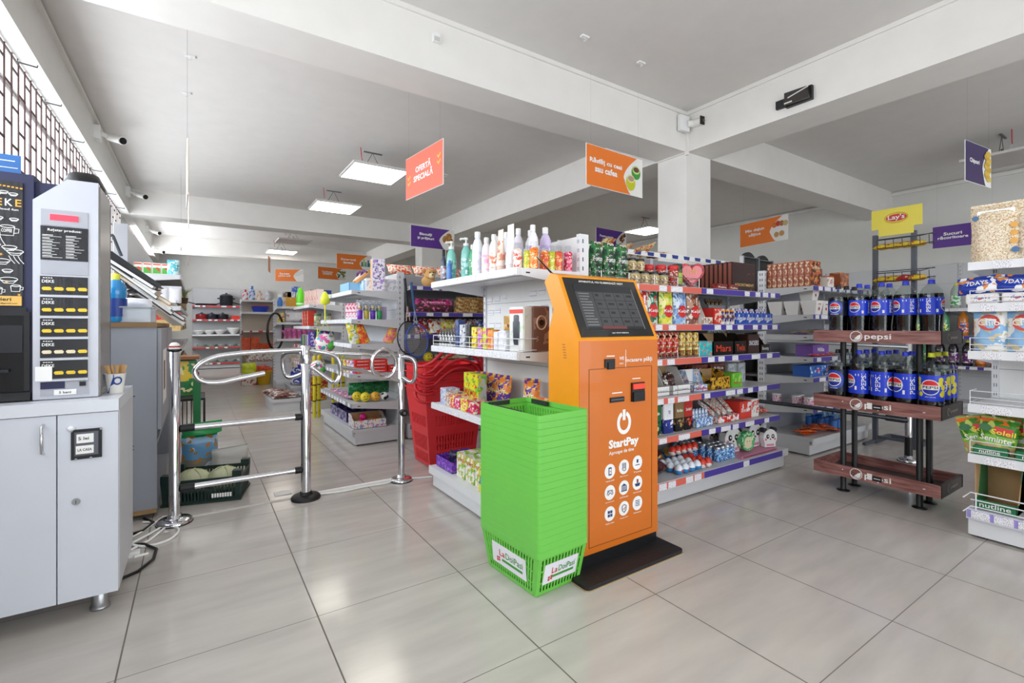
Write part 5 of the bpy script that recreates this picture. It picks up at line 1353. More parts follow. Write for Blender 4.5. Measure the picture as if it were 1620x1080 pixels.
# second shelf
for i, (x, c1, c2, c3, nm) in enumerate(((2.24, 'C62A30', 'F0C0B0', 'FFFFFF', 'red'), (2.335, '126A4A', 'C8E0D0', 'D83A30', 'dark green'), (2.475, 'E6DC3A', 'F6F0A0', '8AC040', 'yellow'), (2.61, '8AB0DC', 'D8E6F4', '5A78C0', 'light blue'), (2.745, '7A3E2C', 'B8866A', 'E8D8C8', 'brown'))):
    pouch('sweets_bag', 'sweets bag', .125, .20, .05, pack(c1, c2, c3, scale=14, amount=.5), 'Katja', wz=.42, wh=.025, ww=.7, patchm=mat('D62C2C', .4) if i else mat('F0F0F0', .4)).put((x, 1.99, S[1]), 0, nm + ' standing sweets bag on the second shelf of the long run', 'standing sweets bags')
tray('display_carton', 'display box', .16, .2, .05, PAPER, PAPER, back_h=.19, front=pack('EDE8DC', 'B8844A', '6A3A2A', scale=20)).put((2.90, 1.985, S[1]), .15, 'white open display carton with leaning packets on the second shelf')
row(pouch('wafer_packet', 'wafer packet', .05, .13, .02, pack('E8DCC8', 'B9784A', 'C83A2A', scale=24)), 4, (2.85, 2.02, S[1] + .02), (2.93, 2.07, S[1] + .03), .4, 'pale wafer packet leaning in the white display carton', 'wafer packets in the white carton')
t = T('kinder_figure_box', 'display box')
t = carton('biscuit_box', 'biscuit box', .09, .12, .115, mat('D8342A', .4), pack('E0402E', 'F0E0D0', scale=18)); t.put((3.03, 1.99, S[1]), 0, 'bright red biscuit box on the second shelf')
row(carton('chewing_gum_box', 'sweets box', .048, .13, .11, pack('E8902A', 'F4E8D8', '2A4AB8', scale=18, bands=((.0, 'F2F0EC'), (.2, '6A3020'), (.85, 'F0A030')))), 3, (3.09, 1.99, S[1]), (3.21, 1.99, S[1]), 0, 'upright orange and white sweets box on the second shelf', 'orange and white sweets boxes')
bb = tray('biscuit_tray', 'biscuit tray', .125, .16, .085, pack('1E50B8', '3A78DC', 'E8E8F4', scale=14, amount=.15), KRAFT, 'eugenia', back_h=.105)
row(bb, 4, (3.30, 1.985, S[1]), (3.665, 1.985, S[1]), 0, 'blue open biscuit tray at the right of the second shelf', 'blue biscuit trays')
row(pouch('biscuit_packet', 'biscuit packet', .06, .1, .02, pack('2458C8', 'F0F0F4', 'E83A30', scale=20)), 6, (3.28, 2.03, S[1] + .01), (3.68, 2.03, S[1] + .01), 0, 'small blue biscuit packet standing in the blue trays', 'blue biscuit packets')
t = tray('clear_tray', 'tray', .22, .1, .03, CL, CL, back_h=.09); t.put((3.34, 2.2, S[1] + .12), 0, 'clear tray of dark chocolates raised at the back of the second shelf')
row(carton('chocolate_bar', 'chocolate bar', .045, .03, .07, pack('2E1E18', '6A4A2A', 'C8B080', scale=30)), 4, (3.26, 2.22, S[1] + .125), (3.42, 2.22, S[1] + .125), 0, 'dark chocolate piece standing in the clear raised tray', 'chocolates in the raised tray')
# third shelf
wt = carton('biscuit_roll_box', 'biscuit box', .05, .05, .165, pack('7A1E20', 'C8382E', 'F0D8B0', scale=18, bands=((.0, '5A2018'), (.25, 'C83A2E'), (.8, '1E1414'))), words='Choco', wz=.6, wh=.014)
row(wt, 8, (2.14, 1.975, S[2]), (2.56, 1.975, S[2]), 0, 'tall dark red wafer roll box on the third shelf', 'tall dark red wafer boxes')
row(carton('biscuit_roll_box', 'biscuit box', .05, .05, .16, pack('F0E2A8', 'E8C84A', 'A8642A', scale=18, bands=((.0, '8A5A2E'), (.3, 'F0E2A8'))), words='Vanilla', wz=.6, wh=.014, wcol=mat('8A3A1E', .4)), 3, (2.63, 1.975, S[2]), (2.77, 1.975, S[2]), 0, 'tall cream coloured wafer roll box on the third shelf', 'tall cream wafer boxes')
carton('sweets_box', 'sweets box', .15, .12, .10, pack('2AB8C0', '5AD0D0', 'E86A5A', scale=18)).put((2.885, 1.985, S[2]), 0, 'turquoise sweets box with coral print on the third shelf')
def barbox(w, h, c, words, wc, label, x, bh):
    tray('chocolate_bar_box', 'chocolate bar box', w, .16, h, mat(c, .4), KRAFT, words, mat(wc, .4), back_h=bh, wh=h * .5).put((x, 1.985, S[2]), 0, label, 'chocolate bar display boxes')
barbox(.235, .095, '15110F', 'Mars', 'D8452A', 'wide black chocolate bar box with red lettering on the third shelf', 3.09, .15)
barbox(.15, .095, '17120F', 'Twix', 'D8452A', 'narrower black chocolate bar box with red lettering beside the first', 3.30, .15)
carton('chocolate_bar_box', 'chocolate bar box', .155, .15, .14, mat('3A2018', .4), None, 'SNICKERS', mat('EDEBF4', .4), .55, .035, .8).put((3.47, 1.985, S[2]), 0, 'brown chocolate bar box with white lettering on the third shelf', 'chocolate bar display boxes')
barbox(.12, .06, '241612', 'Bounty', 'F0F0F0', 'small dark open box at the right end of the third shelf', 3.63, .13)
t = tray('clear_tray', 'tray', .24, .1, .025, CL, CL, back_h=.06); t.put((3.34, 2.2, S[2] + .145), 0, 'clear tray of foil sweets raised at the back of the third shelf')
row(pouch('foil_sweet_bag', 'sweets bag', .07, .06, .03, pack('C8CCD0', '2A4A4A', 'F4F4F4', scale=30)), 4, (3.26, 2.2, S[2] + .15), (3.42, 2.2, S[2] + .15), 0, 'silver foil sweet bag in the raised clear tray', 'foil bags in the raised tray')
# fourth shelf
for i, (x, c, lab) in enumerate(((2.20, '1E6A3A', 'green foil sweets'), (2.42, '1E6A3A', 'green foil sweets'), (2.63, '4A1E1A', 'dark foil sweets'))):
    tray('sweets_display_box', 'display box', .18, .2, .06, PAPER, KRAFT, 'BAKE ROLLS', GREYPRINT, back_h=.165, wh=.01).put((x, 1.985, S[3]), 0, 'white open display box holding ' + lab + ', ' + nth(i, 3), 'white display boxes')
    pc = pouch('foil_packet', 'sweets packet', .075, .11, .03, pack(c, 'E8E8E0', '101010', scale=26, amount=.3))
    for q in range(4): pc.put((x - .05 + q * .032, 2.03 + q * .025, S[3] + .01), .1 * q, ('green' if i < 2 else 'dark') + ' foil packet in the ' + ('left', 'middle', 'right')[i] + ' white display box, ' + nth(q, 4), 'foil packets in white boxes', rot=(-.2, .15 * (q - 1.5), 0))
tray('sweets_display_box', 'display box', .15, .12, .045, pack('A8D0F0', 'F0F4FA', 'E08AA0', scale=18), PAPER, 'Raffaello', mat('D8406A', .4), back_h=.14, wh=.02).put((2.83, 1.985, S[3]), 0, 'pale blue and white open sweets box on the fourth shelf')
tray('chocolate_bar_box', 'chocolate bar box', .235, .15, .085, pack('2A1810', 'C8922A', 'E8B83A', scale=18, amount=.6), KRAFT, 'LION', mat('F0C030', .4), back_h=.13, wh=.04).put((3.05, 1.985, S[3]), 0, 'gold and brown chocolate bar box with lion yellow lettering', 'chocolate bar display boxes')
carton('wafer_box', 'sweets box', .125, .13, .10, mat('7CC83A', .4), pack('6ABF34', 'A8DC6A', scale=10), 'Napolitane', mat('D8342A', .4), .3, .02).put((3.265, 1.99, S[3]), 0, 'bright green wafer box on the fourth shelf')
row(carton('chocolate_box', 'chocolate box', .20, .1, .155, pack('5A2A22', '8A3A2E', 'B8644A', scale=22), words='Alka', wz=.8, wh=.02), 2, (3.07, 2.16, S[3]), (3.29, 2.16, S[3]), 0, 'brown red chocolate box standing at the back of the fourth shelf', 'brown boxes on the fourth shelf')
row(carton('storage_box', 'box', .10, .12, .15, mat('C9CDD2', .4), pack('D3D7DB', 'B0B4BC', scale=12)), 2, (3.45, 2.14, S[3]), (3.58, 2.14, S[3]), 0, 'pale grey box standing at the back right of the fourth shelf', 'pale boxes on the fourth shelf')
# fifth shelf
for i, (x, c1, c2, c3, w_, nm) in enumerate(((2.20, '1E5A3A', '2A7A4A', 'C8D88A', 'Jacobs', 'green'), (2.29, '1E5A3A', '2A7A4A', 'C8D88A', 'Jacobs', 'dark green'), (2.385, '123A2A', '1E6A3A', 'C8D0A0', 'Lavazza', 'deep green'), (2.50, '22307A', 'F0F0F4', '3A4AA8', 'Tchibo', 'blue and white'), (2.61, '1A1818', '8A6E4A', 'B89A5A', 'Barista', 'gold and black'), (2.70, '1A1616', 'B8302A', 'E0604A', 'Davidoff', 'red and black'))):
    carton('coffee_pack', 'coffee pack', .092, .07, .205, pack(c1, c2, c3, scale=10, amount=.35, bands=((.42, c2),)), words=w_, wz=.66, wh=.018, ww=.6).put((x, 1.985, S[4]), random.uniform(-.05, .05), nm + ' ground coffee brick on the fifth shelf', 'ground coffee packs')
tray('sachet_box', 'display box', .19, .13, .06, pack('5A8AC8', 'D8E8F8', 'FFFFFF', scale=22), PAPER, back_h=.085).put((2.87, 1.985, S[4]), 0, 'light blue and white sachet box on the fifth shelf')
row(pouch('sachet', 'sachet', .04, .10, .015, pack('BCD4F0', 'F4F8FF', '4A78C0', scale=30)), 5, (2.80, 2.02, S[4] + .01), (2.94, 2.02, S[4] + .01), .3, 'pale blue sachet sticking out of its box on the fifth shelf', 'pale blue sachets')
tray('sachet_box', 'display box', .26, .15, .045, pack('E0342C', 'F4E8E4', 'FFFFFF', scale=16), PAPER, back_h=.06).put((3.15, 1.985, S[4]), 0, 'low red and white tray of wrapped bars on the fifth shelf')
for q in range(10):
    if q == 0: bar_ = pouch('wrapped_bar', 'chocolate bar', .045, .13, .015, pack('ECE6E0', 'B8A898', 'D84A3A', scale=30), gusset=False)
    bar_.put((3.05 + q * .022, 2.03 + (q % 3) * .015, S[4] + .045 + (q % 2) * .012), 0, 'white wrapped chocolate bar leaning in the red tray, ' + nth(q, 10), 'white wrapped bars', rot=(-.9, 0, .5 - .08 * q))
carton('chocolate_box', 'chocolate box', .16, .14, .125, mat('D8362C', .4), pack('E04034', 'F4F0EC', scale=6, amount=.4), 'kinder', mat('F6F4F0', .4), .5, .03).put((3.38, 1.995, S[4]), 0, 'red and white chocolate box on the fifth shelf', 'red chocolate boxes')
carton('chocolate_box', 'chocolate box', .10, .14, .13, mat('F0ECE8', .4), pack('F4F0EC', 'E05040', scale=12, amount=.4), 'kinder', mat('D8362C', .4), .7, .02).put((3.51, 1.995, S[4]), 0, 'white and red chocolate box standing right of the red one', 'red chocolate boxes')
pouch('snack_packet', 'snack packet', .13, .08, .03, pack('B8302A', 'E07A6A', 'F0E0D0', scale=18), gusset=False).put((3.66, 2.0, S[4] + .02), 0, 'small red packet lying at the right end of the fifth shelf', rot=(-1.3, 0, .1))
# bottom deck
BB = .152
pb = pouch('brown_sweets_bag', 'sweets bag', .20, .24, .09, pack('33161A', '5A2A2A', '7A3A34', scale=8, amount=.2, rough=.2), gusset=False)
for i, (x, y, z) in enumerate(((2.20, 1.97, .065), (2.21, 2.02, .145), (2.41, 1.965, .065), (2.42, 2.0, .145))): pb.put((x, y, BB + z - .02), 0, 'shiny dark brown bag lying on the bottom deck, ' + ('left lower', 'left upper', 'right lower', 'right upper')[i] + ' one', 'dark brown bags', rot=(-1.45, 0, .2 * i - .2))
for c, (e1, e2, nm, x0, nx_, ny) in enumerate((('3A8AC8', 'E8F0F8', 'blue and white', 2.56, 4, 3), ('E8E4E0', 'D84030', 'red and white', 2.80, 2, 3))):
    eg = sticker_egg(mat(e1, .25), mat(e2, .25))
    for i in range(nx_):
        for j in range(ny): eg.put((x0 + i * .062, 1.955 + j * .065, BB), .3 * i, nm + ' foil egg on the bottom deck, ' + ('front', 'second', 'third')[j] + ' row, ' + nth(i, nx_), 'foil eggs on the bottom deck')
eg = sticker_egg(mat('2E6AB8', .25), mat('C8A03A', .25)); er = sticker_egg(mat('F0E8E0', .25), mat('E0402E', .25))
for i in range(6): eg.put((2.62 + i * .055, 2.17 + (i % 2) * .06, BB + .02), 0, 'gold and blue foil egg behind the others, ' + nth(i, 6), 'gold and blue foil eggs')
for i in range(5): er.put((2.72 + i * .06, 2.13, BB + .055), 0, 'red topped foil egg stacked at the back, ' + nth(i, 5), 'red topped foil eggs')
cn = jar('drink_can', 'can', .026, .10, pack('2A6AB8', '8AC8E8', 'E8F4FA', scale=30, amount=.4), mat('B8BCC2', .3, .8), None, .95)
for j in range(3):
    for i in range(4): cn.put((3.04 + i * .055, 2.0 + j * .055, BB), i, 'blue energy drink can in the right pack, ' + ('front', 'second', 'third')[j] + ' row, ' + nth(i, 4), 'blue drink cans')
    for i in range(3): cn.put((2.96 + i * .055, 2.17 + j * .055, BB), i, 'blue energy drink can in the pack behind, ' + ('front', 'second', 'third')[j] + ' row, ' + nth(i, 3), 'blue drink cans')
t = T('panda_box', 'toy box')
pts = [(.075 * cos(a), .075 * sin(a) + .085) for a in [i * pi / 10 for i in range(20)]]
WB = mat('EDEAEA', .35); PK = mat('D88AA0', .4)
m = MB(WB); m.prism(pts, 0, .05, 'y'); m.box(-.06, .06, .002, .048, 0, .06); bi = t.part('head', m)
for sx in (-1, 1):
    t.part('ear', MB(DARK).prism([(sx * .055 + .025 * cos(a), .15 + .022 * sin(a)) for a in [i * pi / 6 for i in range(12)]], .005, .045, 'y'))
m = MB(DARK)
for sx in (-1, 1): m.prism([(sx * .028 + .016 * cos(a), .095 + .02 * sin(a)) for a in [i * pi / 6 for i in range(12)]], -.002, 0, 'y')
m.prism([(.008 * cos(a), .07 + .006 * sin(a)) for a in [i * pi / 4 for i in range(8)]], -.002, 0, 'y'); m.use(PAPER)
for sx in (-1, 1): m.disc((sx * .026, -.003, .097), .007)
m.use(PK); m.disc((-.05, -.001, .07), .012); m.disc((.05, -.001, .07), .012); m.box(-.04, .04, -.001, 0, .01, .028); t.part('face_print', m, bi)
for i, (x, y, z) in enumerate(((3.28, 2.03, 0), (3.42, 2.13, .0), (3.57, 2.03, .0), (3.45, 2.24, .0), (3.62, 2.16, .0), (3.30, 2.2, 0))): t.put((x, y, BB + .02), -.15 + .05 * i, 'panda face sweets box on the bottom deck, ' + ('front left', 'middle of the front', 'front right', 'back middle', 'back right', 'back left')[i] + ' one', 'panda face boxes', sc=1.12)
t.put((3.655, 1.96, BB + .02), -.3, 'small tilted panda face box in front at the right end', 'panda face boxes', sc=.85)
t = T('cabbage_tin', 'sweets box'); m = MB(pack('5AB87A', 'D8E8B8', '2E8A5A', scale=16)); m.prism([(.068 * cos(a) * (1 + .07 * sin(5 * a)), .068 * sin(a) + .08) for a in [i * pi / 12 for i in range(24)]], 0, .04, 'y'); t.part('box', m)
m = MB(mat('E8DDB8', .4)); m.prism([(.04 * cos(a) - .008, .042 * sin(a) + .07) for a in [i * pi / 8 for i in range(16)]], -.002, 0, 'y'); m.use(DARK).disc((-.02, -.003, .08), .004).disc((.006, -.003, .08), .004); t.part('face', m)
t.put((3.37, 1.965, BB + .018), -.1, 'green cabbage shaped sweets box before the panda boxes', sc=1.05)
m = MB(mat('C8809A', .4)); m.box(3.22, 3.7, 1.93, 2.3, BB, BB + .016); m.use(mat('8A3A5A', .4)).box(3.24, 3.68, 1.929, 1.93, BB + .003, BB + .012); single('pink_tray', 'tray', m).put((0, 0, 0), 0, 'flat pink carton tray beneath the panda boxes')

# ================================================================ white run with cosmetics, top shelf
Z1 = 1.392; X_ = 1.41
def up(x, y): return (x, y, Z1)
flask('shampoo_bottle', 'bottle', .026, .215, mat('3A4456', .3), BLACK, pack('8A8FA0', 'D8D8E0', 'C83A3A', scale=20), caph=.18).put(up(1.41, 2.99), R90, 'dark grey body wash bottle, leftmost on the cosmetics shelf', 'bottles on the cosmetics shelf', sc=(1, 1, 1.05))
pt = flask('pump_bottle', 'bottle', .042, .265, mat('7FC4B8', .2), WHITE, pack('5AA8A0', 'A8DCD0', 'E8F4F0', scale=16), pump=True)
pt.put(up(1.41, 2.87), R90, 'large teal pump bottle on the cosmetics shelf, left one', 'bottles on the cosmetics shelf')
pt.put(up(1.43, 2.70), R90, 'large teal pump bottle on the cosmetics shelf, right one', 'bottles on the cosmetics shelf')
flask('shower_gel_bottle', 'bottle', .022, .14, mat('4A7AC8', .3), mat('6A90D0', .3)).put(up(1.375, 2.83), R90, 'small blue shower gel before the teal pump bottles')
flask('shampoo_bottle', 'bottle', .024, .22, mat('3AA86A', .3), WHITE, pack('2E9A5A', 'E0F0E0', scale=18)).put(up(1.42, 2.60), R90, 'slim green shampoo bottle right of the pump bottles')
bw = flask('lotion_bottle', 'bottle', .042, .28, mat('EEEFF2', .25), WHITE, pack('E6E8EE', 'D3D6E0', scale=8), caph=.12, cr=.42)
bw.put(up(1.41, 2.515), R90, 'tallest white bottle on the cosmetics shelf', 'bottles on the cosmetics shelf', sc=(1, 1, 1.03))
bw.put(up(1.56, 2.54), R90, 'white bottle behind the tallest one', 'bottles on the cosmetics shelf')
flask('lotion_bottle', 'bottle', .036, .235, mat('F0E4EA', .25), WHITE, pack('F0D8E4', 'E8A8C8', scale=18)).put(up(1.41, 2.41), R90, 'pale pink lotion bottle on the cosmetics shelf', 'bottles on the cosmetics shelf')
flask('lotion_bottle', 'bottle', .036, .29, mat('E8EAEE', .25), WHITE, pack('EFA08A', 'F4D8D0', scale=14)).put(up(1.56, 2.43), R90, 'white bottle with peach round label behind the pink one', 'bottles on the cosmetics shelf')
flask('lotion_bottle', 'bottle', .036, .24, mat('F6F2EC', .25), WHITE, pack('F4F0E8', 'EC7A4A', 'E8B090', scale=22)).put(up(1.41, 2.325), R90, 'white bottle with orange blossom print on the cosmetics shelf', 'bottles on the cosmetics shelf')
flask('lotion_bottle', 'bottle', .038, .29, mat('EDE6F0', .25), WHITE, pack('C8B0E0', 'EDE6F4', scale=12)).put(up(1.56, 2.30), R90, 'white bottle with lilac shoulder band behind the blossom bottle', 'bottles on the cosmetics shelf')
tb = tubep('cream_tube', 'tube', .055, .235, mat('F2DCD0', .35), mat('E8C8B8', .35), pack('F0D0C0', 'D88A6A', scale=18)); tb.put(up(1.40, 2.235), R90, 'peach cream tube standing on the cosmetics shelf', 'cream tubes')
tubep('cream_tube', 'tube', .062, .25, mat('F2F2F2', .35), WHITE).put(up(1.41, 2.15), R90, 'plain white cream tube standing on the cosmetics shelf', 'cream tubes')
bw.put(up(1.57, 2.19), R90, 'white bottle behind the plain tube', 'bottles on the cosmetics shelf', sc=.93)
for i, (x, y, c1, c2, c3, nm, h) in enumerate(((1.40, 2.07, 'F0E8E4', 'E0503A', 'F8C0B0', 'red and white', .185), (1.44, 2.035, 'C8C82A', 'E8E88A', '8AA81E', 'yellow green', .165), (1.455, 2.0, 'F08A2A', 'F6D8A0', 'D84A3A', 'orange', .19), (1.545, 2.03, 'E87A2A', 'E8483A', 'F4E0B0', 'orange red', .18), (1.59, 2.03, 'C8D03A', 'F0F0A0', 'A8B01E', 'lime', .18), (1.625, 2.01, 'E0602E', 'F4C08A', 'C83A4A', 'deep orange', .18), (1.70, 2.02, 'D8305A', 'F09AB0', 'F4E0E4', 'pink red', .19))):
    h *= .78
    flask('body_mist_bottle', 'bottle', .023, h, pack(c1, c2, c3, scale=26, amount=.4, rough=.2), clear('F4F6F8', .1), None, prof=[(.022, 0), (.024, .004), (.024, h * .68), (.018, h * .74)], caph=.2, cr=.75, flat=1).put(up(x, y), R90, nm + ' body mist bottle with clear cap at the near end of the shelf', 'body mist bottles')
flask('lotion_bottle', 'bottle', .036, .27, mat('F0EEF2', .25), WHITE, pack('E8E0F0', 'B8A0D8', scale=16)).put(up(1.52, 2.10), R90, 'white capped bottle behind the colourful mists, left one', 'bottles on the cosmetics shelf')
flask('lotion_bottle', 'bottle', .040, .27, mat('D8C8EC', .25), WHITE, pack('C8B0E4', 'E8E0F4', scale=16)).put(up(1.62, 2.12), R90, 'lilac bottle with white cap behind the colourful mists', 'bottles on the cosmetics shelf')
m = MB(TAG)
for k, (y, z) in enumerate(((2.95, 1.28), (2.85, 1.285), (2.76, 1.29), (2.93, 1.19), (2.84, 1.2), (2.42, 1.30), (2.33, 1.305), (2.22, 1.31), (2.5, 1.19), (2.4, 1.2), (2.3, 1.205), (2.92, 1.1), (2.83, 1.1))): m.box(1.752, 1.7545, y - .035, y + .035, z - .018, z + .018)
single('price_stickers', 'stickers', m).put((0, 0, 0), 0, 'small white price stickers on the white back panel')
# second shelf
Z2 = .964
for i in range(10):
    if i == 0: tt = tubep('hand_cream_tube', 'tube', .022, .12, mat('2A2C34', .3), WHITE, pack('22242C', 'F0F0F0', scale=30))
    tt.put((1.38 + (i % 2) * .03, 2.97 - i * .022, Z2), R90, 'small black and white cream tube on the second shelf, ' + nth(i, 10), 'small cream tubes')
for y, w, h, c1, c2, c3, nm in ((2.72, .05, .17, '3A4A78', '5A6AA0', None, 'dark blue'), (2.65, .07, .14, 'C8CCD4', 'E8EAF0', '4A4C58', 'silver grey'), (2.57, .045, .14, '2A2C34', '4A4C58', None, 'black'), (2.50, .06, .125, 'E8E02A', 'F4F07A', 'C8402E', 'yellow'),
                                (2.43, .055, .115, 'C86AC8', 'E8D02A', 'F0B0E8', 'purple and yellow'), (2.37, .05, .12, 'D8E02A', 'D86AC0', None, 'lime and pink'), (2.31, .06, .11, 'F08A2A', 'F4B060', None, 'orange'), (2.25, .05, .10, 'F0F0F2', 'D8D8E0', None, 'white'), (2.185, .08, .105, 'F2F2F4', 'DCDCE4', None, 'large white')):
    carton('perfume_box', 'box', w, .05, h, pack(c1, c2, c3, scale=14), side=mat(c1, .4)).put((1.375, y, Z2), R90, nm + ' cosmetics box on the second shelf behind the wire fence', 'cosmetics boxes')
carton('perfume_box', 'box', .08, .06, .19, pack('B88A3A', 'E0C07A', '7A2A1E', scale=10)).put((1.49, 2.31, Z2), R90, 'gold and red box standing behind the cosmetics boxes')
for y in (2.37, 2.29): carton('perfume_box', 'box', .055, .06, .06, pack('7A98D0', 'C8D8F4', scale=14)).put((1.46, y, Z2 + .0), R90, 'light blue cube shaped box, ' + ('left' if y > 2.3 else 'right') + ' of the pair under the gold box', 'light blue cube boxes')
t = carton('travel_mug_box', 'box', .11, .10, .23, pack('E4E4E0', 'C8DCC0', scale=12, amount=.1), side=pack('DCDDD8', 'C8D8C0', scale=8, amount=.1)); m = MB(mat('3A3E48', .3)); m.lathe([(.018, .035), (.024, .06), (.026, .15), (.02, .16), (.02, .185), (.012, .19)], (0, -.001, 0), 14, sy=.2); t.part('mug_picture', m, 0); t.part('red_band', MB(mat('E0422E', .4)).box(-.05, .05, -.003, -.001, .198, .218), 0)
t.put((1.375, 2.045, Z2), R90 + .15, 'tall box with travel mug picture and red band')
t = carton('travel_mug_box', 'box', .11, .07, .235, mat('8A6A60', .35), pack('7A5A50', 'A8887A', scale=8, amount=.4), side=mat('7C5E54', .4)); m = MB(mat('D8B8A0', .4)); m.tube([(.0 + .03 * cos(a), -.003, .15 + .035 * sin(a)) for a in [i * pi / 10 for i in range(20)]], .004, 5, True); m.use(mat('2A1A18', .3)); m.disc((0, -.004, .15), .016); t.part('mug_window', m, 0)
m = MB(mat('D8B8A0', .4)); m.tube([(-.0565,   .035 + .025 * cos(a), .15 + .04 * sin(a)) for a in [i * pi / 10 for i in range(20)]], .003, 5, True); m.use(mat('2A1A18', .3)).sphere((-.055, .035, .15), .018, 8, 6, sx=.2); t.part('side_window', m, 0)
t.put((1.495, 1.99, Z2), 0, 'brown gift box with round mug window beside the kiosk')
carton('perfume_box', 'box', .06, .06, .26, mat('3C3E48', .4), pack('34363F', '5A5C68', scale=10)).put((1.62, 2.03, Z2), R90, 'dark grey tall box behind the brown gift box')
carton('perfume_box', 'box', .03, .08, .24, mat('5A2A9A', .4), None).put((1.69, 2.0, Z2), R90, 'thin purple box at the back of the second shelf')
# third shelf and bottom deck of the white run
Z3 = .577
for y, x, w, h, c1, c2, c3, nm in ((2.93, 1.38, .10, .10, 'A8C8E8', 'E8F0F8', 'D86A8A', 'light blue'), (2.84, 1.37, .09, .085, 'E8D8C8', 'B87A4A', '5A8AB0', 'cream and brown'), (2.76, 1.36, .07, .075, 'E84A5A', 'F4E04A', 'F0F0F0', 'red and yellow'), (2.69, 1.36, .07, .07, 'E8406A', 'F4F0F0', '8A3AB0', 'pink sticker'),
                                   (2.6, 1.36, .09, .075, 'F0E04A', 'E84A3A', 'F4F4F4', 'yellow and red'), (2.5, 1.36, .09, .07, 'E0305A', 'F4E8C0', '6A3AA0', 'crimson')):
    carton('sweets_box', 'sweets box', w, .10, h, pack(c1, c2, c3, scale=22, amount=.5)).put((x, y, Z3), R90, nm + ' low sweets box on the shelf above the bottom deck', 'low sweets boxes')
gy = carton('toy_sweets_box', 'sweets box', .10, .07, .215, pack('D8DC2A', '7AC83A', 'E03A2E', scale=12, amount=.4), side=pack('C8D0DC', '7AC83A', 'E8E040', scale=14), words='MIX', wz=.45, wh=.03, wcol=mat('D8342A', .4))
gy.put((1.47, 2.76, Z3), R90, 'yellow and green tall sweets box, left of the pair', 'tall yellow green boxes'); gy.put((1.45, 2.64, Z3), R90 + .1, 'yellow and green tall sweets box, right of the pair', 'tall yellow green boxes')
pp = pouch('crisps_bag', 'crisps bag', .12, .20, .05, pack('5A2A9A', 'F08A2A', 'F4D04A', scale=12, amount=.6), 'HOT', wz=.5, wh=.03)
for i, (x, y) in enumerate(((1.60, 2.84), (1.60, 2.76), (1.60, 2.68), (1.61, 2.56), (1.64, 2.30))): pp.put((x, y, Z3), R90 + .35, 'purple and orange crisps bag leaning at the back, ' + nth(i, 5), 'purple crisps bags', rot=(-.15, 0, R90 + .3))
pouch('crisps_bag', 'crisps bag', .12, .11, .05, pack('E87A4A', 'F4C08A', 'E83A2E', scale=14)).put((1.62, 2.14, Z3), R90, 'small orange snack bag just above the green baskets')
t = tray('sweets_display_box', 'display box', .24, .24, .07, pack('6A2EA8', '8A4AD0', 'B07AE8', scale=18), mat('4A2A7A', .6), back_h=.08); t.put((1.36, 2.88, BB), R90, 'purple open display box at the far end of the bottom deck')
for k in range(3): pouch('dark_sweets_bag', 'sweets bag', .10, .08, .04, pack('1E1A3A', '3A2A5A', '5A4A8A', scale=20)).put((1.45 + k * .05, 2.92 - k * .05, BB + .01), R90, 'dark blue little bag inside the purple display box, ' + nth(k, 3), 'little bags in the purple box')
tb_ = carton('toy_box', 'toy box', .11, .16, .15, pack('F0F0E8', '8AC84A', 'E8C03A', scale=18, amount=.5), side=pack('D8E0C8', 'F0C84A', '5AA84A', scale=14), words='TOYS', wz=.75, wh=.02, wcol=mat('D8342A', .4))
for i, y in enumerate((2.66, 2.54, 2.42, 2.30)): tb_.put((1.37, y, BB), R90, 'white and green cartoon print toy box on the bottom deck, ' + nth(i, 4), 'toy boxes on the bottom deck')
carton('toy_box', 'toy box', .12, .06, .13, pack('E8DC3A', '3A8AC8', 'D83A7A', scale=14)).put((1.345, 2.33, BB), R90, 'yellow box with blue and pink print at the front of the bottom deck')
# ================================================================ toy unit beyond the gate (faces the aisle; we look at its near end)
def q3(x, y, z): return (x, y, z)
t = tray('blue_display_carton', 'carton', .34, .26, .085, mat('8FC4E8', .5), KRAFT, back_h=.10, front=mat('8CC0E6', .5)); t.put((1.20, 4.78, 1.422), R90, 'light blue open carton on top of the toy unit')
sl_ = T('slipper', 'slipper'); pts = [(.045 * cos(a) * (1 if sin(a) > 0 else .8), .115 * sin(a)) for a in [i * pi / 12 for i in range(24)]]
m = MB(mat('F0A860', .5)); m.prism(pts, 0, .025, 'z'); sl_.part('sole', m); m = MB(mat('5A2A6A', .5)); m.tube([(-.045, .03, .02), (-.02, .04, .05), (.02, .04, .05), (.045, .03, .02)], .012, 8); sl_.part('strap', m); m = MB(mat('F4E8D8', .5)); m.prism([(x * .9, y * .9) for x, y in pts], .025, .028, 'z'); sl_.part('insole', m)
for i, (y, a) in enumerate(((4.74, .5), (4.62, .35))): sl_.put((1.34, y, 1.56), 0, 'orange and purple foam slipper on the light blue carton, ' + ('left', 'right')[i], 'orange foam slippers', rot=(radians(35), radians(-20), R90 + a))
carton('tissue_box', 'box', .12, .1, .10, mat('BFDDF0', .5), pack('A8D0EC', 'E8F4FA', scale=10)).put((1.30, 4.56, 1.422), R90, 'pale blue small box beside the blue carton')
row(carton('white_box', 'box', .10, .12, .12, mat('E4E4E8', .5), pack('ECECF0', 'C8C8D8', scale=14)), 3, (1.37, 4.48, 1.422), (1.57, 4.48, 1.422), 0, 'white small box at the near end of the top shelf', 'white boxes on the toy unit')
carton('doll_box', 'box', .12, .08, .30, mat('E8E0EC', .4), pack('F0ECF4', 'B088D0', '6A5A8A', scale=16, amount=.4), side=mat('E8B88A', .5)).put((1.42, 4.42, 1.422), -.1, 'tall white and purple picture box on top of the toy unit')
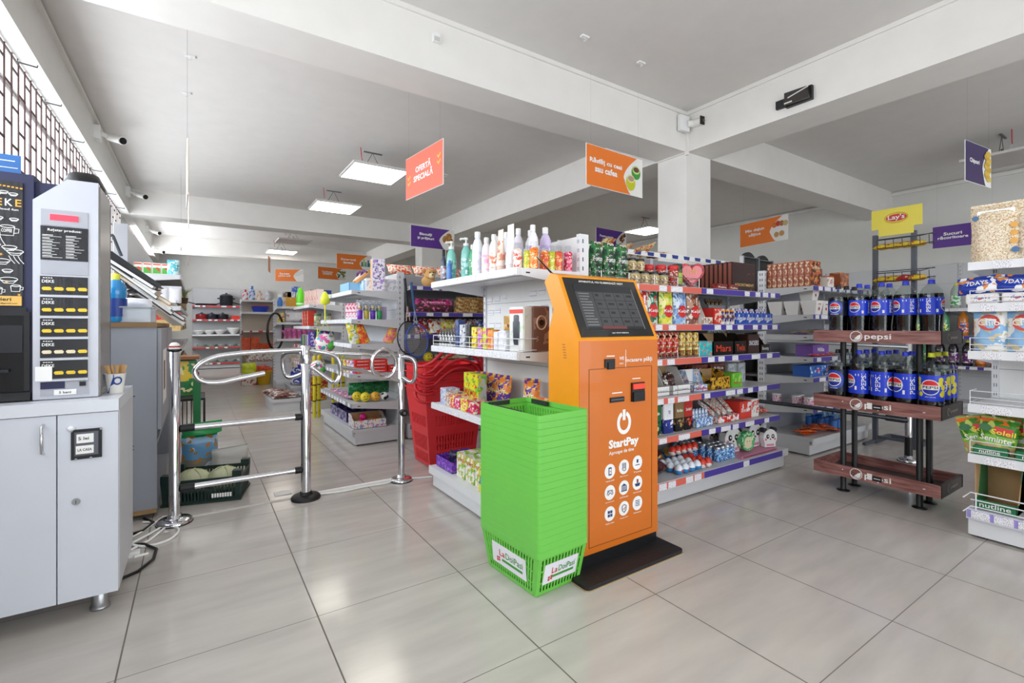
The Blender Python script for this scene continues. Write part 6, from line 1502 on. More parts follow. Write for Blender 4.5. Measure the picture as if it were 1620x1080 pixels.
row(carton('game_box', 'box', .045, .10, .15, pack('F0F0F4', 'D8406A', 'E8A0B8', scale=20)), 4, (1.20, 4.66, 1.157), (1.24, 4.47, 1.157), R90 * .3, 'white and pink small box on the second shelf', 'white and pink boxes')
for i, (c, nm) in enumerate((('6A2AB0', 'purple'), ('B8A83A', 'olive yellow'), ('5A2AA8', 'violet'), ('2A9A4A', 'green'))):
    b_ = T('bubble_tube', 'bubble toy'); b_.part('bottle', MB(mat(c, .25)).lathe([(.022, 0), (.024, .003), (.024, .075), (.02, .08)], n=16)); b_.part('clear_dome', MB(clear('F0F2F4', .08)).lathe([(.024, .08), (.025, .15), (.018, .165)], n=16, cap0=False)); b_.part('figure', MB(mat('E8C87A', .5)).sphere((0, 0, .11), .016, 10, 8))
    b_.part('backing_card', MB(pack('E8E8EC', '9AA0B0', scale=24)).box(-.028, .028, .024, .026, .07, .175))
    b_.put((1.255 + i * .06, 4.45, 1.157), 0, nm + ' bubble tube toy with clear dome', 'bubble tube toys')
carton('clear_tub', 'box', .05, .08, .12, mat('B8A8C8', .3)).put((1.50, 4.5, 1.157), 0, 'mauve plastic pack right of the bubble tubes')
for i, (x, c1, c2, c3, a, nm) in enumerate(((1.22, 'E8E8E0', 'E8D02A', '5AB84A', -.2, 'white yellow and green'), (1.31, 'E85A2A', 'E8B03A', 'C83A2A', -.4, 'red orange'), (1.52, 'F08A7A', 'F4C03A', 'E84A8A', .45, 'pink and amber'))):
    pouch('toy_bag', 'toy bag', .10, .19, .06, pack(c1, c2, c3, scale=14, amount=.6)).put((x, 4.47, .932), 0, nm + ' bagged toy leaning on the middle shelf', 'bagged toys', rot=(0, a, 0))
rbx = carton('puzzle_box', 'box', .15, .10, .03, mat('E03428', .4), None, 'MEMORY', PAPER, .5, .01)
for i in range(10): rbx.put((1.285 + (i // 4) * .158, 4.45 + .008 * (i % 3), .657 + (i % 4) * .031), 0, 'flat red box in the low stacks on the toy unit, ' + ('left', 'middle', 'right')[i // 4] + ' stack, ' + ORD[i % 4] + ' from bottom', 'flat red boxes')
for i, (y, c1, c2, c3, nm) in enumerate(((4.95, '3AA8B0', 'F0D04A', 'E86A3A', 'turquoise'), (4.80, 'E8E04A', 'F08A3A', '5A8AD0', 'yellow'), (4.66, 'F0E8D8', 'E84A6A', '8A5AC0', 'cream'), (4.54, 'F0F0F4', '9A6AD0', 'E8C04A', 'white'))):
    carton('toy_box', 'toy box', .11, .10, .11, pack(c1, c2, c3, scale=16, amount=.5)).put((1.20, y, .657), R90, nm + ' colourful toy box on the shelf of flat red boxes', 'colourful toy boxes')
gp = pouch('green_net_toy', 'toy bag', .17, .11, .08, pack('1E6A3A', '2E9A5A', '123E2A', scale=30, amount=.5), gusset=False)
for i in range(3): gp.put((1.28 + i * .11, 4.62, .388 + .05), 0, 'dark green netted toy bundle behind the balls, ' + nth(i, 3), 'green netted bundles', rot=(.1, 0, 0))
for i, (x, y, c, fc) in enumerate(((1.255, 4.55, 'E0C82A', True), (1.31, 4.47, 'E6D22E', True), (1.40, 4.46, 'E8B03A', True))): ball('smiley_ball', 'ball', .045, mat(c, .4), face=fc).put((x, y, .388), .2 * i - .3, 'yellow smiley ball on the low shelf, ' + nth(i, 3), 'yellow smiley balls')
ball('small_football', 'ball', .04, mat('F0F0F0', .4), mat('141418', .4)).put((1.485, 4.46, .388), 0, 'small white and black football right of the smiley balls')
for i, (y, c) in enumerate(((5.1, 'E8E0E4'), (4.9, 'D8C8D8'), (4.68, 'E8B8C8'))): pouch('flat_toy_pack', 'toy pack', .13, .18, .03, pack(c, 'C86A8A', '8A98B8', scale=16), gusset=False).put((1.27, y, .405), 0, 'flat pink toy pack lying on the low shelf, ' + nth(i, 3), 'flat toy packs', rot=(-1.45, 0, .3))
t = tray('toy_display_box', 'display box', .30, .20, .075, pack('E8E4D8', '7AA8D8', 'D86AA0', scale=18, amount=.35), KRAFT, back_h=.12); t.put((1.345, 4.42, .152), 0, 'open display box of small toy balls on the bottom deck')
for i, (x, c) in enumerate(((1.27, 'E83A2A'), (1.31, 'E8208A'), (1.36, '5AB84A'), (1.41, 'E8742A'), (1.45, 'E8A02A'), (1.38, 'F08A3A'))): ball('toy_ball', 'ball', .032, mat(c, .4)).put((x, 4.49 + (i % 2) * .05, .16 + (.045 if i == 1 else 0)), 0, 'small bright toy ball in the display box, ' + nth(i, 6), 'toy balls in the display box')
for i, (y, w) in enumerate(((4.80, .34), (5.15, .3))): tray('toy_display_box', 'display box', w, .36, .10, pack('23264A', '6A4A8A', '4A5A9A', scale=10), mat('3A2A4A', .6), back_h=.13, front=pack('2A2C50', 'B8A8D8', scale=14)).put((1.22, y + .15, .152), R90, 'dark blue open toy box on the bottom deck, ' + ('near', 'far')[i] + ' one', 'dark blue toy boxes')
# badminton rackets hanging on the upright
for i, (c, x, z, s) in enumerate((('1C1E26', 1.665, .985, 1), ('2A5AC8', 1.745, .955, 1))):
    t = T('badminton_racket', 'racket'); Rw, Rh = .125, .155
    m = MB(mat(c, .35)); m.tube([(Rw * cos(a), 0, Rh * sin(a)) for a in [i_ * pi / 14 for i_ in range(28)]], .006, 6, True); t.part('frame', m)
    m = MB(mat('D8DADF', .5))
    for k in range(-7, 8):
        f = k / 8; m.tube([(Rw * f, 0, -Rh * math.sqrt(1 - f * f)), (Rw * f, 0, Rh * math.sqrt(1 - f * f))], .0009, 3); m.tube([(-Rw * math.sqrt(1 - f * f), 0, Rh * f), (Rw * math.sqrt(1 - f * f), 0, Rh * f)], .0009, 3)
    t.part('strings', m)
    m = MB(mat('C8A8A0' if i == 0 else '9AB0D8', .3)); m.tube([(-.02, 0, Rh), (0, 0, Rh + .14)], .004, 5); m.tube([(.02, 0, Rh), (0, 0, Rh + .14)], .004, 5); t.part('shaft', m)
    m = MB(mat('22252E' if i == 0 else '3A5A8A', .6)); m.tube([(0, 0, Rh + .14), (-.01, 0, Rh + .40)], .013, 8); t.part('handle', m)
    t.put((x, 4.28, z), 0, ('black' if i == 0 else 'blue') + ' framed badminton racket hanging on the grey upright', 'badminton rackets', rot=(0, radians(-4 - 2 * i), radians(12)))
# beach balls in yellow nets
for i, (y, z, s) in enumerate(((5.78, .93, 1), (5.95, .66, .85))):
    b_ = ball('beach_ball', 'ball', .105, pack('F4F0E8', 'E85AA0', '3AB0B8', scale=7, amount=.5, seed=i)); 
    m = MB(mat('E4E83A', .5)); m.tube([(-.09, 0, .16), (0, 0, .34), (.09, 0, .16)], .004, 5); m.tube([(0, 0, .34), (0, 0, .62)], .007, 5); b_.part('net_cord', m)
    if i == 0: b_.part('net_bundle', MB(mat('E4E83A', .5)).lathe([(.01, .5), (.05, .52), (.035, .60), (.01, .64)], n=10))
    m = MB(mat('58B84A', .4)); m.sphere((.03, -.05, .09), .06, 10, 8); b_.part('patches', m)
    b_.put((1.105, y - .6 if i == 0 else y - .4, z - .12), 0, ('large' if i == 0 else 'smaller') + ' colourful beach ball hanging in a yellow net, ' + ('upper' if i == 0 else 'lower') + ' of two', 'netted beach balls', sc=s)
yt = T('yellow_tube_toy', 'toy'); yt.part('tube', MB(mat('D8C82A', .35)).lathe([(.02, 0), (.02, .38), (.015, .39)], n=12)); yt.part('dark_rings', MB(mat('5A5A1A', .4)).lathe([(.0205, .1), (.0205, .11)], n=12).lathe([(.0205, .2), (.0205, .21)], n=12))
for i, (x, y) in enumerate(((1.17, 6.05), (1.23, 6.1), (1.40, 6.12), (1.46, 6.1), (1.52, 6.12))): yt.put((x, y, 0), 0, 'tall yellow tube toy standing between the aisle units, ' + nth(i, 5), 'yellow tube toys', sc=(1, 1, 1.9))
# middle unit (boxed goods and books)
Z7 = [1.362, 1.092, .832, .602]
for i in range(6):
    if i == 0: bx = carton('hair_dye_box', 'box', .07, .08, .20, pack('F0D8CC', 'E8A090', 'C84A4A', scale=16), side=mat('F4E4DC', .5))
    bx.put((1.22 + i * .012, 6.98 - i * .10, Z7[0]), R90, 'pink and cream upright box on top of the middle unit, ' + nth(i, 6), 'pink cream boxes')
for i in range(4): carton('white_box', 'box', .10, .1, .14, mat('E8E8EC', .5)).put((1.40 + i * .001, 6.9 - i * .13, Z7[0]), R90, 'plain white box behind the pink boxes, ' + nth(i, 4), 'plain white boxes') if i else None
gr_ = T('green_toy', 'toy'); gr_.part('body', MB(mat('6ADC1E', .35)).lathe([(.04, 0), (.055, .03), (.05, .16), (.03, .24), (.01, .27)], n=14)); gr_.part('collar', MB(mat('E8F0E0', .4)).lathe([(.056, .03), (.056, .05)], n=14)); gr_.put((1.215, 7.25, Z7[0]), 0, 'bright lime green plastic bottle at the far end of the middle unit')
for i, (c, nm) in enumerate((('D8342E', 'red'), ('C02A2A', 'dark red'), ('D8402E', 'bright red'))): carton('red_box', 'box', .10, .1, .20, mat(c, .4), pack(c, 'F0C0A0', scale=14)).put((1.20, 6.98 - i * .16, Z7[1]), R90, nm + ' upright box on the second shelf of the middle unit', 'red upright boxes')
gl = jar('glass_jar', 'jar', .045, .16, pack('7A9A7A', 'D8D0A8', 'B84A3A', scale=20), mat('4A6A4A', .4)); 
for i in range(2): gl.put((1.28 + i * .12, 6.42, Z7[1]), 0, 'printed glass jar at the near end of the middle unit, ' + nth(i, 2), 'printed glass jars')
for i, c in enumerate(('2A7AA8', '1E5A8A', 'D8D82A', '3A9AB0', '5A3AA8', 'C8CC2A', '4A5AB8', 'E8E8EC')): book('colouring_book', .035, .14, .19, mat(c, .4)).put((1.20, 7.1 - i * .06, Z7[2]), R90, 'thin upright book in a row of colourful spines, ' + nth(i, 8), 'upright books')
for i, (c, nm) in enumerate((('5A3AA8', 'purple'), ('3AA0C8', 'light blue'), ('4A2A98', 'violet'), ('2A6AB0', 'blue'))): carton('slim_box', 'box', .06, .12, .19, mat(c, .4), pack(c, 'D8D8E8', scale=18)).put((1.215 + i * .075, 6.4, Z7[2]), 0, nm + ' slim box facing the gate on the middle unit', 'slim boxes')
for i in range(4): carton('craft_box', 'box', .13, .12, .11, pack(('C8D03A', 'D86A3A', '8A5A4A', 'D8A0A8')[i], 'F0E8D8', '6A8AA8', scale=16)).put((1.20, 7.1 - i * .2, Z7[3]), R90, ('lime', 'rust', 'brown', 'rose')[i] + ' coloured box on the low shelf of the middle unit', 'low shelf boxes')
row(carton('floral_box', 'box', .22, .16, .13, pack('9A2A2A', 'D8A03A', '3A4A2A', scale=14, amount=.6)), 2, (1.27, 6.38, .16), (1.30, 6.44, .30), 0, 'box with red floral print at the foot of the middle unit', 'floral print boxes')
m = MB(SHELF); m.box(.80, 1.12, 6.7, 7.5, .0, .12); m.box(.78, 1.14, 6.68, 7.52, .12, .15); single('display_plinth', 'plinth', m).put((0, 0, 0), 0, 'low grey display plinth with folded textiles in the aisle')
for i in range(4): pouch('folded_textile', 'textile', .30, .26, .05, pack('8A5A50', 'D8C8C0', '5A3A3A', scale=10), gusset=False).put((.96 + (i % 2) * .03, 6.78 + (i // 2) * .35, .165 + .03 * (i % 2)), 0, 'brown and white folded textile pack on the low plinth, ' + nth(i, 4), 'folded textile packs', rot=(-1.5, 0, .2 * i))
# ================================================================ purple railed unit
dg = T('plush_dog', 'plush toy'); m = MB(mat('D8A86A', .9)); m.sphere((0, 0, .055), .06, 12, 10, sx=1.2); m.sphere((.0, -.03, .12), .055, 12, 10); dg.part('body', m)
m = MB(mat('F0DCB0', .9)); m.sphere((0, -.075, .105), .03, 10, 8); m.use(mat('C88A4A', .9)).sphere((-.055, -.02, .15), .022, 8, 6).sphere((.055, -.02, .15), .022, 8, 6); dg.part('muzzle', m); m = MB(BLACK); m.sphere((-.02, -.082, .135), .007, 6, 5).sphere((.02, -.082, .135), .007, 6, 5).sphere((0, -.105, .11), .008, 6, 5); dg.part('eyes', m)
dg.put((1.92, 4.42, 1.482), 0, 'tan plush dog sitting on the purple railed top shelf')
for i, (x, z) in enumerate(((2.18, .0), (2.30, .0), (2.24, .03))): pouch('orange_packet', 'sweets packet', .16, .09, .03, pack('E8622A', 'F0C04A', '5A2A1A', scale=16), gusset=False).put((x, 4.45, 1.49 + z), 0, 'orange and brown packet lying on the purple railed top shelf, ' + nth(i, 3), 'orange packets', rot=(-1.3, 0, .1))
sg_ = pouch('puffed_snack_bag', 'snack bag', .26, .12, .06, pack('F0E8DC', 'E8502A', 'E87A3A', scale=22, amount=.5), gusset=False)
for i in range(4): sg_.put((1.78 + i * .28, 4.8, 1.64), 0, 'long white and orange snack bag on top of the panel, ' + nth(i, 4), 'long snack bags', rot=(-.7, 0, 0))
m_ = pouch('wafer_bag', 'wafer bag', .42, .12, .05, pack('C82A7A', '4A1E2A', 'E86AA8', scale=10, bands=((0, '5A2A2A'), (.55, 'D82E88'))), 'Creminis', wz=.75, wh=.02, gusset=False); m_.put((1.99, 4.45, 1.24), 0, 'magenta and brown wide wafer bag on the second purple shelf', rot=(-.2, 0, 0))
bs_ = pouch('biscuit_sleeve', 'biscuit pack', .34, .05, .05, pack('A8783A', 'D8B87A', '6A3A1A', scale=24, amount=.5), gusset=False)
for i in range(4): bs_.put((2.40 + (i % 2) * .02, 4.47, 1.228 + i * .036), 0, 'brown biscuit sleeve in the stack on the second purple shelf, ' + ORD[i] + ' from the bottom', 'stacked biscuit sleeves', rot=(-.1, 0, .04 * (i % 2)))
pouch('violet_packet', 'biscuit pack', .10, .14, .06, pack('4A2A8A', '8A6AC8', scale=16)).put((2.65, 4.47, 1.228), 0, 'violet packet beside the biscuit sleeves')
for i, (x, c1, c2, c3, nm) in enumerate(((1.88, 'B82A3A', 'F0E0D8', '3A2A2A', 'red and white'), (2.02, 'F0F0F0', 'C83A3A', 'D8D04A', 'white and red'), (2.15, 'E0E04A', 'F4F0D8', 'D84A3A', 'yellow'), (2.28, 'F0EDE4', 'C8B03A', 'D84A3A', 'cream'), (2.42, 'F0EFEA', 'B83A3A', '2A2A4A', 'ivory'), (2.55, '2A4AA8', 'E8E8F0', 'C8C8E8', 'blue'), (2.67, '22388A', 'D8D8E8', 'E86A3A', 'dark blue'))):
    pouch('croissant_bag', 'snack bag', .14, .15, .06, pack(c1, c2, c3, scale=14, amount=.5)).put((x, 4.47, 1.015), 0, nm + ' snack bag on the third purple shelf', 'bags on the third purple shelf', rot=(-.35, .1 * (i % 3 - 1), 0))
ball('smiley_ball', 'ball', .05, mat('E0C82A', .4), face=True).put((1.93, 4.45, .733), 0, 'yellow smiley ball alone on the fourth purple shelf')
for i in range(5): pouch('chocolate_packet', 'sweets packet', .13, .12, .03, pack(('8A2A2A', 'B88A3A', 'D8C8B0', '5A2A3A', 'C83A3A')[i], 'E8D8C0', scale=14), gusset=False).put((2.08 + i * .13, 4.46, .76), 0, ('dark red', 'ochre', 'beige', 'plum', 'bright red')[i] + ' flat packet on the fourth purple shelf', 'flat packets', rot=(-1.3, 0, .1 * i))

# ================================================================ grey open ended unit right of the long run
S4 = [1.43, 1.19, 1.02, .83, .66, .405]
hx = carton('praline_box', 'chocolate box', .19, .043, .22, mat('B0582E', .4), pack('5A2418', 'C8642E', 'E0A060', scale=12, amount=.5), 'Toffifee', mat('F0D8B0', .4), .75, .03, .8, side=pack('A84A2A', 'E8C8A0', '5A1E14', scale=30))
for k in range(8): hx.put((4.43, 1.99 + k * .046, S4[0] + .002), 0, 'orange brown praline box in the row on the top shelf, ' + nth(k, 8, 'near'), 'orange brown praline boxes')
for i, (x, y, w, h, c1, c2, c3, nm) in enumerate(((4.62, 2.05, .10, .12, 'D8C8B0', '8A5A3A', 'E8A0A8', 'beige'), (4.70, 2.2, .12, .22, 'E8A0B0', 'F8E4E8', 'C83A5A', 'pink and white'), (4.84, 2.15, .17, .20, 'A83A4A', '5A6A3A', '3A2A1E', 'dark red and green'), (4.74, 2.0, .12, .10, 'F0ECE4', 'D8C8C0', 'C88A8A', 'cream'), (5.06, 2.12, .08, .14, 'E8742A', 'F0A050', 'C84A1E', 'orange'), (5.17, 2.06, .17, .17, '9A5A3A', 'C87A4A', 'E8A878', 'copper brown'), (5.30, 2.25, .2, .18, 'E8E8EA', 'D0D0D8', 'C83A4A', 'white'))):
    carton('sweets_gift_box', 'sweets box', w, .10, h, pack(c1, c2, c3, scale=12, amount=.4), side=mat(c1, .4)).put((x, y, S4[0]), 0, nm + ' gift box on the top shelf right of the praline boxes', 'gift boxes on the grey unit')
tp = T('noodle_box', 'food box'); b_ = MB(mat('E8E6E2', .5)); b_.hexa([(-.045, -.045, 0), (.045, -.045, 0), (.045, .045, 0), (-.045, .045, 0), (-.065, -.065, .115), (.065, -.065, .115), (.065, .065, .115), (-.065, .065, .115)]); tp.part('box', b_)
tp.part('flaps', MB(mat('D8D6D2', .5)).box(-.062, .062, -.062, .062, .115, .119)); tp.part('print', MB(mat('B84A4A', .5)).box(-.02, .02, -.0625, -.060, .085, .092).disc((0, -.056, .05), .014))
for i, (x, y) in enumerate(((4.37, 2.27), (4.37, 2.13), (4.37, 1.99), (4.52, 2.0), (4.66, 2.0))): tp.put((x, y, S4[1] + .001), 0, 'white tapered food box on the second shelf, ' + nth(i, 5), 'white tapered food boxes')
tp.put((4.47, 2.06, S4[1] + .122), 0, 'white tapered food box stacked upside on the others')
for i, (c, nm) in enumerate((('6A4AB0', 'violet'), ('D8A82A', 'golden'), ('C8982A', 'amber'), ('5A3A98', 'purple'))): pouch('chocolate_slab', 'chocolate bar', .22, .10, .012, pack(c, 'E8D8A8', scale=10), gusset=False).put((4.42 + i * .14, 2.06 + (i % 2) * .05, S4[2] + .008 + .008 * i), 0, nm + ' flat chocolate bar on the third shelf of the grey unit', 'flat chocolate bars', rot=(-1.5, 0, .1 * i))
carton('chocolate_box', 'chocolate box', .30, .14, .10, mat('7A4AA8', .4), pack('7448A4', '9A6AC8', scale=6, amount=.3), 'Milka', PAPER, .6, .035, .4).put((4.55, 2.0, S4[3]), 0, 'lilac chocolate box with white script on the fourth shelf')
for i in range(4): pouch('red_packet', 'sweets packet', .12, .06, .015, pack('C82A3A', 'F0D0D0', scale=14), gusset=False).put((4.42 + i * .1, 1.965, S4[3] + .012), 0, 'small red packet lying before the lilac box, ' + nth(i, 4), 'small red packets', rot=(-1.45, 0, .1))
bx = carton('biscuit_box', 'biscuit box', .30, .14, .095, mat('2460B8', .4), pack('2A6AC8', '1A2A4A', 'D8E8F4', scale=10, amount=.3), 'JOE', mat('E83A2E', .4), .5, .04, .25)
bx.put((4.48, 1.99, S4[4]), 0, 'blue biscuit box with red lettering on the fifth shelf'); m = carton('biscuit_box', 'biscuit box', .14, .14, .095, mat('2460B8', .4), pack('2458B0', 'E84A3A', 'F0C83A', scale=14)); m.put((4.72, 2.0, S4[4]), 0, 'blue and red biscuit box right of the lettered one')
cup = jar('yoghurt_cup', 'yoghurt cup', .036, .085, pack('E8C8D4', 'C86A8A', 'F4E8EC', scale=24), mat('E8E6E8', .3, .5), None, 1.15)
cug = jar('yoghurt_cup', 'yoghurt cup', .036, .085, pack('E0E4C8', '9AA85A', 'F4F4E4', scale=24), mat('E8E6E8', .3, .5), None, 1.15)
for i, (x, y) in enumerate(((4.36, 2.28), (4.38, 2.12), (4.47, 2.14), (4.36, 2.01), (4.46, 2.02))): cup.put((x, y, S4[5] + .001), 0, 'pink yoghurt cup on the lowest shelf of the grey unit, ' + nth(i, 5), 'pink yoghurt cups')
for i in range(5): cug.put((4.57 + i * .09, 2.02 + .05 * (i % 2), S4[5] + .001), 0, 'green and white yoghurt cup on the lowest shelf, ' + nth(i, 5), 'green yoghurt cups')
ob = pouch('orange_packet', 'sweets packet', .18, .10, .02, pack('D85A1E', 'F08A4A', '8A2A1A', scale=12, rough=.2), gusset=False)
for i in range(10): ob.put((4.42 + (i % 5) * .09, 2.02 + (i // 5) * .09, .165 + .012 * (i % 4)), 0, 'glossy orange packet in the heap on the bottom deck, ' + nth(i, 10), 'orange packets in the heap', rot=(-1.4, 0, .5 * i))
wb = flask('water_bottle', 'bottle', .03, .19, clear('C8E0F4', .08), mat('2A5AB8', .3), mat('3A7AC8', .4), flat=1)
for i in range(9): wb.put((4.78 + (i % 3) * .09, 2.0 + (i // 3) * .1, .153), 0, 'small clear blue bottle on the bottom deck, ' + ('front', 'second', 'third')[i // 3] + ' row, ' + nth(i % 3, 3), 'small clear blue bottles')

# ================================================================ soft drinks on the right wall unit
def soda(name, c, cap, label, words=None, r=.05, h=.32):
    return flask(name, 'bottle', r, h, mat(c, .1, coat=.6), mat(cap, .4), label, prof=[(r * .85, 0), (r, .012), (r * .9, h * .28), (r, h * .42), (r, h * .66), (r * .75, h * .78), (r * .3, h * .9)], caph=.07, cr=.32, flat=1)
fan = soda('orange_soda_bottle', 'C8781E', 'E8742A', pack('F0782A', '2A4AA8', 'F4F0E8', scale=16))
spr = soda('green_soda_bottle', '5AA87A', '2A9A3A', pack('1E9A4A', 'E8E83A', 'F4F8F4', scale=18))
blk = soda('dark_juice_bottle', '1E1422', 'C8D02A', pack('5A1E5A', 'E0E0E8', '8A3A8A', scale=20))
ora = soda('orange_juice_bottle', 'A8601E', '8A8A7A', pack('D8642A', 'F0A86A', scale=16))
pep = soda('cola_small_bottle', '14100F', 'C8A02A', pack('8A5A2A', 'E8C87A', '2A1A10', scale=18))
wat = soda('water_bottle', 'A8B8A8', 'D8D83A', pack('E8F4E8', '4AA85A', scale=16))
row(wat, 2, (7.90, 1.93, 1.312), (7.90, 1.78, 1.312), R90, 'clear green tinted bottle on the top shelf of the wall unit', 'clear bottles on the wall unit', sc=(1, 1, 1.0))
t = pouch('green_shrink_pack', 'drinks pack', .28, .20, .16, pack('3A8A6A', 'A8D0C0', '1E5A4A', scale=12)); t.put((7.95, 2.36, 1.312), R90, 'green shrink wrapped pack on the top shelf of the wall unit')
row(pep, 2, (7.90, 2.60, .972), (7.90, 2.46, .972), R90, 'dark bottle with golden label between the cola tiers', 'dark golden bottles')
row(spr, 3, (7.90, 2.32, .972), (7.90, 2.04, .972), R90, 'green soda bottle on the middle shelf of the wall unit', 'green soda bottles')
row(fan, 4, (7.90, 1.86, .972), (7.90, 1.44, .972), R90, 'orange soda bottle on the middle shelf of the wall unit', 'orange soda bottles')
row(blk, 3, (7.90, 2.08, .602), (7.90, 1.82, .602), R90, 'dark purple labelled juice bottle on the low shelf of the wall unit', 'dark juice bottles', sc=1.0)
row(ora, 3, (7.90, 1.70, .602), (7.90, 1.44, .602), R90, 'orange labelled juice bottle on the low shelf of the wall unit', 'orange juice bottles')
row(spr, 2, (7.90, 2.34, .602), (7.90, 2.2, .602), R90, 'green soda bottle on the low shelf of the wall unit', 'green bottles on the low shelf')

yc = pouch('crisps_bag', 'crisps bag', .13, .15, .05, pack('E8C42A', 'F0DC6A', 'C8402E', scale=8, amount=.3), gusset=False); rc = pouch('crisps_bag', 'crisps bag', .13, .15, .05, pack('C82A2A', 'E8DCC8', scale=8, amount=.2), gusset=False)
for bi_, z in enumerate((1.81, 1.51, 1.21)):
    for i in range(4): (rc if (i == 2 and bi_) else yc).put((5.24, 1.80 - i * .09, z), 0, ('red' if (i == 2 and bi_) else 'yellow') + ' crisps bag lying in the ' + ('top', 'middle', 'lower')[bi_] + ' wire basket of the crisps stand, ' + nth(i, 4), 'crisps bags in the wire baskets', rot=(-1.35, 0, R90 + .1 * i))
# ================================================================ right edge white unit
OAT = pack('D9C4A0', 'F0E4CC', 'B8845A', scale=55, amount=.7, rough=.3)
t = pouch('oat_bag', 'cereal bag', .20, .30, .09, OAT); m = MB(mat('E8EAEE', .15, coat=.5)); m.box(-.07, .07, -.03, -.026, .22, .27); t.part('clear_top', m, 0)
m = MB(mat('E8A83A', .4)); [m.disc((.07, -.047, .10 + k * .04), .014) for k in range(3)]; m.use(mat('3A6A9A', .4)).disc((.075, -.047, .055), .015).disc((-.075, -.04, .235), .013); t.part('badges', m, 0)
t.put((3.47, .685, 1.427), R90, 'large clear bag of oats and seeds on the top shelf at the right edge')
pouch('oat_bag', 'cereal bag', .16, .25, .09, OAT).put((3.60, .63, 1.427), R90 + .3, 'second cereal bag behind the large oat bag')
pouch('oat_bag', 'cereal bag', .18, .27, .09, pack('E0D4BC', 'F4ECDC', 'C8A88A', scale=50, amount=.7)).put((3.46, .53, 1.427), R90 - .3, 'paler cereal bag at the edge of the picture')
cb = pouch('croissant_bag', 'snack bag', .17, .085, .07, pack('1E3CA8', 'F4F4F8', 'E8903A', scale=9, amount=.3), '7DAYS', wz=.55, wh=.022, ww=.5, patchm=mat('2A50C0', .3), gusset=False)
cb.put((3.42, .74, 1.265), R90, 'blue croissant bag on the second shelf, left one', 'blue croissant bags', rot=(-.25, -.1, R90)); cb.put((3.43, .61, 1.265), R90, 'blue croissant bag on the second shelf, right one', 'blue croissant bags', rot=(-.25, .08, R90 + .1))
pouch('croissant_bag', 'snack bag', .17, .10, .07, pack('D8625A', 'F0E0D8', '2A4AA8', scale=9), gusset=False).put((3.43, .47, 1.265), R90, 'salmon red croissant bag at the edge of the picture', rot=(-.25, 0, R90))
row(carton('paper_box', 'box', .125, .18, .05, mat('E8E6E4', .5), pack('F0EEEC', '6A78C8', 'D84A3A', scale=24, amount=.2), words='7DAYS', wz=.6, wh=.012, ww=.5, wcol=mat('3A4AA8', .4)), 3, (3.385, .725, 1.212), (3.385, .455, 1.212), R90, 'white and blue flat box behind the wire fence', 'flat white boxes', rzj=.01)
ch = pouch('crisps_bag', 'crisps bag', .125, .205, .06, pack('8AB8E0', 'F0EFEA', 'D8C8A0', scale=8, amount=.55), 'Chio', wz=.72, wh=.03, ww=.65, patchm=mat('C8382E', .4))
for i, y in enumerate((.70, .575, .45)): ch.put((3.42, y, .967), R90, 'light blue crisps bag with red badge on the third shelf, ' + nth(i, 3), 'light blue crisps bags')
c2 = pouch('crisps_bag', 'crisps bag', .15, .215, .06, pack('3A5AB0', 'E8E8F0', scale=10, amount=.3)); c2.put((3.55, .56, .97), R90, 'darker blue bag behind the light blue crisps bags', 'dark blue bags'); c2.put((3.55, .70, .962), R90, 'darker blue bag at the back left of the third shelf', 'dark blue bags', sc=.97)
pouch('snack_bag', 'snack bag', .09, .24, .05, pack('8A3A1E', 'B8623A', scale=10)).put((3.66, .75, .967), R90, 'brown red snack bag at the back of the third shelf')
sd = pouch('sunflower_seed_bag', 'seeds bag', .145, .185, .05, pack('5AA82E', '3E8A24', 'C8D86A', scale=8, amount=.3, bands=((0, 'C8A87A'), (.3, '8AC04A'), (.55, '3E962A'), (.86, 'F0762A'))), 'Seminte', wz=.45, wh=.03, ww=.8)
m = MB(mat('D8342E', .4)); m.slab([(-.01, .115), (.06, .105), (.06, .145), (-.01, .15)], -.038, .002); m.use(mat('F0E02A', .4)); m.text('Soleil', .025, .122, -.039, width=.09, height=.025); m.use(mat('2A6A3A', .4)).disc((-.045, -.036, .135), .018, sx=1.3); sd.part('badge', m, 0)
sd.put((3.43, .69, .432), R90, 'green and orange sunflower seed bag with white script', 'seed bags', rot=(-.12, .12, R90)); sd.put((3.47, .73, .432), R90, 'seed bag half hidden behind the front one', 'seed bags', rot=(-.12, -.25, R90 + .2))
row(sd, 2, (3.52, .63, .432), (3.52, .60, .432), R90, 'seed bag in the back row of the fourth shelf', 'back row seed bags')
nb = pouch('peanut_bag', 'nuts bag', .14, .19, .05, pack('E0D8D0', 'B8A090', 'F0ECE8', scale=40, amount=.5, bands=((0, 'D8C8BC'), (.45, '1E9A6A'), (.7, 'F0F0F0'))), words='Peanuts', wz=.3, wh=.02, wcol=mat('D8342E', .4)); nb.put((3.42, .51, .432), R90, 'white and green peanut bag right of the seed bags')
m = carton('green_tray_box', 'box', .13, .18, .045, mat('1E7A4A', .4), None, 'nutline', PAPER, .5, .02, .6); m.put((3.38, .695, .4315), R90, 'dark green display tray front under the seed bags, left', 'green trays'); m.put((3.38, .54, .4315), R90, 'dark green display tray front under the peanut bag, right', 'green trays')
t = tray('open_carton', 'carton', .155, .24, .05, mat('1E7A4A', .45), KRAFT, 'nutline', PAPER, back_h=.26, wh=.025)
m = MB(KRAFT); m.box(-.079, -.076, .02, .24, .003, .25); m.prism([(0.002, .003), (.24, .003), (.24, .258), (.16, .258), (.03, .04)], .0745, .0775, 'x'); t.part('side_board', m, label='bare brown cardboard side')
t.put((3.38, .675, .152), R90, 'empty open brown carton with green front on the bottom deck')
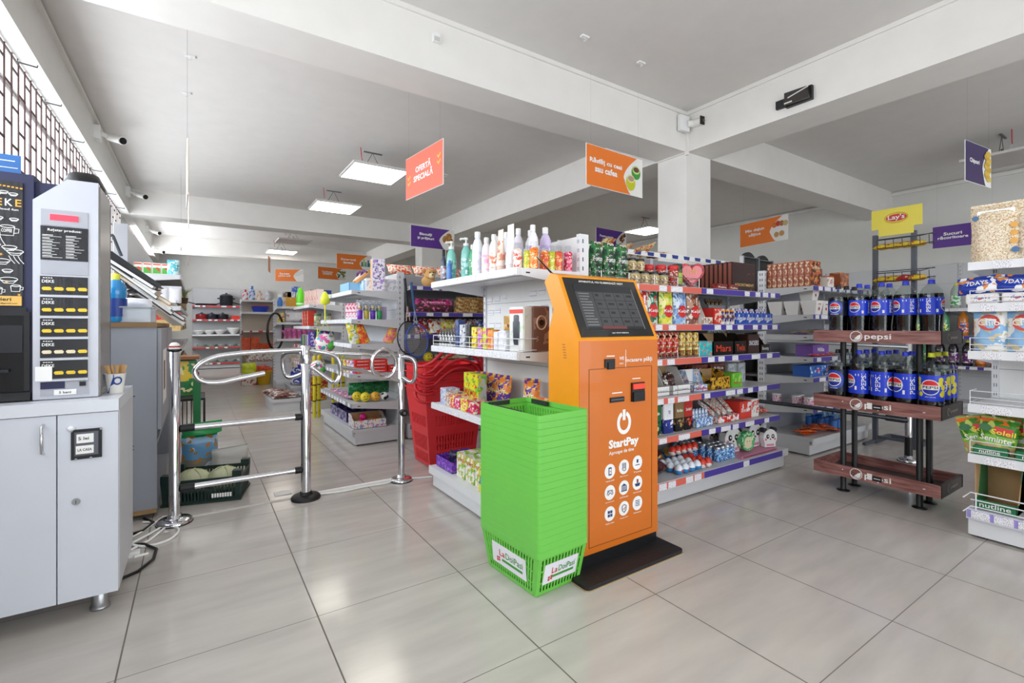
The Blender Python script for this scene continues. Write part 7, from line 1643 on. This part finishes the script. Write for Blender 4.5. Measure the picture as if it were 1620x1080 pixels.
row(pouch('seed_packet', 'seeds bag', .13, .13, .05, pack('8A9A5A', 'C8C88A', '4A5A2A', scale=30)), 1, (3.5, .50, .152), (3.5, .5, .152), R90, 'olive green seed packet on the bottom deck at the edge', None)

# ================================================================ left wall shelving goods and floor goods
wf = carton('flour_box', 'box', .085, .12, .13, mat('E8E6DC', .5), pack('4AA83A', 'E8E6DC', 'C8342E', scale=5, amount=.2, bands=((0, '4AA83A'), (.6, 'F0EEE4'), (.85, 'D8503A'))))
row(wf, 5, (-.57, 7.0, 1.702), (-.22, 7.0, 1.702), 0, 'white and green box with red oval on the top left shelf', 'green and white boxes', rzj=.02)
pouch('blue_tissue_pack', 'tissue pack', .12, .17, .08, pack('5AB8C8', 'C8ECF0', 'F0F8F8', scale=10)).put((-.235, 6.985, 1.702), 0, 'turquoise tissue pack at the end of the top left shelf')
row(pouch('flour_bag', 'flour bag', .13, .19, .08, pack('E8E8EC', 'A8B4D0', scale=9, amount=-.1)), 4, (-.58, 7.05, 1.372), (-.22, 7.05, 1.372), 0, 'white flour bag with blue edge on the second left shelf', 'white flour bags')
rp = carton('pasta_pack', 'pasta pack', .075, .07, .22, pack('D8B87A', 'C8A060', bands=((0, 'D8B87A'), (.6, 'D8342E')), scale=20, amount=.3), None)
row(rp, 7, (-.60, 7.0, 1.032), (-.20, 7.0, 1.032), 0, 'red topped yellow pasta pack on the third left shelf', 'red topped pasta packs')
for i in range(14):
    if i == 0: vb = pouch('packet', 'packet', .14, .20, .06, pack('C8A878', '8A5A3A', 'E8E0D0', scale=14, amount=.5)); vc = pouch('packet', 'packet', .14, .20, .06, pack('5A8A3A', 'E8D8A0', 'B83A2A', scale=14, amount=.5))
    (vb if i % 2 else vc).put((-.20, 7.35 + i * .28, (.84, 1.034, .454)[i % 3] if i % 3 else 1.034), pi / 2, ('beige brown' if i % 2 else 'green red') + ' packet along the left shelving front, ' + nth(i, 14, 'near'), 'packets along the left shelving')
for i in range(12): (vc if i % 2 else vb).put((-.19, 7.3 + i * .3, 1.372), pi / 2, 'packet on the upper left shelf front, ' + ('green' if i % 2 else 'beige') + ', ' + nth(i, 12, 'near'), 'packets on the upper left shelf')
for i in range(9): (vc if i % 2 else vb).put((-.18, 5.2 + i * .0 + 7.1 - 5.2 + i * .35, .456), pi / 2, 'packet on the low left shelf front, ' + ('green' if i % 2 else 'beige') + ', ' + nth(i, 9, 'near'), 'packets on the low left shelf')
pl = T('potted_herb', 'plant'); m = MB(mat('4A3A2A', .8)); m.lathe([(.03, 0), (.04, .07)], n=12); pl.part('pot', m); m = MB(mat('7A8A5A', .7))
for k in range(12): a = k * 2.4; m.tube([(0, 0, .06), (.03 * cos(a), .03 * sin(a), .14), (.08 * cos(a), .08 * sin(a), .19 - .01 * (k % 3))], .006, 5, r2=.002)
pl.part('leaves', m); pl.put((-.13, 7.3, 1.375), 0, 'small dry plant sticking out of the left shelving')
# leaning folders and bottle behind the machine
for i, (c, nm) in enumerate((('15161A', 'black'), ('E8E4DC', 'white'), ('1B1C22', 'charcoal'), ('D8A84A', 'yellow edged'), ('F0EEE8', 'cream'), ('23263A', 'navy'), ('2A2C34', 'dark grey'), ('E4E0D8', 'pale'))):
    m = MB(mat(c, .5)); m.box(0, .36 - .02 * (i % 3), 0, .22, 0, .004); m.box(0, .36 - .02 * (i % 3), 0, .22, .022, .026); m.box(0, .004, 0, .22, .004, .022); m.use(PAPER).box(.006, .355 - .02 * (i % 3), .004, .215, .005, .021)
    single('file_folder', 'folder', m).put((-.53 + i * .028, 3.92 + .02 * i, 1.545 - i * .034), 0, nm + ' folder slanting in the heap on the grey cabinet', 'slanting folders', rot=(0, radians(36 + 2 * (i % 3)), radians(4 * i - 10)))
m = MB(mat('17181C', .45)); m.box(-.56, -.36, 3.98, 4.22, 1.117, 1.30); m.use(PAPER).box(-.55, -.355, 3.975, 4.21, 1.13, 1.16); m.use(mat('2A2C34', .4)).box(-.58, -.44, 3.99, 4.21, 1.30, 1.42)
single('ring_binder_stack', 'binders', m).put((0, .02, 0), 0, 'dark binders lying under the slanting folders on the grey cabinet')
m = MB(mat('17181C', .4)); m.hexa([(-.60, 3.90, 1.60), (-.235, 3.94, 1.31), (-.235, 4.1, 1.31), (-.60, 4.1, 1.60), (-.57, 3.90, 1.665), (-.205, 3.94, 1.375), (-.205, 4.1, 1.375), (-.57, 4.1, 1.665)]); m.use(mat('3A3C44', .3)); m.tube([(-.56, 3.895, 1.66), (-.50, 3.895, 1.70), (-.44, 3.895, 1.66), (-.40, 3.90, 1.54)], .01, 6)
single('black_office_case', 'case', m).put((0, 0, 0), 0, 'long black case with a handle slanting above the folders')
t = flask('water_bottle', 'bottle', .052, .27, mat('2A8AC8', .1, coat=.5), mat('E8E84A', .4), mat('1A3A8A', .4), prof=[(.045, 0), (.052, .01), (.05, .1), (.042, .125), (.052, .15), (.05, .2), (.03, .24)], flat=1); t.put((-.385, 3.50, 1.117), 0, 'blue water bottle on the grey cabinet behind the machine')
pouch('tissue_packet', 'tissue pack', .15, .07, .06, mat('E8EAF0', .4), gusset=False).put((-.30, 3.62, 1.205), 0, 'white soft packet lying on the clear tray', rot=(-.8, 0, .1))
# vegetable crate
t = T('vegetable_crate', 'crate'); DG = mat('16302A', .45)
m = MB(DG); w, d, h = .43, .32, .15; m.box(0, w, 0, d, 0, .012)
for p, q, r, s_, n in [((.01, .01), (w - .01, .01), (w, 0), (0, 0), 20), ((.01, d - .01), (.01, .01), (0, 0), (0, d), 12), ((w - .01, .01), (w - .01, d - .01), (w, d), (w, 0), 12), ((w - .01, d - .01), (.01, d - .01), (0, d), (w, d), 20)]:
    patch(m, [(p[0], p[1], 0), (q[0], q[1], 0), (r[0], r[1], h), (s_[0], s_[1], h)], [(0, 1, 0, .12)] + slots(n, .12, .5, .55) + [(0, 1, .5, .56)] + slots(n, .56, .86, .55) + [(0, 1, .86, 1)], .006)
t.part('body', m); m = MB(DG)
for x, y in ((0, 0), (w - .05, 0), (0, d - .05), (w - .05, d - .05)): t.part('corner_lug', MB(DG).box(x, x + .05, y, y + .05, h - .01, h + .035))
m = MB(PAPER); [m.box(.27 + k * .014, .28 + k * .014, -.004, -.002, .03, .055) for k in range(8)]; t.part('white_marks', m)
t.put((-.185, 3.56, .003), radians(-14), 'dark green slotted vegetable crate behind the gate post')
cbg = T('cabbage', 'cabbage'); m = MB(mat('CDD2AC', .6, bump=.3)); m.sphere((0, 0, .07), .10, 18, 12, sz=.75); cbg.part('head', m); m = MB(mat('B8C090', .6))
for k in range(5): m.tube([(.1 * cos(k * 1.3) * sin(a), .1 * sin(k * 1.3) * sin(a), .07 + .077 * cos(a)) for a in [radians(10 + 15 * i) for i in range(6)]], .003, 4, r2=.001)
cbg.part('leaf_veins', m); cbg.put((-.02, 3.70, .03), 0, 'pale cabbage in the green crate, left one', 'cabbages in the crate'); cbg.put((.15, 3.66, .03), 1, 'pale cabbage in the green crate, right one', 'cabbages in the crate')
pouch('charcoal_bag', 'bag', .24, .27, .14, pack('8A8A80', 'C8D8E4', 'B8884A', scale=7, amount=.15, bands=((.3, '6AA4D0'), (.75, '9AC4E4'), (.9, '1E9A5A')))).put((.02, 4.42, .0), .2, 'large blue and green sack standing behind the vegetable crate')
m = MB(clear('E8F0E8', .2)); m.box(-.1, .1, -.06, .06, 0, .1); t = pouch('plastic_bag', 'bag', .26, .14, .12, mat('D8DCD8', .2, alpha=.6), gusset=False); t.put((.22, 4.35, 0), .3, 'crumpled clear plastic bag on the floor by the blue sack')
pouch('plastic_bag', 'bag', .26, .08, .12, mat('2EA85A', .35)).put((.04, 4.42, .262), .2, 'green carrier bag draped on top of the blue sack')
t = carton('yellow_carton', 'carton', .24, .2, .34, mat('2A7A4A', .5), pack('E8C82A', '2A8A4A', 'F0E4A0', scale=5, amount=.35, bands=((0, '1E7A42'), (.4, 'E8C83A')))); t.put((-.12, 5.6, .42), .1, 'yellow and green open carton behind the gate post')
m = MB(mat('8A5A3A', .8)); m.box(-.22, .0, 5.5, 5.8, .77, .80); single('brown_carton_flap', 'carton', m).put((0.02, 0.05, 0), 0, 'brown carton lid above the yellow carton')
t = T('wire_stand', 'stand'); m = MB(DARK); m.tube([(-.28, 5.3, 0), (-.28, 5.3, .42), (.06, 5.3, .42), (.06, 5.3, 0)], .01, 6); m.tube([(-.28, 5.75, 0), (-.28, 5.75, .42), (.06, 5.75, .42), (.06, 5.75, 0)], .01, 6); [m.tube([(-.28 + k * .034, 5.3, .0), (-.28 + k * .034, 5.3, .42)], .004, 4) for k in range(10)]; m.box(-.28, .06, 5.3, 5.75, .405, .42); t.part('frame', m); t.part('green_bracket', MB(mat('1E7A42', .5)).box(-.03, .03, 5.28, 5.3, .2, .62)); t.put((0, 0, 0), 0, 'dark wire stand under the yellow carton')
m = carton('red_carton', 'box', .12, .12, .16, pack('B8262A', '7A1A1E', 'E8B0A0', scale=10)); m.put((-.02, 8.9, .0), 0, 'dark red box on the floor at the far left shelving'); m.put((-.03, 9.4, .17), 0, 'dark red box stacked near the far left shelving'); m.put((-.03, 9.4, .005), 0, 'dark red box under the stacked one')

# ================================================================ far wall: pots, dishes
pot = T('cooking_pot', 'pot'); m = MB(mat('23262E', .3)); m.lathe([(.13, 0), (.15, .02), (.15, .2), (.155, .205)], n=20); pot.part('pan', m); m = MB(mat('23262E', .3)); m.tube([(-.15, 0, .15), (-.2, 0, .15)], .014, 6); m.tube([(.15, 0, .15), (.2, 0, .15)], .014, 6); pot.part('handle', m); pot.part('lid', MB(mat('3A3E48', .25)).lathe([(.155, .205), (.1, .235), (.02, .245), (.025, .265)], n=20))
pan = T('frying_pan', 'pan'); pan.part('dish', MB(mat('1E2026', .35)).lathe([(.12, 0), (.15, .05), (.152, .052)], n=20)); pan.part('handle', MB(BLACK).tube([(-.15, 0, .045), (-.36, 0, .10)], .014, 6))
pan.put((.10, 14.5, 1.602), .2, 'black frying pan on the top far shelf, left one', 'frying pans'); pan.put((.3, 14.5, 1.602), 2.6, 'black frying pan on the top far shelf beside the tall pot', 'frying pans'); pan.put((1.12, 14.5, 1.602), .1, 'black frying pan on the top far shelf, right one', 'frying pans')
pot.put((.64, 14.5, 1.602), 0, 'tall black cooking pot on the top far shelf', sc=(1, 1, 1.3))
for i, (x, c, nm) in enumerate(((.1, '8A1E22', 'dark red'), (.32, '23262E', 'black'), (.56, '1E2026', 'glossy black'))):
    p = T('cooking_pot', 'pot'); p.part('pan', MB(mat(c, .3)).lathe([(.11, 0), (.13, .02), (.13, .13)], n=18)); p.part('lid', MB(mat('4A4E58', .3)).lathe([(.132, .13), (.02, .16), (.03, .18)], n=16)); p.put((x, 14.5, 1.252), 0, nm + ' pot on the second far shelf', 'pots on the second far shelf')
carton('red_tin', 'box', .34, .2, .10, pack('D83A2A', 'B02A22', scale=6)).put((.92, 14.4, 1.252), 0, 'flat bright red box on the second far shelf')
for i in range(5): book('upright_tray', .03, .16, .2, mat(('E8E8EC', '2A2C34', '3A3E48', 'D8D8DC', '5A5E68')[i], .3)).put((1.18 + i * .06, 14.45, 1.252), 0, 'upright dark or silver tray right of the red box, ' + nth(i, 5), 'upright trays')
bwl = T('serving_bowl', 'bowl'); bwl.part('bowl', MB(mat('E4E4E0', .3)).lathe([(.06, 0), (.14, .1), (.15, .13), (.145, .13), (.06, .01)], n=20, cap1=False)); bwl.part('foot_ring', MB(mat('D8D8D4', .3)).lathe([(.06, -.004), (.06, .004)], n=16))
for i, (x, s) in enumerate(((.05, .8), (.27, .8), (.5, .85), (.8, 1.25), (1.12, 1.1), (1.35, 1.05))): bwl.put((x, 14.5, .876), 0, 'white dish on the third far shelf, ' + nth(i, 6), 'white dishes', sc=(1.0, 1, s))
gl = T('glass_dish', 'dish'); gl.part('dish', MB(mat('8A9488', .15)).lathe([(.08, 0), (.12, .06), (.115, .06)], n=16, cap1=False)); gl.part('rim', MB(mat('B8C0B8', .15)).lathe([(.12, .058), (.122, .062)], n=16))
for i in range(6): gl.put((.1 + i * .22, 14.5, .552), 0, 'dull glass dish on the fourth far shelf, ' + nth(i, 6), 'glass dishes')
for i in range(5): gl.put((.15 + i * .2, 14.45, .155), 0, 'dark glass dish on the lowest far deck, ' + nth(i, 5), 'dishes on the lowest deck')
# narrow white unit with basin, tools
t = T('plastic_basin', 'basin'); t.part('basin', MB(mat('2A4AC8', .3)).lathe([(.12, 0), (.16, .11), (.17, .115), (.15, .11), (.11, .01)], n=20, sy=.8, cap1=False)); t.part('red_rim', MB(mat('C83A5A', .3)).lathe([(.17, .115), (.172, .13)], n=20, sy=.8)); t.put((1.06, 10.75, 1.362), 0, 'blue basin with a red rim on the narrow far unit')
for i, (x, c1, c2, nm, h) in enumerate(((.80, 'F0F0F4', 'D83A4A', 'white and red', .22), (.92, 'D8E4F4', '3A6AC8', 'white and blue', .30), (1.05, 'E8E0D8', 'E8A06A', 'cream', .2), (1.2, 'E8E8EC', 'C8C8D8', 'pale grey', .2))): flask('cleaner_bottle', 'bottle', .05, h, pack(c1, c2, scale=12), mat(c2, .4), flat=.7).put((x, 10.8, 1.602), 0, nm + ' cleaner bottle on top of the narrow far unit', 'cleaner bottles')
row(carton('brown_box', 'box', .16, .12, .22, pack('B88A6A', 'D8B8A0', scale=8)), 2, (1.35, 14.45, 1.602), (1.55, 14.45, 1.602), 0, 'brown picture box at the right of the top far shelf', 'brown picture boxes')
row(carton('orange_pack', 'pack', .15, .14, .12, pack('E85A1E', 'D8441A', scale=10)), 4, (.80, 10.62, .622), (1.27, 10.62, .622), 0, 'bright orange pack on the narrow far unit', 'orange packs')
row(carton('orange_pack', 'pack', .15, .14, .12, pack('E85A1E', 'D8441A', scale=10)), 2, (.80, 10.62, .744), (.96, 10.62, .744), 0, 'bright orange pack stacked on the others', 'stacked orange packs')
for i in range(5): pouch('magazine_pack', 'pack', .2, .24, .05, pack('D8D0C8', 'B88A7A', '7A5A50', scale=8)).put((.88 + i * .11, 10.28, .412), 0, 'beige packet leaning in the pile before the orange packs, ' + nth(i, 5), 'beige packets', rot=(-.4, .2 * (i % 3 - 1), 0))
m = MB(SHELF); m.box(.78, 1.4, 10.12, 10.45, 0, .41); single('grey_bin', 'bin', m).put((0, 0, 0), 0, 'grey box unit under the pile of beige packets')
t = T('plastic_bucket', 'bucket'); t.part('bucket', MB(mat('D8A81E', .35)).lathe([(.10, 0), (.14, .24), (.15, .25), (.135, .24), (.1, .01)], n=18, cap1=False)); t.part('rim', MB(mat('E8B82A', .35)).lathe([(.15, .245), (.152, .26)], n=18)); t.put((1.04, 10.0, 0.0), 0, 'yellow bucket full of red nets on the aisle floor')
for i in range(8): pouch('red_net', 'net', .12, .09, .06, pack('E8402A', 'F08A6A', scale=30), gusset=False).put((1.04 + .07 * cos(i * 2.2), 10.0 + .07 * sin(i * 2.2), .23 + .02 * (i % 3)), 0, 'red orange net bag heaped in the yellow bucket, ' + nth(i, 8), 'red nets in the bucket', rot=(.3, .4 * (i % 3 - 1), i))
pouch('yellow_bag', 'bag', .24, .18, .12, pack('D8E81E', 'E8F05A', scale=10)).put((.80, 10.0, .22), 0, 'neon yellow bag left of the bucket'); carton('white_carton', 'carton', .24, .2, .22, pack('E0D4C8', 'B84A3A', scale=8)).put((.80, 9.95, 0), 0, 'pale carton under the neon yellow bag')
# unit behind the gate post
zz = [1.422, 1.152, .872]
carton('banana_box', 'box', .34, .16, .16, pack('D8A02A', 'E8B83A', scale=6, amount=.2), lid=mat('E8E8EC', .5)).put((1.44, 8.95, zz[0]), 0, 'mustard yellow box on the top shelf behind the gate post')
for i, (x, z, c, nm) in enumerate(((1.36, 1.585, 'E8E8F0', 'white'), (1.50, 1.585, 'D8DCF0', 'pale'), (1.64, 1.585, 'E0E4F4', 'bluish white'), (1.44, 1.68, '3A6AC8', 'blue'), (1.22, 1.424, 'D8D8E8', 'light'), (1.30, 1.585, '7A5A3A', 'brown'))): carton('small_box', 'box', .13, .1, .09, pack(c, 'B8C0E0', scale=10)).put((x, 8.98, z), 0, nm + ' small box stacked over the mustard yellow box', 'small stacked boxes')
carton('black_box', 'box', .22, .1, .13, mat('22252E', .5)).put((1.78, 8.98, 1.60), 0, 'black box on the far unit top'); carton('blue_box', 'box', .16, .1, .13, mat('2A4AA8', .5)).put((1.95, 9.0, 1.60), 0, 'blue box beside the black one'); 
m = MB(SHELFW); m.box(1.66, 2.1, 8.96, 9.2, 1.42, 1.6); t = T('white_storage_crate', 'crate'); t.part('crate', m); t.part('rim', MB(SHELFW).box(1.65, 2.11, 8.95, 9.21, 1.585, 1.6)); t.put((0, 0, 0), 0, 'white crate on the far unit carrying the black and blue boxes')
pouch('kitchen_roll_pack', 'paper roll pack', .44, .20, .16, pack('E8E4E8', 'C8A8B8', 'F4F0F4', scale=5, amount=.3), gusset=False).put((1.50, 9.05, zz[1] + .01), 0, 'large white wrapped paper roll pack on the second shelf')
carton('patterned_box', 'box', .10, .12, .16, pack('E8E04A', 'C84A6A', 'F4F4F0', scale=16)).put((1.20, 8.97, zz[1]), 0, 'yellow and pink box left of the paper rolls')
row(pouch('pink_tissue_pack', 'tissue pack', .075, .18, .08, pack('C85A9A', 'E08AB8', scale=8)), 7, (1.24, 8.98, zz[2]), (1.74, 8.98, zz[2]), 0, 'pink tissue pack in the row on the third shelf', 'pink tissue packs')
m = MB(SHELF); m.box(1.25, 2.1, 8.2, 8.85, .0, .10); m.box(1.23, 2.12, 8.18, 8.87, .10, .13); single('display_plinth', 'plinth', m).put((0, 0, 0), 0, 'low grey plinth carrying the pet food sacks')
zb_ = pouch('pet_food_sack', 'pet food sack', .62, .20, .32, pack('2A3AA8', '4A6AD8', 'E8E8F0', scale=4, amount=.25), 'ZUMVA', wz=.5, wh=.08, ww=.5, gusset=False)
zb_.put((1.58, 8.42, .145), 0, 'blue pet food sack with white lettering lying on the plinth, lower', 'blue pet food sacks'); zb_.put((1.60, 8.45, .325), .05, 'blue pet food sack with white lettering lying on the plinth, upper', 'blue pet food sacks')
pouch('white_sack', 'sack', .22, .32, .2, pack('D8CFC4', 'B8A898', scale=6)).put((1.36, 8.45, .42), 0, 'off white sack leaning over the pet food sacks')
for i in range(4): pouch('yellow_net_bag', 'bag', .17, .2, .12, pack('D8A82A', 'E8C84A', '8A6A2A', scale=12)).put((1.38 + i * .16, 8.75, .52), 0, 'yellow bag heaped behind the pet food sacks, ' + nth(i, 4), 'yellow bags')
t = T('bicycle_tyre', 'tyre'); m = MB(BLACK); m.tube([(.30 * cos(a), 0, .30 * sin(a)) for a in [i * pi / 18 for i in range(36)]], .018, 8, True); t.part('tyre', m); t.part('valve', MB(STEEL).tube([(0, 0, -.28), (0, 0, -.25)], .004, 5)); t.put((1.08, 8.7, 1.0), 0, 'black bicycle tyre hanging on the end of the far unit', rot=(0, 0, radians(60)))
t = T('spray_bottle', 'bottle'); t.part('body', MB(mat('3A7AC8', .3)).lathe([(.04, 0), (.045, .08), (.02, .15)], n=12)); t.part('trigger', MB(PAPER).box(-.03, .02, -.01, .01, .15, .2)); t.put((1.17, 8.9, 1.425), 0, 'blue and white spray bottle at the left end of the far unit')

for o in COL.objects:
    if o.get('label') is not None and o.parent is None and len(o['label'].split()) > 16: print('LONG', o['label'])
    if o.get('label') is not None and o.parent is None and len(o['label'].split()) < 4: print('SHORT', o['label'])
print('objects', len(bpy.data.objects), 'top', sum(1 for o in COL.objects if o.parent is None))
_s = {}
for o in COL.objects:
    if o.parent is None and o.get('label'): _s[o['label']] = _s.get(o['label'], 0) + 1
for k_, v_ in _s.items():
    if v_ > 1: print('DUP', v_, k_)
